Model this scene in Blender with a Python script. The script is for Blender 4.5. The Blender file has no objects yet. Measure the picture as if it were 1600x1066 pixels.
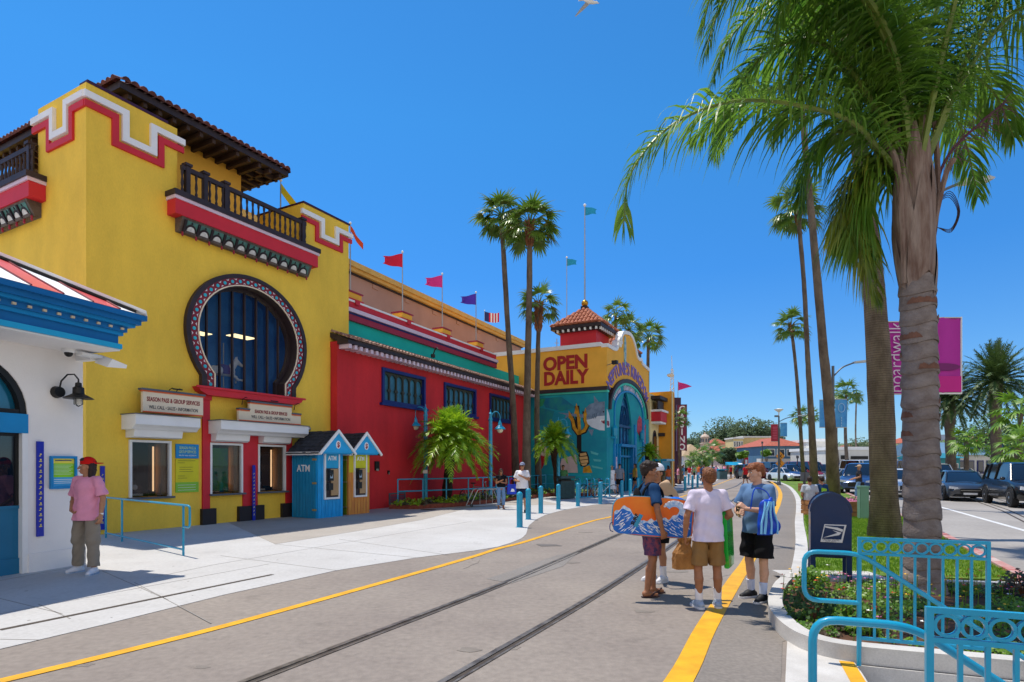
import bpy, math, random
import numpy as np
from mathutils import Vector, Matrix
random.seed(7)
PI = math.pi
S = bpy.context.scene
C = S.collection
# ---------------------------------------------------------------- camera
cd = bpy.data.cameras.new("camera"); cam = bpy.data.objects.new("camera", cd); C.objects.link(cam)
cd.sensor_width = 36; cd.lens = 920 / 1600 * 36; cd.shift_y = 194 / 1600
cd.clip_start = .05; cd.clip_end = 6000
cam.location = (0, 0, 1.7); cam.rotation_euler = (PI / 2, 0, 0)
S.camera = cam
# ---------------------------------------------------------------- sky, sun, exposure
SUN = Vector((-.27, .215, 1)).normalized()
W = bpy.data.worlds.new("World"); S.world = W; W.use_nodes = True
nt = W.node_tree; bgn = nt.nodes['Background']
sky = nt.nodes.new('ShaderNodeTexSky'); sky.sky_type = 'NISHITA'; sky.sun_disc = False
sky.sun_elevation = math.asin(SUN.z); sky.sun_rotation = math.atan2(SUN.x, SUN.y)
sky.air_density = 1.0; sky.dust_density = .05; sky.ozone_density = 3.0
# deeper, polarised-looking blue: the physical sky is tinted by elevation
tcw = nt.nodes.new('ShaderNodeTexCoord'); sx_ = nt.nodes.new('ShaderNodeSeparateXYZ'); nt.links.new(tcw.outputs['Generated'], sx_.inputs[0])
rp = nt.nodes.new('ShaderNodeValToRGB'); el = rp.color_ramp.elements
el[0].position = 0; el[0].color = (.34, .47, .66, 1); el[1].position = 1; el[1].color = (.2, .58, .84, 1)
for ps_, cl_ in ((.12, (.28, .49, .70, 1)), (.3, (.17, .50, .80, 1)), (.5, (.18, .60, .86, 1))):
    e_ = el.new(ps_); e_.color = cl_
mxw = nt.nodes.new('ShaderNodeMix'); mxw.data_type = 'RGBA'; mxw.blend_type = 'MULTIPLY'; mxw.inputs[0].default_value = 1
nt.links.new(sx_.outputs['Z'], rp.inputs[0]); nt.links.new(sky.outputs[0], mxw.inputs[6]); nt.links.new(rp.outputs[0], mxw.inputs[7]); 
# added bright sky patch, unseen behind the camera, to lift the shaded facades
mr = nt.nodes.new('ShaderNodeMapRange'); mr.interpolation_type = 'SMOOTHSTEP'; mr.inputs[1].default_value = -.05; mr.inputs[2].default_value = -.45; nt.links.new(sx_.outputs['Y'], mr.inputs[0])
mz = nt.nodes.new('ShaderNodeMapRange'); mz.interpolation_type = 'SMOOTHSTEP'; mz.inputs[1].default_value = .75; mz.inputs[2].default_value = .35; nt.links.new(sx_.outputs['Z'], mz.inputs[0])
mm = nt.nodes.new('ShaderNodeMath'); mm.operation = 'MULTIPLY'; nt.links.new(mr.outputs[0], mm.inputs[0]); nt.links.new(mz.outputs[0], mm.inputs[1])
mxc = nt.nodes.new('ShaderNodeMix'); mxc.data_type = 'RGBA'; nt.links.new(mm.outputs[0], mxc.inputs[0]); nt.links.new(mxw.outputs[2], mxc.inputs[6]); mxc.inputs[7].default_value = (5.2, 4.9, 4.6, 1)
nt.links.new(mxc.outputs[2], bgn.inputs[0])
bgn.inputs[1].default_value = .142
sl = bpy.data.lights.new("sun", 'SUN'); sl.energy = 3.3; sl.angle = math.radians(.5); sl.color = (1, .93, .82)
so = bpy.data.objects.new("sun", sl); C.objects.link(so); so.rotation_euler = SUN.to_track_quat('Z', 'Y').to_euler()
S.view_settings.view_transform = 'Standard'; S.view_settings.look = 'None'
S.view_settings.exposure = .55; S.view_settings.gamma = 1
S.cycles.max_bounces = 6; S.cycles.diffuse_bounces = 3; S.cycles.transparent_max_bounces = 12
S.cycles.use_denoising = True; S.cycles.caustics_reflective = False; S.cycles.caustics_refractive = False

# ---------------------------------------------------------------- pixel rays of the photograph -> real planes
def ray(px, py): return Vector(((px - 800) / 920, 1, (727 - py) / 920))
def G(px, py, z=0):
    Y = (1.7 - z) * 920 / (py - 727); return ((px - 800) / 920 * Y, Y)
def A(px, py, Y):
    d = ray(px, py); return Vector((d.x * Y, Y, 1.7 + d.z * Y))
class Fr:
    """a building's frame: local x along the facade away from the camera, local y into the building"""
    def __init__(s, x, y, vp):
        d = Vector(((vp - 800) / 920, 1)).normalized()
        s.o = Vector((x, y)); s.u = d; s.v = Vector((-d.y, d.x)); s.rz = math.atan2(d.y, d.x)
    def lo(s, px, py):
        d = ray(px, py); d2 = Vector((d.x, d.y)); return (-s.o).dot(s.u), (-s.o).dot(s.v), d2.dot(s.u), d2.dot(s.v), d.z
    def P(s, px, py, off=0):
        ou, ov, du, dv, dz = s.lo(px, py); t = (off - ov) / dv; return (ou + du * t, 1.7 + dz * t)
    def Sd(s, px, py, u=0):
        ou, ov, du, dv, dz = s.lo(px, py); t = (u - ou) / du; return (ov + dv * t, 1.7 + dz * t)
    def w(s, u, v): p = s.o + s.u * u + s.v * v; return (p.x, p.y, 0)

# ---------------------------------------------------------------- colours and materials
def lin(c):
    if isinstance(c, str): c = tuple(int(c[i:i + 2], 16) / 255 for i in (0, 2, 4))
    return tuple(x / 12.92 if x <= .04045 else ((x + .055) / 1.055) ** 2.4 for x in c)
MATS = {}
def M(name, col, r=.6, var=.12, vs=1.5, bump=.0, bs=30, metal=0, spec=.4, col2=None, trans=0, coat=0, em=0, aniso=None, fine=0, spots=0):
    """painted / plain surface: base colour with soft two-scale noise variation and optional bump"""
    if name in MATS: return MATS[name]
    m = bpy.data.materials.new(name); m.use_nodes = True; MATS[name] = m
    n = m.node_tree.nodes; l = m.node_tree.links; b = n['Principled BSDF']
    c = lin(col) if isinstance(col, str) else tuple(col)
    b.inputs['Roughness'].default_value = r; b.inputs['Metallic'].default_value = metal
    b.inputs['Specular IOR Level'].default_value = spec
    if trans: b.inputs['Transmission Weight'].default_value = trans
    if coat: b.inputs['Coat Weight'].default_value = coat; b.inputs['Coat Roughness'].default_value = .05
    if em: b.inputs['Emission Color'].default_value = (*c, 1); b.inputs['Emission Strength'].default_value = em
    tc = n.new('ShaderNodeTexCoord'); src = tc.outputs['Object']
    if aniso:
        mp = n.new('ShaderNodeMapping'); mp.inputs['Scale'].default_value = aniso; l.new(src, mp.inputs[0]); src = mp.outputs[0]
    if var or col2:
        c2 = lin(col2) if isinstance(col2, str) else (col2 if col2 else tuple(x * (1 - var) for x in c))
        if not col2: c = tuple(min(1, x * (1 + var * .5)) for x in c)
        no = n.new('ShaderNodeTexNoise'); no.inputs['Scale'].default_value = vs; no.inputs['Detail'].default_value = 6
        no.inputs['Roughness'].default_value = .62; l.new(src, no.inputs['Vector'])
        cr = n.new('ShaderNodeValToRGB'); cr.color_ramp.elements[0].position = .36; cr.color_ramp.elements[1].position = .64
        cr.color_ramp.elements[0].color = (*c2, 1); cr.color_ramp.elements[1].color = (*c, 1)
        l.new(no.outputs[0], cr.inputs[0]); out = cr.outputs[0]
        if fine:
            n2 = n.new('ShaderNodeTexNoise'); n2.inputs['Scale'].default_value = vs * 40; n2.inputs['Detail'].default_value = 3
            l.new(src, n2.inputs['Vector'])
            mx = n.new('ShaderNodeMix'); mx.data_type = 'RGBA'; mx.blend_type = 'MULTIPLY'; mx.inputs[0].default_value = 1
            c3 = n.new('ShaderNodeValToRGB'); c3.color_ramp.elements[0].position = .3; c3.color_ramp.elements[1].position = .7
            c3.color_ramp.elements[0].color = (1 - fine,) * 3 + (1,); c3.color_ramp.elements[1].color = (1, 1, 1, 1)
            l.new(n2.outputs[0], c3.inputs[0]); l.new(out, mx.inputs[6]); l.new(c3.outputs[0], mx.inputs[7]); out = mx.outputs[2]
        if spots:
            n4 = n.new('ShaderNodeTexNoise'); n4.inputs['Scale'].default_value = 2.3; n4.inputs['Detail'].default_value = 8; n4.inputs['Roughness'].default_value = .75; l.new(src, n4.inputs['Vector'])
            c4 = n.new('ShaderNodeValToRGB'); c4.color_ramp.elements[0].position = .33; c4.color_ramp.elements[1].position = .46; c4.color_ramp.elements[0].color = (1 - spots,) * 3 + (1,); c4.color_ramp.elements[1].color = (1, 1, 1, 1)
            m4 = n.new('ShaderNodeMix'); m4.data_type = 'RGBA'; m4.blend_type = 'MULTIPLY'; m4.inputs[0].default_value = 1; l.new(n4.outputs[0], c4.inputs[0]); l.new(out, m4.inputs[6]); l.new(c4.outputs[0], m4.inputs[7]); out = m4.outputs[2]
        l.new(out, b.inputs['Base Color'])
    else: b.inputs['Base Color'].default_value = (*c, 1)
    if bump:
        nb = n.new('ShaderNodeTexNoise'); nb.inputs['Scale'].default_value = bs; nb.inputs['Detail'].default_value = 4
        l.new(src, nb.inputs['Vector']); bp = n.new('ShaderNodeBump'); bp.inputs['Strength'].default_value = bump
        bp.inputs['Distance'].default_value = .02; l.new(nb.outputs[0], bp.inputs['Height']); l.new(bp.outputs[0], b.inputs['Normal'])
    return m
def leafmat(name, col, col2, vs=3, tr=.35, r=.45):
    """leaf: two-tone, lets some light through"""
    m = M(name, col, r=r, col2=col2, vs=vs, spec=.5)
    n = m.node_tree.nodes; l = m.node_tree.links; b = n['Principled BSDF']; o = n['Material Output']
    t = n.new('ShaderNodeBsdfTranslucent'); mx = n.new('ShaderNodeMixShader'); mx.inputs[0].default_value = tr
    src = b.inputs['Base Color'].links[0].from_socket; l.new(src, t.inputs[0])
    l.new(b.outputs[0], mx.inputs[1]); l.new(t.outputs[0], mx.inputs[2]); l.new(mx.outputs[0], o.inputs[0])
    return m
def glass(name, tint='20303c', r=.03, alpha=None):
    m = M(name, tint, r=r, var=.0, spec=1.0)
    if alpha is not None:
        n = m.node_tree.nodes; l = m.node_tree.links; b = n['Principled BSDF']; o = n['Material Output']
        t = n.new('ShaderNodeBsdfTransparent'); mx = n.new('ShaderNodeMixShader'); mx.inputs[0].default_value = alpha
        l.new(t.outputs[0], mx.inputs[1]); l.new(b.outputs[0], mx.inputs[2]); l.new(mx.outputs[0], o.inputs[0])
    return m

# ---------------------------------------------------------------- mesh builder
class MB:
    def __init__(s): s.v = []; s.f = []; s.m = []; s.T = None; s.mi = 0; s.st = []
    def add(s, vs, fs):
        o = len(s.v); s.st.append(o)
        s.v += [tuple(s.T @ Vector(p)) for p in vs] if s.T is not None else [tuple(p) for p in vs]
        s.f += [tuple(i + o for i in f) for f in fs]; s.m += [s.mi] * len(fs); return s
    def box(s, x0, y0, z0, x1, y1, z1):
        x0, x1 = min(x0, x1), max(x0, x1); y0, y1 = min(y0, y1), max(y0, y1); z0, z1 = min(z0, z1), max(z0, z1)
        return s.add([(x0, y0, z0), (x1, y0, z0), (x1, y1, z0), (x0, y1, z0), (x0, y0, z1), (x1, y0, z1), (x1, y1, z1), (x0, y1, z1)],
              [(0, 3, 2, 1), (4, 5, 6, 7), (0, 1, 5, 4), (1, 2, 6, 5), (2, 3, 7, 6), (3, 0, 4, 7)])
    def cb(s, c, sz):
        return s.box(c[0] - sz[0] / 2, c[1] - sz[1] / 2, c[2] - sz[2] / 2, c[0] + sz[0] / 2, c[1] + sz[1] / 2, c[2] + sz[2] / 2)
    def prism(s, pts, a, b, ax='y'):
        """polygon pts in the plane normal to ax, extruded a..b ; ax y: (x,z)  z: (x,y)  x: (y,z)"""
        def p3(p, t): return {'y': (p[0], t, p[1]), 'z': (p[0], p[1], t), 'x': (t, p[0], p[1])}[ax]
        n = len(pts); ar = sum(pts[i][0] * pts[(i + 1) % n][1] - pts[(i + 1) % n][0] * pts[i][1] for i in range(n))
        if (ar > 0) == (ax == 'y'): pts = pts[::-1]
        if a > b: a, b = b, a
        return s.add([p3(p, a) for p in pts] + [p3(p, b) for p in pts],
              [tuple(range(n))[::-1], tuple(range(n, 2 * n))] + [(i, (i + 1) % n, n + (i + 1) % n, n + i) for i in range(n)])
    def strip(s, path, w, a, b, ax='y'):
        """band of width w that follows an open path, extruded a..b"""
        n = len(path); L = []; R = []
        for i in range(n):
            p = Vector(path[i]); d0 = (p - Vector(path[i - 1])).normalized() if i else None
            d1 = (Vector(path[i + 1]) - p).normalized() if i < n - 1 else None
            if d0 is None: d0 = d1
            if d1 is None: d1 = d0
            n0 = Vector((-d0.y, d0.x)); n1 = Vector((-d1.y, d1.x)); m_ = (n0 + n1)
            m_ = m_.normalized() if m_.length > 1e-6 else n0
            k = w / 2 / max(.35, m_.dot(n0)); L.append(p + m_ * k); R.append(p - m_ * k)
        def p3(p, t): return {'y': (p[0], t, p[1]), 'z': (p[0], p[1], t), 'x': (t, p[0], p[1])}[ax]
        vs = [p3(p, a) for p in L] + [p3(p, a) for p in R] + [p3(p, b) for p in L] + [p3(p, b) for p in R]; fs = []
        for i in range(n - 1):
            fs += [(i, i + 1, n + i + 1, n + i), (2 * n + i + 1, 2 * n + i, 3 * n + i, 3 * n + i + 1),
                   (i + 1, i, 2 * n + i, 2 * n + i + 1), (n + i, n + i + 1, 3 * n + i + 1, 3 * n + i)]
        fs += [(0, n, 3 * n, 2 * n), (n - 1, 3 * n - 1, 4 * n - 1, 2 * n - 1)]
        return s.add(vs, fs)
    def tube(s, pts, r, n=8, cap=True):
        pts = [Vector(p) for p in pts]; k = len(pts); rs = r if isinstance(r, (list, tuple)) else [r] * k
        vs = []; ref = None
        for i, p in enumerate(pts):
            d = (pts[min(i + 1, k - 1)] - pts[max(i - 1, 0)]); d = d.normalized() if d.length > 1e-9 else Vector((0, 0, 1))
            if ref is None: ref = Vector((1, 0, 0)) if abs(d.x) < .8 else Vector((0, 1, 0))
            a = (ref - d * ref.dot(d)).normalized(); ref = a; b = d.cross(a)
            for j in range(n):
                t = 2 * PI * j / n; vs.append(p + (a * math.cos(t) + b * math.sin(t)) * rs[i])
        fs = [(i * n + j, i * n + (j + 1) % n, (i + 1) * n + (j + 1) % n, (i + 1) * n + j) for i in range(k - 1) for j in range(n)]
        if cap: fs += [tuple(range(n))[::-1], tuple((k - 1) * n + j for j in range(n))]
        return s.add(vs, fs)
    def lathe(s, prof, c=(0, 0, 0), n=16, ph=0):
        """prof: (radius, z) from bottom to top"""
        k = len(prof); vs = [(c[0] + r * math.cos(2 * PI * j / n + ph), c[1] + r * math.sin(2 * PI * j / n + ph), c[2] + z) for r, z in prof for j in range(n)]
        fs = [(i * n + j, i * n + (j + 1) % n, (i + 1) * n + (j + 1) % n, (i + 1) * n + j) for i in range(k - 1) for j in range(n)]
        fs += [tuple(range(n))[::-1], tuple((k - 1) * n + j for j in range(n))]
        return s.add(vs, fs)
    def ell(s, c, r, n=12, m=8):
        pr = [(max(1e-4, math.sin(PI * i / m)), -math.cos(PI * i / m)) for i in range(m + 1)]
        T = Matrix.Translation(c) @ Matrix.Diagonal((r[0], r[1], r[2], 1)); o = s.T; s.T = (o @ T) if o is not None else T
        s.lathe(pr, n=n); s.T = o; return s
    def obj(s, name, mat, parent=None, smooth=None, **tags):
        me = bpy.data.meshes.new(name); me.from_pydata(s.v, [], s.f)
        mats = mat if isinstance(mat, (list, tuple)) else [mat]
        for q in mats: me.materials.append(q)
        if len(mats) > 1: me.polygons.foreach_set('material_index', s.m)
        if smooth:
            me.polygons.foreach_set('use_smooth', [True] * len(me.polygons)); me.set_sharp_from_angle(angle=math.radians(smooth))
        me.update()
        o = bpy.data.objects.new(name, me); C.objects.link(o)
        if parent is not None: o.parent = parent
        for k, v in tags.items(): o[k] = v
        return o
def objs(b, name, mat, parent=None, **k):
    """every separate piece of the builder becomes a part of its own"""
    r = []
    for st, en in zip(b.st, b.st[1:] + [len(b.v)]):
        q = MB(); q.v = b.v[st:en]; sel = [i for i, f in enumerate(b.f) if st <= f[0] < en]; q.f = [tuple(x - st for x in b.f[i]) for i in sel]; q.m = [b.m[i] for i in sel]
        r.append(q.obj(name, mat, parent, **k))
    return r
def E(name, label, cat, loc=(0, 0, 0), rz=0, group=None):
    o = bpy.data.objects.new(name, None); C.objects.link(o); o.location = loc if len(loc) == 3 else (*loc, 0); o.rotation_euler = (0, 0, rz)
    o.empty_display_size = .2
    o['label'] = label; o['category'] = cat
    if group: o['group'] = group
    return o
def tag(o, label, cat, group=None):
    o['label'] = label; o['category'] = cat
    if group: o['group'] = group
    return o
def struct(o): o['kind'] = 'structure'; return o
def dup(root, loc=None, rz=None, label=None, sc=None, group=None):
    def cp(o, par):
        c = o.copy(); C.objects.link(c); c.parent = par
        for ch in list(o.children): cp(ch, c)
        return c
    r = cp(root, None)
    if loc is not None: r.location = loc if len(loc) == 3 else (*loc, 0)
    if rz is not None: r.rotation_euler = (0, 0, rz)
    if sc is not None: r.scale = (sc,) * 3 if not isinstance(sc, tuple) else sc
    if label: r['label'] = label
    if group: r['group'] = group
    return r
def swap(root, old, new):
    for o in [root] + list(root.children_recursive):
        if o.type == 'MESH':
            for i, sl_ in enumerate(o.material_slots):
                if sl_.material == old: sl_.link = 'OBJECT'; sl_.material = new
DG = None
def text(body, name, mat, parent, T, size=1, sx=1, off=0, ext=.004, al='CENTER', sp=1, shear=0, bend=None):
    """writing as a thin mesh; T places it, text runs along local x, up is local y"""
    cu = bpy.data.curves.new('t', 'FONT'); cu.body = body; cu.size = size; cu.offset = off; cu.extrude = 0; cu.align_x = al
    cu.space_character = sp; cu.shear = shear; cu.resolution_u = 3
    t = bpy.data.objects.new('t', cu); C.objects.link(t); bpy.context.view_layer.update()
    me0 = bpy.data.meshes.new_from_object(t.evaluated_get(bpy.context.evaluated_depsgraph_get()))
    bpy.data.objects.remove(t)
    vs = [v.co.copy() for v in me0.vertices]; fs = [tuple(p.vertices) for p in me0.polygons]; bpy.data.meshes.remove(me0)
    b = MB()
    pts = []
    for v in vs:
        x, y = v.x * sx, v.y
        if bend: x, y = bend(x, y)
        pts.append(T @ Vector((x, y, 0)))
    b.add(pts, fs)
    # thickness towards the reader's back
    nrm = (T.to_3x3() @ Vector((0, 0, 1))).normalized() * -ext
    from collections import Counter
    ec = Counter(); od = {}
    for f in fs:
        for i in range(len(f)):
            e = (f[i], f[(i + 1) % len(f)]); k = tuple(sorted(e)); ec[k] += 1; od[k] = e
    o0 = len(pts); b.add([p + nrm for p in pts], [f[::-1] for f in fs])
    for k, cnt in ec.items():
        if cnt == 1: a, c = od[k]; b.f.append((c, a, a + o0, c + o0)); b.m.append(0)
    return b.obj(name, mat, parent)
def TF(x, y, z):
    """text matrix on a frame's front face (facade normal -y): runs along +x, up z"""
    return Matrix.Translation((x, y, z)) @ Matrix(((1, 0, 0, 0), (0, 0, -1, 0), (0, 1, 0, 0), (0, 0, 0, 1)))
def TX(x, y, z):
    """text on a face whose normal is -x: runs along -y"""
    return Matrix.Translation((x, y, z)) @ Matrix(((0, 0, -1, 0), (-1, 0, 0, 0), (0, 1, 0, 0), (0, 0, 0, 1)))
def rrect(x0, y0, x1, y1, r, n=5):
    o = []
    for cx, cy, a in ((x1 - r, y1 - r, 0), (x0 + r, y1 - r, 90), (x0 + r, y0 + r, 180), (x1 - r, y0 + r, 270)):
        o += [(cx + r * math.cos(math.radians(a + 90 * i / n)), cy + r * math.sin(math.radians(a + 90 * i / n))) for i in range(n + 1)]
    return o
def smooth_path(P, k=6):
    P = [Vector(p) for p in P]; Q = [P[0] * 2 - P[1]] + P + [P[-1] * 2 - P[-2]]; o = []
    for i in range(1, len(Q) - 2):
        for j in range(k):
            t = j / k; a, b, c, d = Q[i - 1:i + 3]
            o.append(.5 * ((2 * b) + (c - a) * t + (2 * a - 5 * b + 4 * c - d) * t * t + (3 * b - a - 3 * c + d) * t ** 3))
    return o + [P[-1]]
# ================================================================ ground, roads, paths
m_asph = M('asphalt', '978d83', r=.85, col2='877d75', vs=.35, bump=.25, bs=45, fine=.2, spots=.16)
m_asph2 = M('asphalt_patch', '8c8680', r=.85, col2='827c76', vs=.8, bump=.25, bs=60, fine=.25)
m_walk2 = M('walk_asphalt', '8a827a', r=.85, col2='7f7871', vs=.6, bump=.2, bs=60, fine=.25)
m_conc = M('concrete', 'c4c3c1', r=.8, col2='b9b7b4', vs=.5, bump=.15, bs=40, fine=.12, spots=.12)
m_conc2 = M('concrete_grey', 'b0a9a0', r=.8, col2='a49d94', vs=.6, bump=.12, bs=40, fine=.15)
m_yel = M('road_yellow', 'f0b41c', r=.6, col2='d99e1a', vs=4, bump=.1, fine=.2)
m_white = M('white_paint', 'dcdcda', r=.5, var=.08)
m_street = M('street_asphalt', 'a5a09a', r=.85, col2='948f89', vs=.3, bump=.2, bs=60, fine=.2)
m_rail = M('rail_steel', '8c857c', r=.4, metal=.5, col2='5c544c', vs=5)
m_groove = M('rail_groove', '453c34', r=.8, var=.3, vs=6)
m_joint = M('joint', '8f8b86', r=.9)
m_kerb = M('kerb_concrete', 'd0cdc8', r=.75, col2='bcb8b2', vs=2, bump=.15, fine=.15)
m_grass = M('lawn_soil', '5d7a22', r=.9, col2='7a9a2c', vs=2, fine=.5)
m_soil = M('soil', '7a5338', r=.95, col2='4b3222', vs=5, bump=.4, bs=40, fine=.5)

# one big sheet with a pit for the stairway
PIT = [(1.2, .4), (7.0, -1.7), (8.5, 3.05), (2.93, 5.03)]
b = MB(); L = 2500
b.add([(-L, -60, 0), (L, -60, 0), (L, L, 0), (-L, L, 0)] + [(x, y, 0) for x, y in PIT], [(0, 1, 5, 4), (1, 2, 6, 5), (2, 3, 7, 6), (3, 0, 4, 7)])
struct(b.obj('ground', m_asph))

def sheet(name, pts, z, mat):
    b = MB(); b.prism(pts, z - .05 if z > .06 else z - .003, z, 'z'); return struct(b.obj(name, mat))
def gp(L_, z=0): return [G(x, y, z) for x, y in L_]
edge = gp([(0, 1015), (165, 976), (350, 930), (525, 892), (650, 872), (740, 861), (777, 855), (800, 848), (815, 841.6), (822, 835), (826, 822), (837, 812.5),
           (852, 805), (879, 797.5), (927, 789), (965, 786), (1020, 776), (1060, 767), (1100, 757), (1120, 751), (1130, 745)])
def inside_sidewalk(x, y):
    c = False; P_ = [(-4.9, 2.5)] + edge + [(40, 100), (-60, 100), (-60, 0), (-6, 0)]; n = len(P_)
    for i in range(n):
        (x0, y0), (x1, y1) = P_[i], P_[(i + 1) % n]
        if (y0 > y) != (y1 > y) and x < (x1 - x0) * (y - y0) / (y1 - y0) + x0: c = not c
    return c
sheet('sidewalk', [(-4.9, 2.5)] + edge + [(40, 100), (-30, 100), (-60, 30), (-30, -5), (-6, 0)], .006, m_conc)
# greyer strip along the buildings
sheet('sidewalk_strip', gp([(430, 851), (560, 830), (660, 812.6), (738, 793), (790, 790)]) + [(2.2, 25.2), (0.6, 31), (-1, 33), (-9.5, 19)], .010, m_conc2)
# joints in the concrete
b = MB()
for a, c in [((0, 908), (130, 884)), ((210, 911), (330, 975)), ((0, 936), (97, 960)), ((345, 869), (525, 892)), ((0, 1000), (60, 1001)), ((160, 893), (262, 938)), ((430, 851), (650, 872)), ((0, 960), (420, 882)), ((60, 945), (110, 968)), ((240, 903), (330, 884)), ((330, 884), (600, 838)), ((600, 838), (737, 815)), ((530, 843), (700, 868))]:
    b.strip([G(*a), G(*c)], .012, .0065, .0085, 'z')
struct(b.obj('pavement_joints', m_joint))
b = MB(); b.strip([G(0, 985.5), G(426, 898.5)], .075, .0065, .009, 'z'); struct(b.obj('drain_channel', m_groove))

# patches of newer asphalt
sheet('road_patch', gp([(760, 905), (800, 892), (870, 868), (905, 862), (880, 885), (800, 912)]), .004, m_asph2)
# yellow lines
def band(name, pts, w, z, mat, k=6):
    b = MB(); b.strip([(p.x, p.y) for p in smooth_path([(*G(*q), 0) for q in pts], k)], w, z - .002, z, 'z'); return struct(b.obj(name, mat))
band('road_marking', [(-60, 1078), (5, 1064), (200, 1017), (350, 979), (500, 938), (650, 896), (740, 870), (777, 858), (815, 848.5), (871, 831), (927, 814), (960, 806.5), (1010, 792),
      (1074, 773.6), (1124, 756), (1150, 746)], .13, .007, m_yel)
rl = smooth_path([(*q, 0) for q in [(-1.2, 0), (.1, 2.4), G(1060, 1066), G(1104, 980), G(1150, 905), G(1172, 872), G(1200, 818), G(1216, 787), G(1219, 770), G(1212, 758), G(1200, 750)]], 6)
b = MB(); b.strip([(p.x, p.y) for p in rl], .21, .005, .007, 'z'); struct(b.obj('road_marking', m_yel))
# walkway to the right of the yellow line: darker asphalt up to the kerb
kerb = [(3.5, 7.45), (4.2, 8.64), (5.9, 12), (8, 16.4), (10.3, 21.1), (13.6, 28), (17.4, 36.4), (21.5, 46), (26, 57.9), (30, 70), (45, 90)]
kerb = [(p.x, p.y) for p in smooth_path([(*q, 0) for q in kerb], 4)]
sheet('walkway', [(p.x + .11, p.y - .05) for p in rl[8:]] + [(x - .1, y + .05) for x, y in kerb if y < 66][::-1] + [(2.74, 5.75), (2.6, 5.66), (2.1, 4.6), (1.0, 2.2)], .004, m_walk2)
rs_ = random.Random(8); b = MB()
for i in range(30):
    x, y = G(rs_.uniform(60, 1180), rs_.choice([rs_.uniform(860, 1050), rs_.uniform(820, 900)])); r_ = rs_.uniform(.05, .22); ph = rs_.uniform(0, 6)
    if inside_sidewalk(x, y): continue
    b.prism([(x + r_ * (1 + .3 * math.sin(3 * t + ph)) * math.cos(t), y + r_ * .6 * (1 + .3 * math.cos(2 * t + ph)) * math.sin(t)) for t in [2 * PI * j / 14 for j in range(14)]], .001, .0022 + i * .00005, 'z')
struct(b.obj('road_stains', M('stain_dark', '7d756d', r=.9, col2='8d857c', vs=3, fine=.3)))
b = MB()
for i in range(60):
    x, y = G(rs_.uniform(10, 900), rs_.uniform(850, 1050)); r_ = rs_.uniform(.008, .022)
    if not inside_sidewalk(x, y): continue
    b.prism([(x + r_ * math.cos(t), y + r_ * math.sin(t)) for t in [2 * PI * j / 8 for j in range(8)]], .0065, .0075, 'z')
struct(b.obj('gum_spots', M('gum', '8e8a85', r=.9)))
# cracks in the asphalt
b = MB()
for i in range(5):
    x, y = G(rs_.uniform(500, 1150), rs_.uniform(845, 900)); a_ = rs_.uniform(0, 6.3); P_ = [(x, y)]
    for k in range(rs_.randrange(5, 12)): a_ += rs_.uniform(-.4, .4); x += .16 * math.cos(a_); y += .16 * math.sin(a_); P_.append((x, y))
    if any(inside_sidewalk(*q) for q in P_): continue
    b.strip(P_, .005, .001, .0042, 'z')
struct(b.obj('road_cracks', M('crack_dark', '7a726a', r=1)))
# cross joints across the walkway
b = MB()
for a, c in [((1108, 905), (1230, 880)), ((1170, 850), (1244, 838)), ((1185, 800), (1246, 795)), ((1090, 1000), (1226, 985))]: b.strip([G(*a), G(*c)], .02, .001, .003, 'z')
struct(b.obj('asphalt_joints', m_asph2))
# rails: head, groove
def rail(pts):
    P = [(p.x, p.y) for p in smooth_path([(*q, 0) for q in pts], 5)]
    g = MB(); g.strip(P, .115, -.002, .003, 'z'); struct(g.obj('rail_groove', m_groove))
    b = MB(); off = [(x - .025, y + .012) for x, y in P]; b.strip(off, .055, .0, .012, 'z')
    b.strip([(x + .052, y - .026) for x, y in P], .022, .0, .009, 'z')
    struct(b.obj('rail_track', m_rail, smooth=30))
rail([(-4.4, 0), G(390, 1065), G(800, 907), G(972, 833), (6.0, 21.8), G(1124, 769), G(1150, 760), G(1172, 750), (40, 85)])
rail([(-2.9, 0), G(700, 1065), G(940, 924.6), (3.3, 12.3), (5.9, 18), (14.4, 36.6), (19.3, 46.8), (28.8, 67.4), (41.5, 84)])
# kerb of the lawn
b = MB(); b.strip(kerb[3:], .22, -.02, .11, 'z'); struct(b.obj('kerb', m_kerb))
# lawn
rk = [(7.45, 8.6), (8.3, 10.3), (11.2, 16), (15.3, 25), (20, 35.5), (25, 47), (30, 58), (34, 66)]
sheet('lawn', [(5.2, 8.75), (7.3, 8.35)] + rk + [(30.6, 66)] + [(x + .1, y) for x, y in kerb[3:-6] if y < 66][::-1], .07, m_grass)
b = MB(); b.strip([(7.0, 8.0)] + rk, .16, -.02, .11, 'z')
struct(b.obj('street_kerb', M('kerb_red_paint', 'b8645c', r=.7, col2='c9b8b0', vs=3, fine=.2)))
# tram street beyond the lawn
sheet('road', [(9.2, 5.6), (60, 5.6), (400, 60), (400, 200), (60, 130), (31, 60)] + [(x + .1, y) for x, y in rk[::-1]], .004, m_street)
b = MB()
for off in (0, .35, 1.5): b.strip([(11.5 + off, 12 + off * .2), (18.3 + off, 22 + off * .2), (30 + off, 41), (60 + off, 90)], .07, .004, .007, 'z')
struct(b.obj('tram_rail', m_groove))
P0 = G(1473, 793.5); P1 = G(1610, 832); d = Vector((P1[0] - P0[0], P1[1] - P0[1])).normalized()
b = MB(); b.strip([(P0[0] - d.x * 14, P0[1] - d.y * 14), P0, P1, (P1[0] + d.x * 4, P1[1] + d.y * 4)], .14, .004, .008, 'z'); struct(b.obj('road_marking', m_white))
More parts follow.
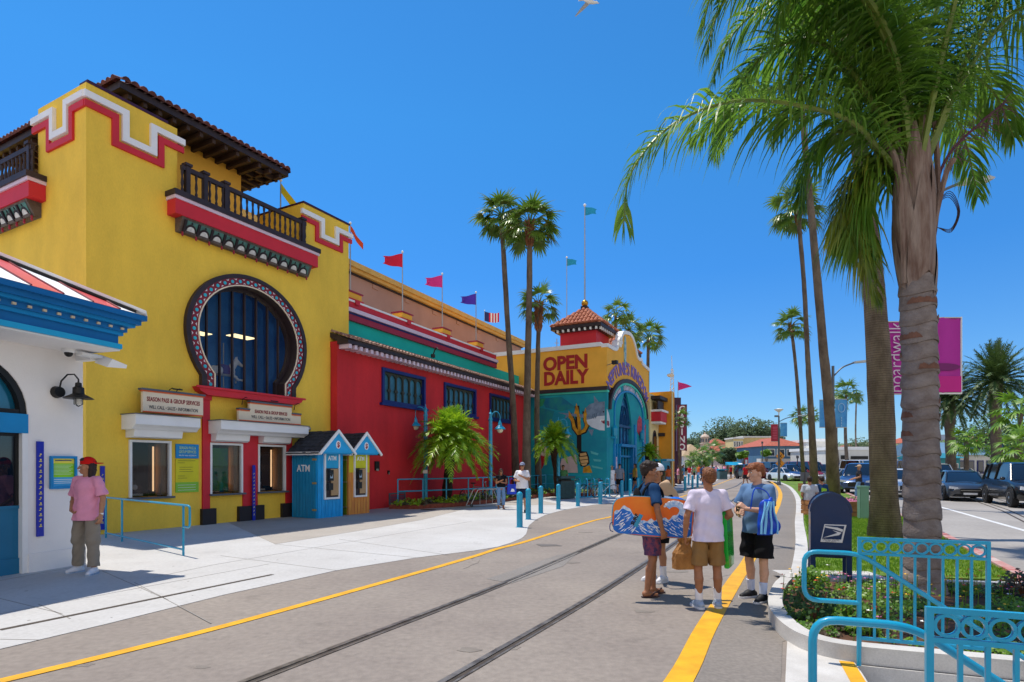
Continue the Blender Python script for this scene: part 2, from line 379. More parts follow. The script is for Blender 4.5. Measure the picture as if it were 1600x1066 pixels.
# crossing pavement in the distance and the far beach/plaza
sheet('plaza', [(26, 62), (60, 58), (120, 75), (120, 84), (40, 84)], .009, m_conc)
# utility cover in the road
b = MB(); b.prism(gp([(838, 851), (868, 851), (878, 853.5), (845, 854)]), .002, .006, 'z'); tag(b.obj('drain_cover', M('cover_steel', '6a645e', r=.6)), 'small steel utility cover set flush in the asphalt road', 'drain cover')
b = MB(); b.lathe([(.3, .008), (.3, .014)], (*G(669, 797), 0), 20); tag(b.obj('manhole_cover', M('manhole_iron', '4d3c34', r=.7)), 'round dark iron manhole cover in front of the brick planter', 'manhole cover')

# ---------------------------------------------------------------- landing, stairs, planter wall
sheet('landing', [(0, 0), (2.14, 4.61), (2.64, 5.65), (2.80, 5.25), (2.93, 5.03), (1.2, .4), (.95, -.4)], .012, m_kerb)
ed = Vector((2.93 - 1.2, 5.03 - .4)).normalized(); en = Vector((ed.y, -ed.x))
q0 = Vector((2.93, 5.03)) - ed * 1.6
b = MB(); b.prism([tuple(q0 - en * .12), tuple(q0 - en * .01), (2.93 - en.x * .01, 5.03 - en.y * .01), (2.93 - en.x * .12, 5.03 - en.y * .12)], .013, .018, 'z'); struct(b.obj('step_marking', m_yel))
b = MB(); A0 = Vector(PIT[3]); B0 = Vector(PIT[0])
for i in range(8):
    s0 = en * (.3 * i); s1 = en * (.3 * (i + 1)); b.prism([tuple(A0 + s0), tuple(B0 + s0), tuple(B0 + s1), tuple(A0 + s1)], -1.5, -.15 * (i + 1), 'z')
s0 = en * 2.4; b.prism([tuple(A0 + s0), tuple(B0 + s0), tuple(B0 + en * 7), tuple(A0 + en * 7)], -1.6, -1.35, 'z')
struct(b.obj('stairs', m_kerb))
b = MB()
for i in range(4):
    p, q = PIT[i], PIT[(i + 1) % 4]; b.strip([p, q], .03, -1.6, -.004, 'z')
struct(b.obj('retaining_wall', m_kerb))
po = [(4.07, 4.72), (3.48, 4.93), (2.98, 5.12), (2.78, 5.3), (2.72, 5.62), (2.82, 6.2), (3.06, 6.85), (3.48, 7.65), (3.8, 8.15)]
po = [(p.x, p.y) for p in smooth_path([(*q, 0) for q in po], 4)]
wb = E('planter_wall', 'pale concrete retaining kerb wrapping the corner flower bed', 'planter wall', (3, 5.2, 0))
b = MB(); b.strip([(8.8, 3.05), (6, 4.04)] + po, .15, -.3, .15, 'z')
b.v = [(x - 3, y - 5.2, z) for x, y, z in b.v]; b.obj('wall', m_kerb, wb, smooth=30)
b = MB(); b.strip([(8.5 , 3.06), (2.94, 5.045)], .02, -1.6, -.2, 'z'); b.v = [(x - 3, y - 5.2, z) for x, y, z in b.v]; b.obj('lower_face', m_kerb, wb)
sheet('flower_bed', [(9, 3.1), (6, 4.1)] + po + [(4.9, 8.2), (6.2, 8.0), (7.3, 7.8), (9, 7.4)], .08, m_soil)
b = MB(); b.strip([(3.85, 8.3), (4.9, 8.32), (6.2, 8.1), (9, 7.5)], .12, 0, .11, 'z'); struct(b.obj('bed_kerb', m_kerb))
# ================================================================ buildings
m_yw = M('yellow_stucco', (.93, .61, .065), r=.8, var=.13, vs=.7, bump=.35, bs=30, aniso=(1, 1, .45), fine=.07)
m_yw2 = M('golden_stucco', (.92, .47, .055), r=.8, var=.1, vs=.5, bump=.2, bs=45)
m_red = M('red_stucco', (.62, .022, .028), r=.75, var=.22, vs=.6, bump=.3, bs=30, aniso=(1, 1, .4), fine=.08)
m_redt = M('red_trim', (.62, .022, .035), r=.55, var=.08)
m_dred = M('maroon_trim', (.34, .02, .05), r=.55, var=.1)
m_wt = M('white_trim', 'eeeeec', r=.55, var=.05)
m_lil = M('lilac_trim', 'dcc8d8', r=.6, var=.06)
m_dk = M('dark_brown_wood', '35292b', r=.55, var=.3, vs=3)
m_navy = M('navy_trim', '10206a', r=.45, var=.1)
m_teal = M('teal_stucco', '14b8a8', r=.75, var=.1, vs=.6)
m_tile = M('roof_tile', 'b0553a', r=.8, col2='7a3527', vs=6, bump=.3, fine=.3)
m_tiled = M('roof_tile_dark', '7a4136', r=.8, col2='4a2a26', vs=6, bump=.3, fine=.3)
m_whb = M('white_stucco', 'f0ece8', r=.8, var=.07, vs=.6, bump=.25, bs=45)
m_beige = M('beige_stucco', 'bb917e', r=.85, col2='ad8472', vs=.4, bump=.1)
m_blue = M('blue_trim', '0a86c4', r=.45, var=.08)
m_blue2 = M('light_blue_trim', '20a8d8', r=.45, var=.06)
m_purp = M('purple_trim', '3c1236', r=.5, var=.1)
m_gl = glass('dark_glass', '0d1b2a', r=.03)
m_glb = glass('teal_glass', '0b5f7e', r=.04)
m_int = M('interior_dark', '2a1c16', r=.9, var=.3)
m_black = M('black_paint', '161616', r=.5, var=.1)
m_brick = M('red_brick', '9a4f38', r=.85, col2='7a3a28', vs=8, bump=.3, fine=.3)
m_turq = M('turquoise_metal', '1596bb', r=.35, var=.08, vs=4, coat=.3)
m_steel = M('steel', 'a8a8a6', r=.35, metal=.8, var=.1)
m_navy2 = M('blue_enamel', '1828a8', r=.4, var=.05)
m_cream = M('cream_board', 'ecdcbf', r=.6, var=.05)
m_gray = M('grey_slate', '5a6068', r=.5)
m_org = M('orange_trim', 'e0622a', r=.55)

def ribbon(b, Lp, Rp, a, c, ax='y'):
    n = len(Lp)
    def p3(p, t): return {'y': (p[0], t, p[1]), 'z': (p[0], p[1], t), 'x': (t, p[0], p[1])}[ax]
    vs = [p3(p, a) for p in Lp] + [p3(p, a) for p in Rp] + [p3(p, c) for p in Lp] + [p3(p, c) for p in Rp]; fs = []
    for i in range(n - 1):
        fs += [(i, i + 1, n + i + 1, n + i), (2 * n + i + 1, 2 * n + i, 3 * n + i, 3 * n + i + 1), (i + 1, i, 2 * n + i, 2 * n + i + 1), (n + i, n + i + 1, 3 * n + i + 1, 3 * n + i)]
    fs += [(0, n, 3 * n, 2 * n), (n - 1, 3 * n - 1, 4 * n - 1, 2 * n - 1)]
    b.add(vs, fs)
def tiles(b, p0, p1, up, w=.2, r=.075, n=5):
    """rows of half-round tiles from the eave line p0-p1, each running along vector up"""
    p0, p1, up = Vector(p0), Vector(p1), Vector(up); L = (p1 - p0).length; k = max(1, int(L / w)); d = (p1 - p0) / k
    nr = d.cross(up).normalized(); nr = nr if nr.z > 0 else -nr; dn = d.normalized()
    st = max(1, int(up.length / .38))
    for i in range(k):
        c = p0 + d * (i + .5)
        for s_ in range(st):
            a0 = c + up * (s_ / st); a1 = c + up * ((s_ + 1.06) / st); r0, r1 = r * 1.12, r * .85
            vs = [];
            for q, rr in ((a0, r0), (a1, r1)):
                vs += [q + dn * math.cos(PI * j / n) * rr + nr * math.sin(PI * j / n) * rr for j in range(n + 1)]
            m = n + 1
            b.add(vs, [(j, j + 1, m + j + 1, m + j) for j in range(n)] + [tuple(range(m))])
def hs(R, leg, cu, cz, z0, n=40):
    """horseshoe outline, bottom left to bottom right"""
    al = math.acos(leg / R); o = [(cu - leg, z0)]
    for i in range(n + 1):
        a = PI + al - (PI + 2 * al) * i / n; o.append((cu + R * math.cos(a), cz + R * math.sin(a) * (.9 if math.sin(a) > 0 else 1)))
    return o + [(cu + leg, z0)]

# ---------------------------------------------------------------- white ticket building (near left)
Wf = Fr(-7.36, 10.1, 1100)
wh = E('ticket_building', 'white stucco ticket building with blue cornice and red striped hip roof', 'building', (*Wf.o, 0), Wf.rz)
b = MB()
b.box(-.87, 0, -.05, 0, .3, 3.62); b.box(-8, 0, -.05, -2.65, .3, 3.62); b.box(-8, 0.3, -.05, -7.7, 5, 3.62); b.box(-.3, .3, -.05, 0, 5, 3.62); b.box(-8, 4.7, -.05, -.3, 5, 3.62)
arc = [(-1.76 + .89 * math.cos(PI * i / 16), 2.5 + .89 * math.sin(PI * i / 16)) for i in range(17)]
b.prism([(-.87, 2.5), (-.87, 3.62), (-2.65, 3.62), (-2.65, 2.5)] + arc[::-1], 0, .3)
b.obj('wall', m_whb, wh)
b = MB(); b.box(-8, -.03, -.02, -2.65, 0, .3); b.box(-.87, -.03, -.02, .03, 0, .3); b.box(0, -.03, -.02, .03, 5, .3); b.obj('plinth', m_whb, wh)
b = MB(); ribbon(b, [(-1.76 + .89 * math.cos(PI * i / 16), 2.5 + .89 * math.sin(PI * i / 16)) for i in range(17)], [(-1.76 + .8 * math.cos(PI * i / 16), 2.5 + .8 * math.sin(PI * i / 16)) for i in range(17)], .02, .12)
b.box(-2.56, .03, 2.5, -.96, .11, 2.57)
fr = b.obj('arch_window', m_black, wh)
b = MB(); b.prism([(-1.76 + .8 * math.cos(PI * i / 16), 2.5 + .8 * math.sin(PI * i / 16)) for i in range(17)], .13, .16); b.obj('pane', m_glb, fr)
b = MB(); b.box(-2.65, -.02, 2.2, -.87, .2, 2.5); b.obj('transom_beam', m_blue, wh)
b = MB(); b.box(-.95, -.01, -.03, -.87, .2, 2.2); b.box(-2.65, -.01, -.03, -2.57, .2, 2.2); objs(b, 'door_frame', m_wt, wh)
dr = MB(); dr.box(-2.57, .08, 0, -.95, .14, 1.02); dr.box(-2.57, .06, 1.02, -.95, .15, 1.07); dr.box(-2.57, .06, 0, -.95, .15, .25)
dr = dr.obj('door', M('teal_door', '1d6f96', r=.45, var=.08), wh)
b = MB(); b.box(-2.5, .09, 1.07, -1.0, .12, 2.15); b.obj('pane', m_gl, dr)
b = MB(); b.box(-2.57, .07, 1.07, -2.5, .13, 2.2); b.box(-1.0, .07, 1.07, -.95, .13, 2.2); b.box(-2.5, .07, 2.15, -1.0, .13, 2.2); b.obj('sash', m_black, dr)
# cornice: stacked mouldings around two sides
b = MB()
for (o, z0, z1, mi) in [(.97, 3.62, 3.70, 0), (.93, 3.70, 3.84, 1), (.98, 3.84, 3.90, 2), (1.02, 3.90, 3.99, 1), (1.1, 3.99, 4.04, 2), (1.16, 4.04, 4.12, 1), (1.22, 4.12, 4.2, 1)]:
    b.mi = mi; k = o - 1.0; b.box(-8.6, -o, z0, k - .02, 5.0 + o, z1)
b.obj('cornice', [m_blue2, M('deep_blue_trim', '0568a8', r=.45), m_blue], wh)
b = MB(); b.box(-8.2, -.93, 3.59, -.06, 5.5, 3.618); b.obj('soffit', m_whb, wh)
# hip roof with broad red and white stripes
ap = 2.4; x1, y0, y1, z0, z1 = .17, -1.2, 6.2, 4.21, 4.21 + 3.7 * .5
ridge0 = (x1 - 3.7, 2.5, z1); ridge1 = (-6, 2.5, z1); b = MB()
def lerp(a, c, t): return tuple(a[i] + (c[i] - a[i]) * t for i in range(3))
N_ = 20; e0, e1 = (x1, y0, z0), (-8.6, y0, z0)
for i in range(N_):
    b.mi = (i // 1) % 2; q0 = lerp(e0, e1, i / N_); q1 = lerp(e0, e1, (i + 1) / N_)
    def topat(q):
        d = x1 - q[0]; h = min(d, 3.7); return (q[0], y0 + h, z0 + h * .5)
    b.add([q0, q1, topat(q1), topat(q0)], [(1, 0, 3, 2)])
for i in range(16):
    b.mi = i % 2; q0 = (x1, y0 + 7.4 * i / 16, z0); q1 = (x1, y0 + 7.4 * (i + 1) / 16, z0)
    def tp(q):
        h = min(q[1] - y0, y1 - q[1]); return (x1 - h, q[1], z0 + h * .5)
    b.add([q0, q1, tp(q1), tp(q0)], [(0, 1, 2, 3)])
b.obj('roof', [m_wt, M('red_roof_metal', (.75, .10, .10), r=.3, var=.05, spec=.6)], wh)
b = MB()
for i in range(1, N_):
    q = lerp(e0, e1, i / N_); h = min(x1 - q[0], 3.7); b.tube([(q[0], q[1], q[2] + .01), (q[0], y0 + h, z0 + h * .5 + .01)], .014, 4)
b.obj('roof_seam', M('seam_red', '7c1420', r=.5), wh)
b = MB(); b.strip([(x1 + .02, y0 - .02), (x1 - 3.7, y0 + 3.7)], .16, 0, .05, 'z')
b.v = [(x, y, z + z0 + (x1 - x) * .5) for x, y, z in b.v]; b.obj('hip_cap', m_wt, wh)
b = MB(); b.strip([(x1 - .14, y0 + .02), (x1 - 3.84, y0 + 3.72)], .03, 0, .03, 'z'); b.v = [(x, y, z + z0 + .0 + (x1 - x - .1) * .5) for x, y, z in b.v]; b.obj('hip_flashing', m_black, wh)
b = MB()
for i in range(26): b.cb((-.1 - i * .2, -1.03, 3.945), (.05, .03, .035))
b.obj('bulb', M('tiny_lamp_glass', 'd8c4a0', r=.2), wh, kind='stuff')
# security camera and flood lamp under the eave
c = E('flood_lamp', 'white box flood lamp on an arm under the blue cornice corner', 'lamp', tuple(Wf.w(-.05, -.45)[:2]) + (3.45,), Wf.rz)
b = MB(); b.box(-.08, .1, .02, .05, .5, .13); b.box(-.3, -.02, .05, .05, .12, .10); b.obj('mount', m_wt, c)
b = MB(); b.T = Matrix.Rotation(.3, 4, 'X'); b.prism([(-.0, -.05), (.34, -.02), (.34, .04), (.06, .1)], -.2, .1); b.obj('housing', m_wt, c)
c = E('security_camera', 'small dark dome camera under the soffit of the white building', 'camera', tuple(Wf.w(-.45, -.3)[:2]) + (3.53,), Wf.rz)
b = MB(); b.lathe([(.09, .06), (.09, .02), (.07, 0)], n=12); b.obj('mount', m_wt, c); b = MB(); b.ell((0, 0, -.01), (.06, .06, .06)); b.obj('dome', m_black, c)

def wall_lamp(F, u, z, v, label):
    c = E('wall_lamp', label, 'wall lamp', (*F.w(u, v)[:2], z), F.rz)
    b = MB(); b.tube([(-.12, 0, -.10), (-.12, -.09, -.10)], [.1, .085], 14); b.obj('wall_plate', m_black, c, smooth=40)
    b = MB(); b.tube([(-.12, -.06, -.08), (-.11, -.10, .08), (-.06, -.17, .19), (.0, -.24, .20), (.04, -.28, .12), (.04, -.28, .02)], .013, 8); b.obj('arm', m_black, c, smooth=40)
    b = MB(); b.lathe([(.22, -.2), (.2, -.185), (.12, -.14), (.085, -.12), (.08, -.02), (.05, 0), (.045, .06), (.02, .07)], (.04, -.28, 0), 16); b.obj('shade', m_black, c, smooth=30)
    b = MB(); b.lathe([(.04, -.31), (.055, -.29), (.055, -.205)], (.04, -.28, 0), 10); b.obj('globe', glass('lamp_glass', 'c8c8c0', r=.1), c, smooth=40)
    b = MB()
    for k in range(4):
        a = k * PI / 2 + .4; b.tube([(.04 + .07 * math.cos(a), -.28 + .07 * math.sin(a), -.2), (.04 + .07 * math.cos(a), -.28 + .07 * math.sin(a), -.29), (.04, -.28, -.33)], .006, 5)
    b.obj('cage', m_black, c); return c
wall_lamp(Wf, -.32, 3.0, -.005, 'black gooseneck wall lamp with caged bulb on the white wall')
c = E('notice_board', 'blue framed notice board with green and yellow panel behind the man in pink', 'notice board', (*Wf.w(-.345, -.01)[:2], 1.58), Wf.rz)
b = MB()
for bx in [(-.21, -.05, -.27, .21, 0, -.23), (-.21, -.05, .23, .21, 0, .27), (-.21, -.05, -.23, -.175, 0, .23), (.175, -.05, -.23, .21, 0, .23)]: b.box(*bx)
b.obj('frame', m_blue, c)
b = MB(); b.mi = 0; b.box(-.175, -.02, -.23, .175, 0, -.08); b.mi = 1; b.box(-.175, -.02, -.08, .175, 0, .15); b.mi = 2; b.box(-.175, -.02, .15, .175, 0, .23)
b.mi = 3
for k in range(3): b.box(-.15, -.024, -.12 - k * .03, .15, -.02, -.112 - k * .03)
for k in range(8): b.box(-.15, -.024, .12 - k * .022, .15 - (k % 3) * .03, -.02, .124 - k * .022)
b.mi = 4; b.box(-.13, -.024, .19, .13, -.02, .205)
b.obj('poster', [M('poster_blue', '3fa6d8', r=.5), M('poster_green', '8fd41c', r=.5), M('poster_yellow', 'f0e052', r=.5), m_wt, m_navy], c)
def blue_strip(F, u, z0, z1, v, label, n=9):
    c = E('height_board', label, 'measuring board', (*F.w(u, v)[:2], z0), F.rz); h = z1 - z0
    b = MB(); b.box(-.05, -.03, 0, .05, 0, h); b.obj('board', m_navy2, c)
    b = MB()
    for k in range(n):
        z = h * (.1 + .8 * k / n); b.box(-.025, -.034, z, .02 - (k % 2) * .02, -.03, z + .012); b.box(-.01, -.034, z + .02, .012, -.03, z + .045)
    b.obj('scale_marks', M('scale_yellow', 'e8d860', r=.5), c)
blue_strip(Wf, -.7, .56, 2.08, -.005, 'tall royal blue measuring board screwed to the white wall', 14)

# ---------------------------------------------------------------- yellow corner tower
Tf = Fr(-10.2, 14.1, 1295); TW = 8.76; TD = 9
tw = E('corner_tower', 'large yellow stucco tower with horseshoe window, balconies and stepped red and white trim', 'building', (*Tf.o, 0), Tf.rz)
FL = 8.5
def hwall(b, u0, u1, z0, z1): b.box(u0, 0, z0, u1, .35, z1)
b = MB(); hwall(b, 0, TW, -.1, .87)
wins = [(.97, 2.05), (3.18, 4.25), (4.79, 5.85)]
us = [0] + [x for w_ in wins for x in w_] + [TW]
for i in range(0, 8, 2): hwall(b, us[i], us[i + 1], .87, 2.35)
HC = (4.53, 5.56); ho = hs(1.74, 1.23, *HC, 3.9)
mid = len(ho) // 2
b.prism([(0, 2.35), (4.53, 2.35), (4.53, 3.9)] + ho[:mid + 1] + [(4.53, FL), (0, FL)], 0, .35)
b.prism([(4.53, 2.35), (TW, 2.35), (TW, FL), (4.53, FL)] + ho[mid:] + [(4.53, 3.9)], 0, .35)
b.box(0, .35, -.1, .35, TD, FL); b.box(TW - .35, .35, -.1, TW, TD, FL); b.box(.35, TD - .35, -.1, TW - .35, TD, FL)
b.box(0, 0, FL, TW, TD, FL + .02)
# corner piers
b.box(0, 0, FL + .02, 2.24, .3, 10.88); b.box(0, .3, FL + .02, .3, 2.3, 10.88); b.box(.3, 2.0, FL + .02, 2.24, 2.3, 10.88); b.box(1.94, .3, FL + .02, 2.24, 2.0, 10.88); b.box(.3, .3, 10.55, 1.94, 2.0, 10.7)
b.box(6.62, 0, FL + .02, TW, .3, 10.58); b.box(6.62, .3, FL + .02, 6.92, 2.3, 10.58); b.box(6.92, 2.0, FL + .02, TW, 2.3, 10.58); b.box(TW - .3, .3, FL + .02, TW, 2.0, 10.58); b.box(6.92, .3, 10.3, TW - .3, 2.0, 10.45)
b.box(0, TD - 2, FL + .02, 2.2, TD, 10.7)
# low inner wall behind the balcony
b.box(2.24, .9, FL + .02, 6.62, 1.0, 9.35)
b.obj('wall', m_yw, tw)
# stepped bands
def zig(path_f, w, pr, mat, name, path_s=None):
    w = w - .03; b = MB(); b.strip(path_f, w, -pr, 0)
    if path_s: b.strip(path_s, w, -pr, 0, 'x')
    b.obj(name, mat, tw)
zig([(-.07, 10.58), (.87, 10.58), (.87, 9.92), (1.57, 9.92), (1.57, 10.56), (2.42, 10.56)], .19, .09, m_wt, 'white_band', [(-.0, 10.58), (.81, 10.58), (.81, 9.93), (1.47, 9.93), (1.47, 10.56), (2.5, 10.56)])
zig([(-.05, 10.37), (.64, 10.37), (.64, 9.71), (1.78, 9.71), (1.78, 10.35), (2.4, 10.35)], .19, .06, m_redt, 'red_band', [(-.0, 10.37), (.6, 10.37), (.6, 9.7), (1.7, 9.7), (1.7, 10.35), (2.5, 10.35)])
zig([(6.5, 10.27), (7.43, 10.27), (7.43, 9.72), (8.12, 9.72), (8.12, 10.2), (8.9, 10.2)], .19, .09, m_wt, 'white_band')
zig([(6.52, 10.06), (7.2, 10.06), (7.2, 9.52), (8.34, 9.52), (8.34, 10.0), (8.88, 10.0)], .18, .06, m_redt, 'red_band')
b = MB(); b.box(.02, -.02, 10.88, 1.98, .34, 10.95); b.box(6.6, -.04, 10.58, TW + .04, .34, 10.64); b.box(6.6, .34, 10.58, 6.95, 2.33, 10.64); b.box(TW - .3, .34, 10.58, TW + .04, 2.33, 10.64); objs(b, 'coping', m_purp, tw)
# balconies: slab, white line, red box, arcade corbel
def balcony(b0, length, T):
    st = E('x', '', ''); bpy.data.objects.remove(st)
    def mk(name, mat, fn, smooth=None):
        b = MB(); b.T = T; fn(b); return b.obj(name, mat, tw, smooth=smooth)
    D = .37; u0, u1 = b0, b0 + length
    mk('balcony_slab', m_dk, lambda b: b.box(u0 - .06, -D - .08, 8.9, u1 + .06, -.002, 9.04))
    mk('balcony_moulding', m_lil, lambda b: b.box(u0 - .03, -D - .04, 8.81, u1 + .03, -.002, 8.9))
    mk('balcony_fascia', m_redt, lambda b: b.box(u0, -D, 8.42, u1, -.002, 8.81))
    def arcade(b):
        n = 11; s0 = u0 + .32; L = length - .64; w = L / n; k_ = .72
        b.mi = 0; b.prism([(-.002, 8.05), (-.002, 8.42), (-D + .04, 8.42), (-D + .06, 8.36), (-.15, 8.05)], s0 - .1, s0 + L + .1, 'x')
        T0 = b.T; an = math.atan2(.17, .36); b.T = (T0 or Matrix()) @ Matrix.Translation((0, -.14, 8.0)) @ Matrix.Rotation(an, 4, 'X')
        b.mi = 1; b.box(s0, -.012, .1, s0 + L, 0, .40)
        b.mi = 0; b.box(s0, -.04, .06, s0 + L, -.0121, .13)
        for i in range(n):
            c = s0 + w * (i + .5)
            for rx, rz, mi, o in ((.165, .19, 2, .02), (.115, .13, 3, .032)): b.mi = mi; b.prism([(c + rx * math.cos(t), .13 + rz * math.sin(t)) for t in [PI * j / 12 for j in range(13)]], -o, -.0125)
            b.mi = 2; b.box(c - w / 2 - .03, -.06, .08, c - w / 2 + .03, -.013, .40); b.prism([(c - .03, .33), (c + .03, .33), (c, .39)], -.03, -.0125)
        b.T = T0; b.mi = 4
        for i in range(n + 1): b.lathe([(.008, -.14), (.035, -.10), (.02, -.06), (.03, -.03), (.02, 0)], (s0 + w * i, -.17, 8.07), 8)
    mk('corbel_arcade', [M('arcade_brown', '5e534c', r=.7, var=.3, vs=8), M('arcade_teal', '4c7a72', r=.6, var=.3, vs=9), M('arcade_dark', '241a20', r=.6), M('arcade_white', 'd0d0cc', r=.7, var=.2, vs=12), m_dred], arcade)
    def rail(b):
        y = -.14; a0, a1 = u0 + .30, u1 - .33
        b.box(a0, y - .05, 9.76, a1, y + .05, 9.88); b.box(a0, y - .06, 9.04, a1, y + .06, 9.16); n = int((a1 - a0) / .2)
        for i in range(n + 1):
            c = a0 + .03 + (a1 - a0 - .06) * i / n
            b.lathe([(.04, 9.16), (.04, 9.24), (.024, 9.28), (.045, 9.40), (.026, 9.58), (.04, 9.68), (.04, 9.76)], (c, y, 0), 6)
        for t in (.04, .16, .31, .97): c = a0 + (a1 - a0) * t; b.box(c - .06, y - .065, 9.16, c + .06, y + .065, 9.9); b.box(c - .1, y - .1, 9.9, c + .1, y + .1, 9.97)
    mk('balustrade', m_dk, rail, smooth=30)
balcony(1.96, 4.96, None)
balcony(-6.9, 5.0, Matrix(((0, 1, 0, 0), (-1, 0, 0, 0), (0, 0, 1, 0), (0, 0, 0, 1))))
# horseshoe window
RO = hs(2.12, 1.66, *HC, 3.9); R1 = hs(1.99, 1.5, *HC, 3.9); R2 = hs(1.77, 1.27, *HC, 3.9); R3 = hs(1.71, 1.2, *HC, 3.9)
b = MB(); ribbon(b, RO, R1, -.14, 0); hw = b.obj('horseshoe_window', m_dk, tw, smooth=30)
b = MB(); ribbon(b, R1, R2, -.11, 0); b.obj('painted_band', M('band_maroon', '84202e', r=.5, var=.2, vs=6), hw, smooth=30)
b = MB(); ribbon(b, R2, hs(1.735, 1.232, *HC, 3.9), -.13, -.10); b.obj('inner_rim', m_cream, hw, smooth=30)
b = MB(); ribbon(b, R2, R3, -.099, .34); b.obj('reveal', m_dk, hw, smooth=30)
b = MB(); RM = hs(1.88, 1.385, *HC, 3.9, 200); Lh = 0; last = RM[0]; nx = .12; k = 0
for p in RM[1:]:
    d = math.hypot(p[0] - last[0], p[1] - last[1])
    q = 24
    for j in range(q):
        Lh += d / q
        if Lh > nx:
            c = (last[0] + (p[0] - last[0]) * j / q, last[1] + (p[1] - last[1]) * j / q)
            if k % 2 == 0: b.mi = 0; b.tube([(c[0], -.125, c[1]), (c[0], -.111, c[1])], .05, 10)
            else:
                b.mi = 1; v = Vector((c[0] - HC[0], c[1] - HC[1])).normalized(); t = Vector((-v.y, v.x)); c = Vector(c)
                for s_ in (-1, 1): b.prism([tuple(c + v * .08 * s_ + t * .05), tuple(c + v * .035 * s_), tuple(c + v * .08 * s_ - t * .05), tuple(c + v * .065 * s_)], -.122, -.111)
            nx += .135; k += 1
    last = p
b.obj('band_ornament', [M('dot_turquoise', '38b8c8', r=.4), m_wt], hw, kind='stuff')
b = MB(); R4 = hs(1.62, 1.12, *HC, 3.9); ribbon(b, hs(1.708, 1.198, *HC, 3.9), R4, .2, .34); b.box(HC[0] - 1.2, .2, 3.9, HC[0] + 1.2, .34, 4.0); b.obj('frame', m_dk, hw, smooth=30)
b = MB()
for i in range(-3, 4):
    u = HC[0] + i * .42; zt = HC[1] + .9 * math.sqrt(max(.01, 1.66 ** 2 - (i * .42) ** 2)); zb = 3.95 if abs(i) < 3 else HC[1] - math.sqrt(1.62 ** 2 - (i * .42) ** 2)
    b.box(u - .022, .22, zb, u + .022, .3, zt)
b.obj('mullion', m_dk, hw)
b = MB(); b.prism(hs(1.66, 1.16, *HC, 3.95), .31, .325); b.obj('pane', glass('show_glass', '102040', r=.02, alpha=.2), hw)
b = MB(); b.box(HC[0] - 2.3, 2.6, 3.6, HC[0] + 2.3, 2.7, 7.9); b.box(HC[0] - 2.3, .36, 3.5, HC[0] + 2.3, 2.6, 3.6); b.box(HC[0] - 2.4, .36, 3.5, HC[0] - 2.3, 2.7, 7.9); b.box(HC[0] + 2.3, .36, 3.5, HC[0] + 2.4, 2.7, 7.9); b.box(HC[0] - 2.3, .36, 7.9, HC[0] + 2.3, 2.7, 8)
b.obj('show_room', M('room_blue', '3f86dc', r=.7, col2='2a68bc', vs=1), tw)
b = MB(); b.box(HC[0] - 1.2, 1.3, 5.78, HC[0] - .35, 1.75, 5.8); b.box(HC[0] + .45, 1.3, 5.95, HC[0] + 1.25, 1.75, 5.97); objs(b, 'ceiling_light', M('ceiling_light_glow', 'ffe9b0', em=1.6, var=0), tw)
b = MB(); b.prism([(2.66, 3.9), (6.38, 3.9), (6.3, 3.78), (6.1, 3.68), (2.95, 3.68), (2.74, 3.78)], -.28, -.0); b.box(2.6, -.32, 3.86, 6.44, -.281, 3.92); b.obj('sill', m_redt, tw)
# red pilasters and black bases
b = MB(); b.box(2.95, -.06, .45, 3.17, 0, 3.68); b.box(4.26, -.05, .45, 4.78, 0, 2.6); b.box(5.86, -.06, .45, 6.1, 0, 2.6); b.box(3.17, -.05, 2.36, 4.26, 0, 2.62); b.box(4.78, -.05, 2.36, 5.86, 0, 2.62)
b.box(2.91, -.1, 3.55, 3.2, -.06, 3.679); objs(b, 'pilaster', m_redt, tw)
b = MB(); b.box(2.9, -.12, -.05, 3.33, 0, .46); b.box(4.08, -.12, -.05, 4.97, 0, .46); b.box(5.67, -.12, -.05, 6.2, 0, .46); objs(b, 'pilaster_base', M('black_plinth', '2a2426', r=.6), tw)
# ticket windows
for i, (a, c) in enumerate(wins):
    b = MB(); fw = .06
    b.box(a, -.06, .87, a + fw, .06, 2.35); b.box(c - fw, -.06, .87, c, .06, 2.35); b.box(a + fw, -.06, 2.29, c - fw, .06, 2.35)
    tk = b.obj('ticket_window', m_wt, tw)
    b = MB(); b.box(a - .04, -.16, .82, c + .04, .1, .87); b.obj('counter', m_gray, tk)
    b = MB(); b.box(a + fw, .02, .9, c - fw, .03, 2.29); b.obj('pane', glass('booth_glass', '14141a', r=.02, alpha=.35), tk)
    b = MB(); b.mi = 0; b.box(a - .05, .36, .6, c + .3, 1.6, .66); b.box(a - .05, 1.55, .66, c + .3, 1.6, 2.6); b.box(a - .1, .36, .6, a - .05, 1.6, 2.6); b.box(c + .3, .36, .6, c + .35, 1.6, 2.6); b.box(a - .05, .36, 2.6, c + .3, 1.6, 2.65)
    b.mi = 1; b.box(c - .2, .1, .9, c - .03, .34, 2.28); b.box(c + .22, .8, 1.0, c + .3, 1.4, 2.3)
    b.mi = 2; b.box(a + .2, .5, .9, a + .6, .7, 1.15); b.box(a + .3, .9, 1.3, a + .33, .95, 2.2); b.box(a + .55, 1.4, 1.3, a + .9, 1.54, 2.0)
    b.mi = 3; b.box(a + .16, .25, .9, a + .5, .45, .95); b.ell((a + .35, .35, 1.12), (.07, .04, .07))
    b.obj('booth_interior', [m_int, M('booth_jamb', 'caa27a', r=.6), M('booth_stuff', '5a3020', r=.7, col2='20303a', vs=9), m_wt], tk)
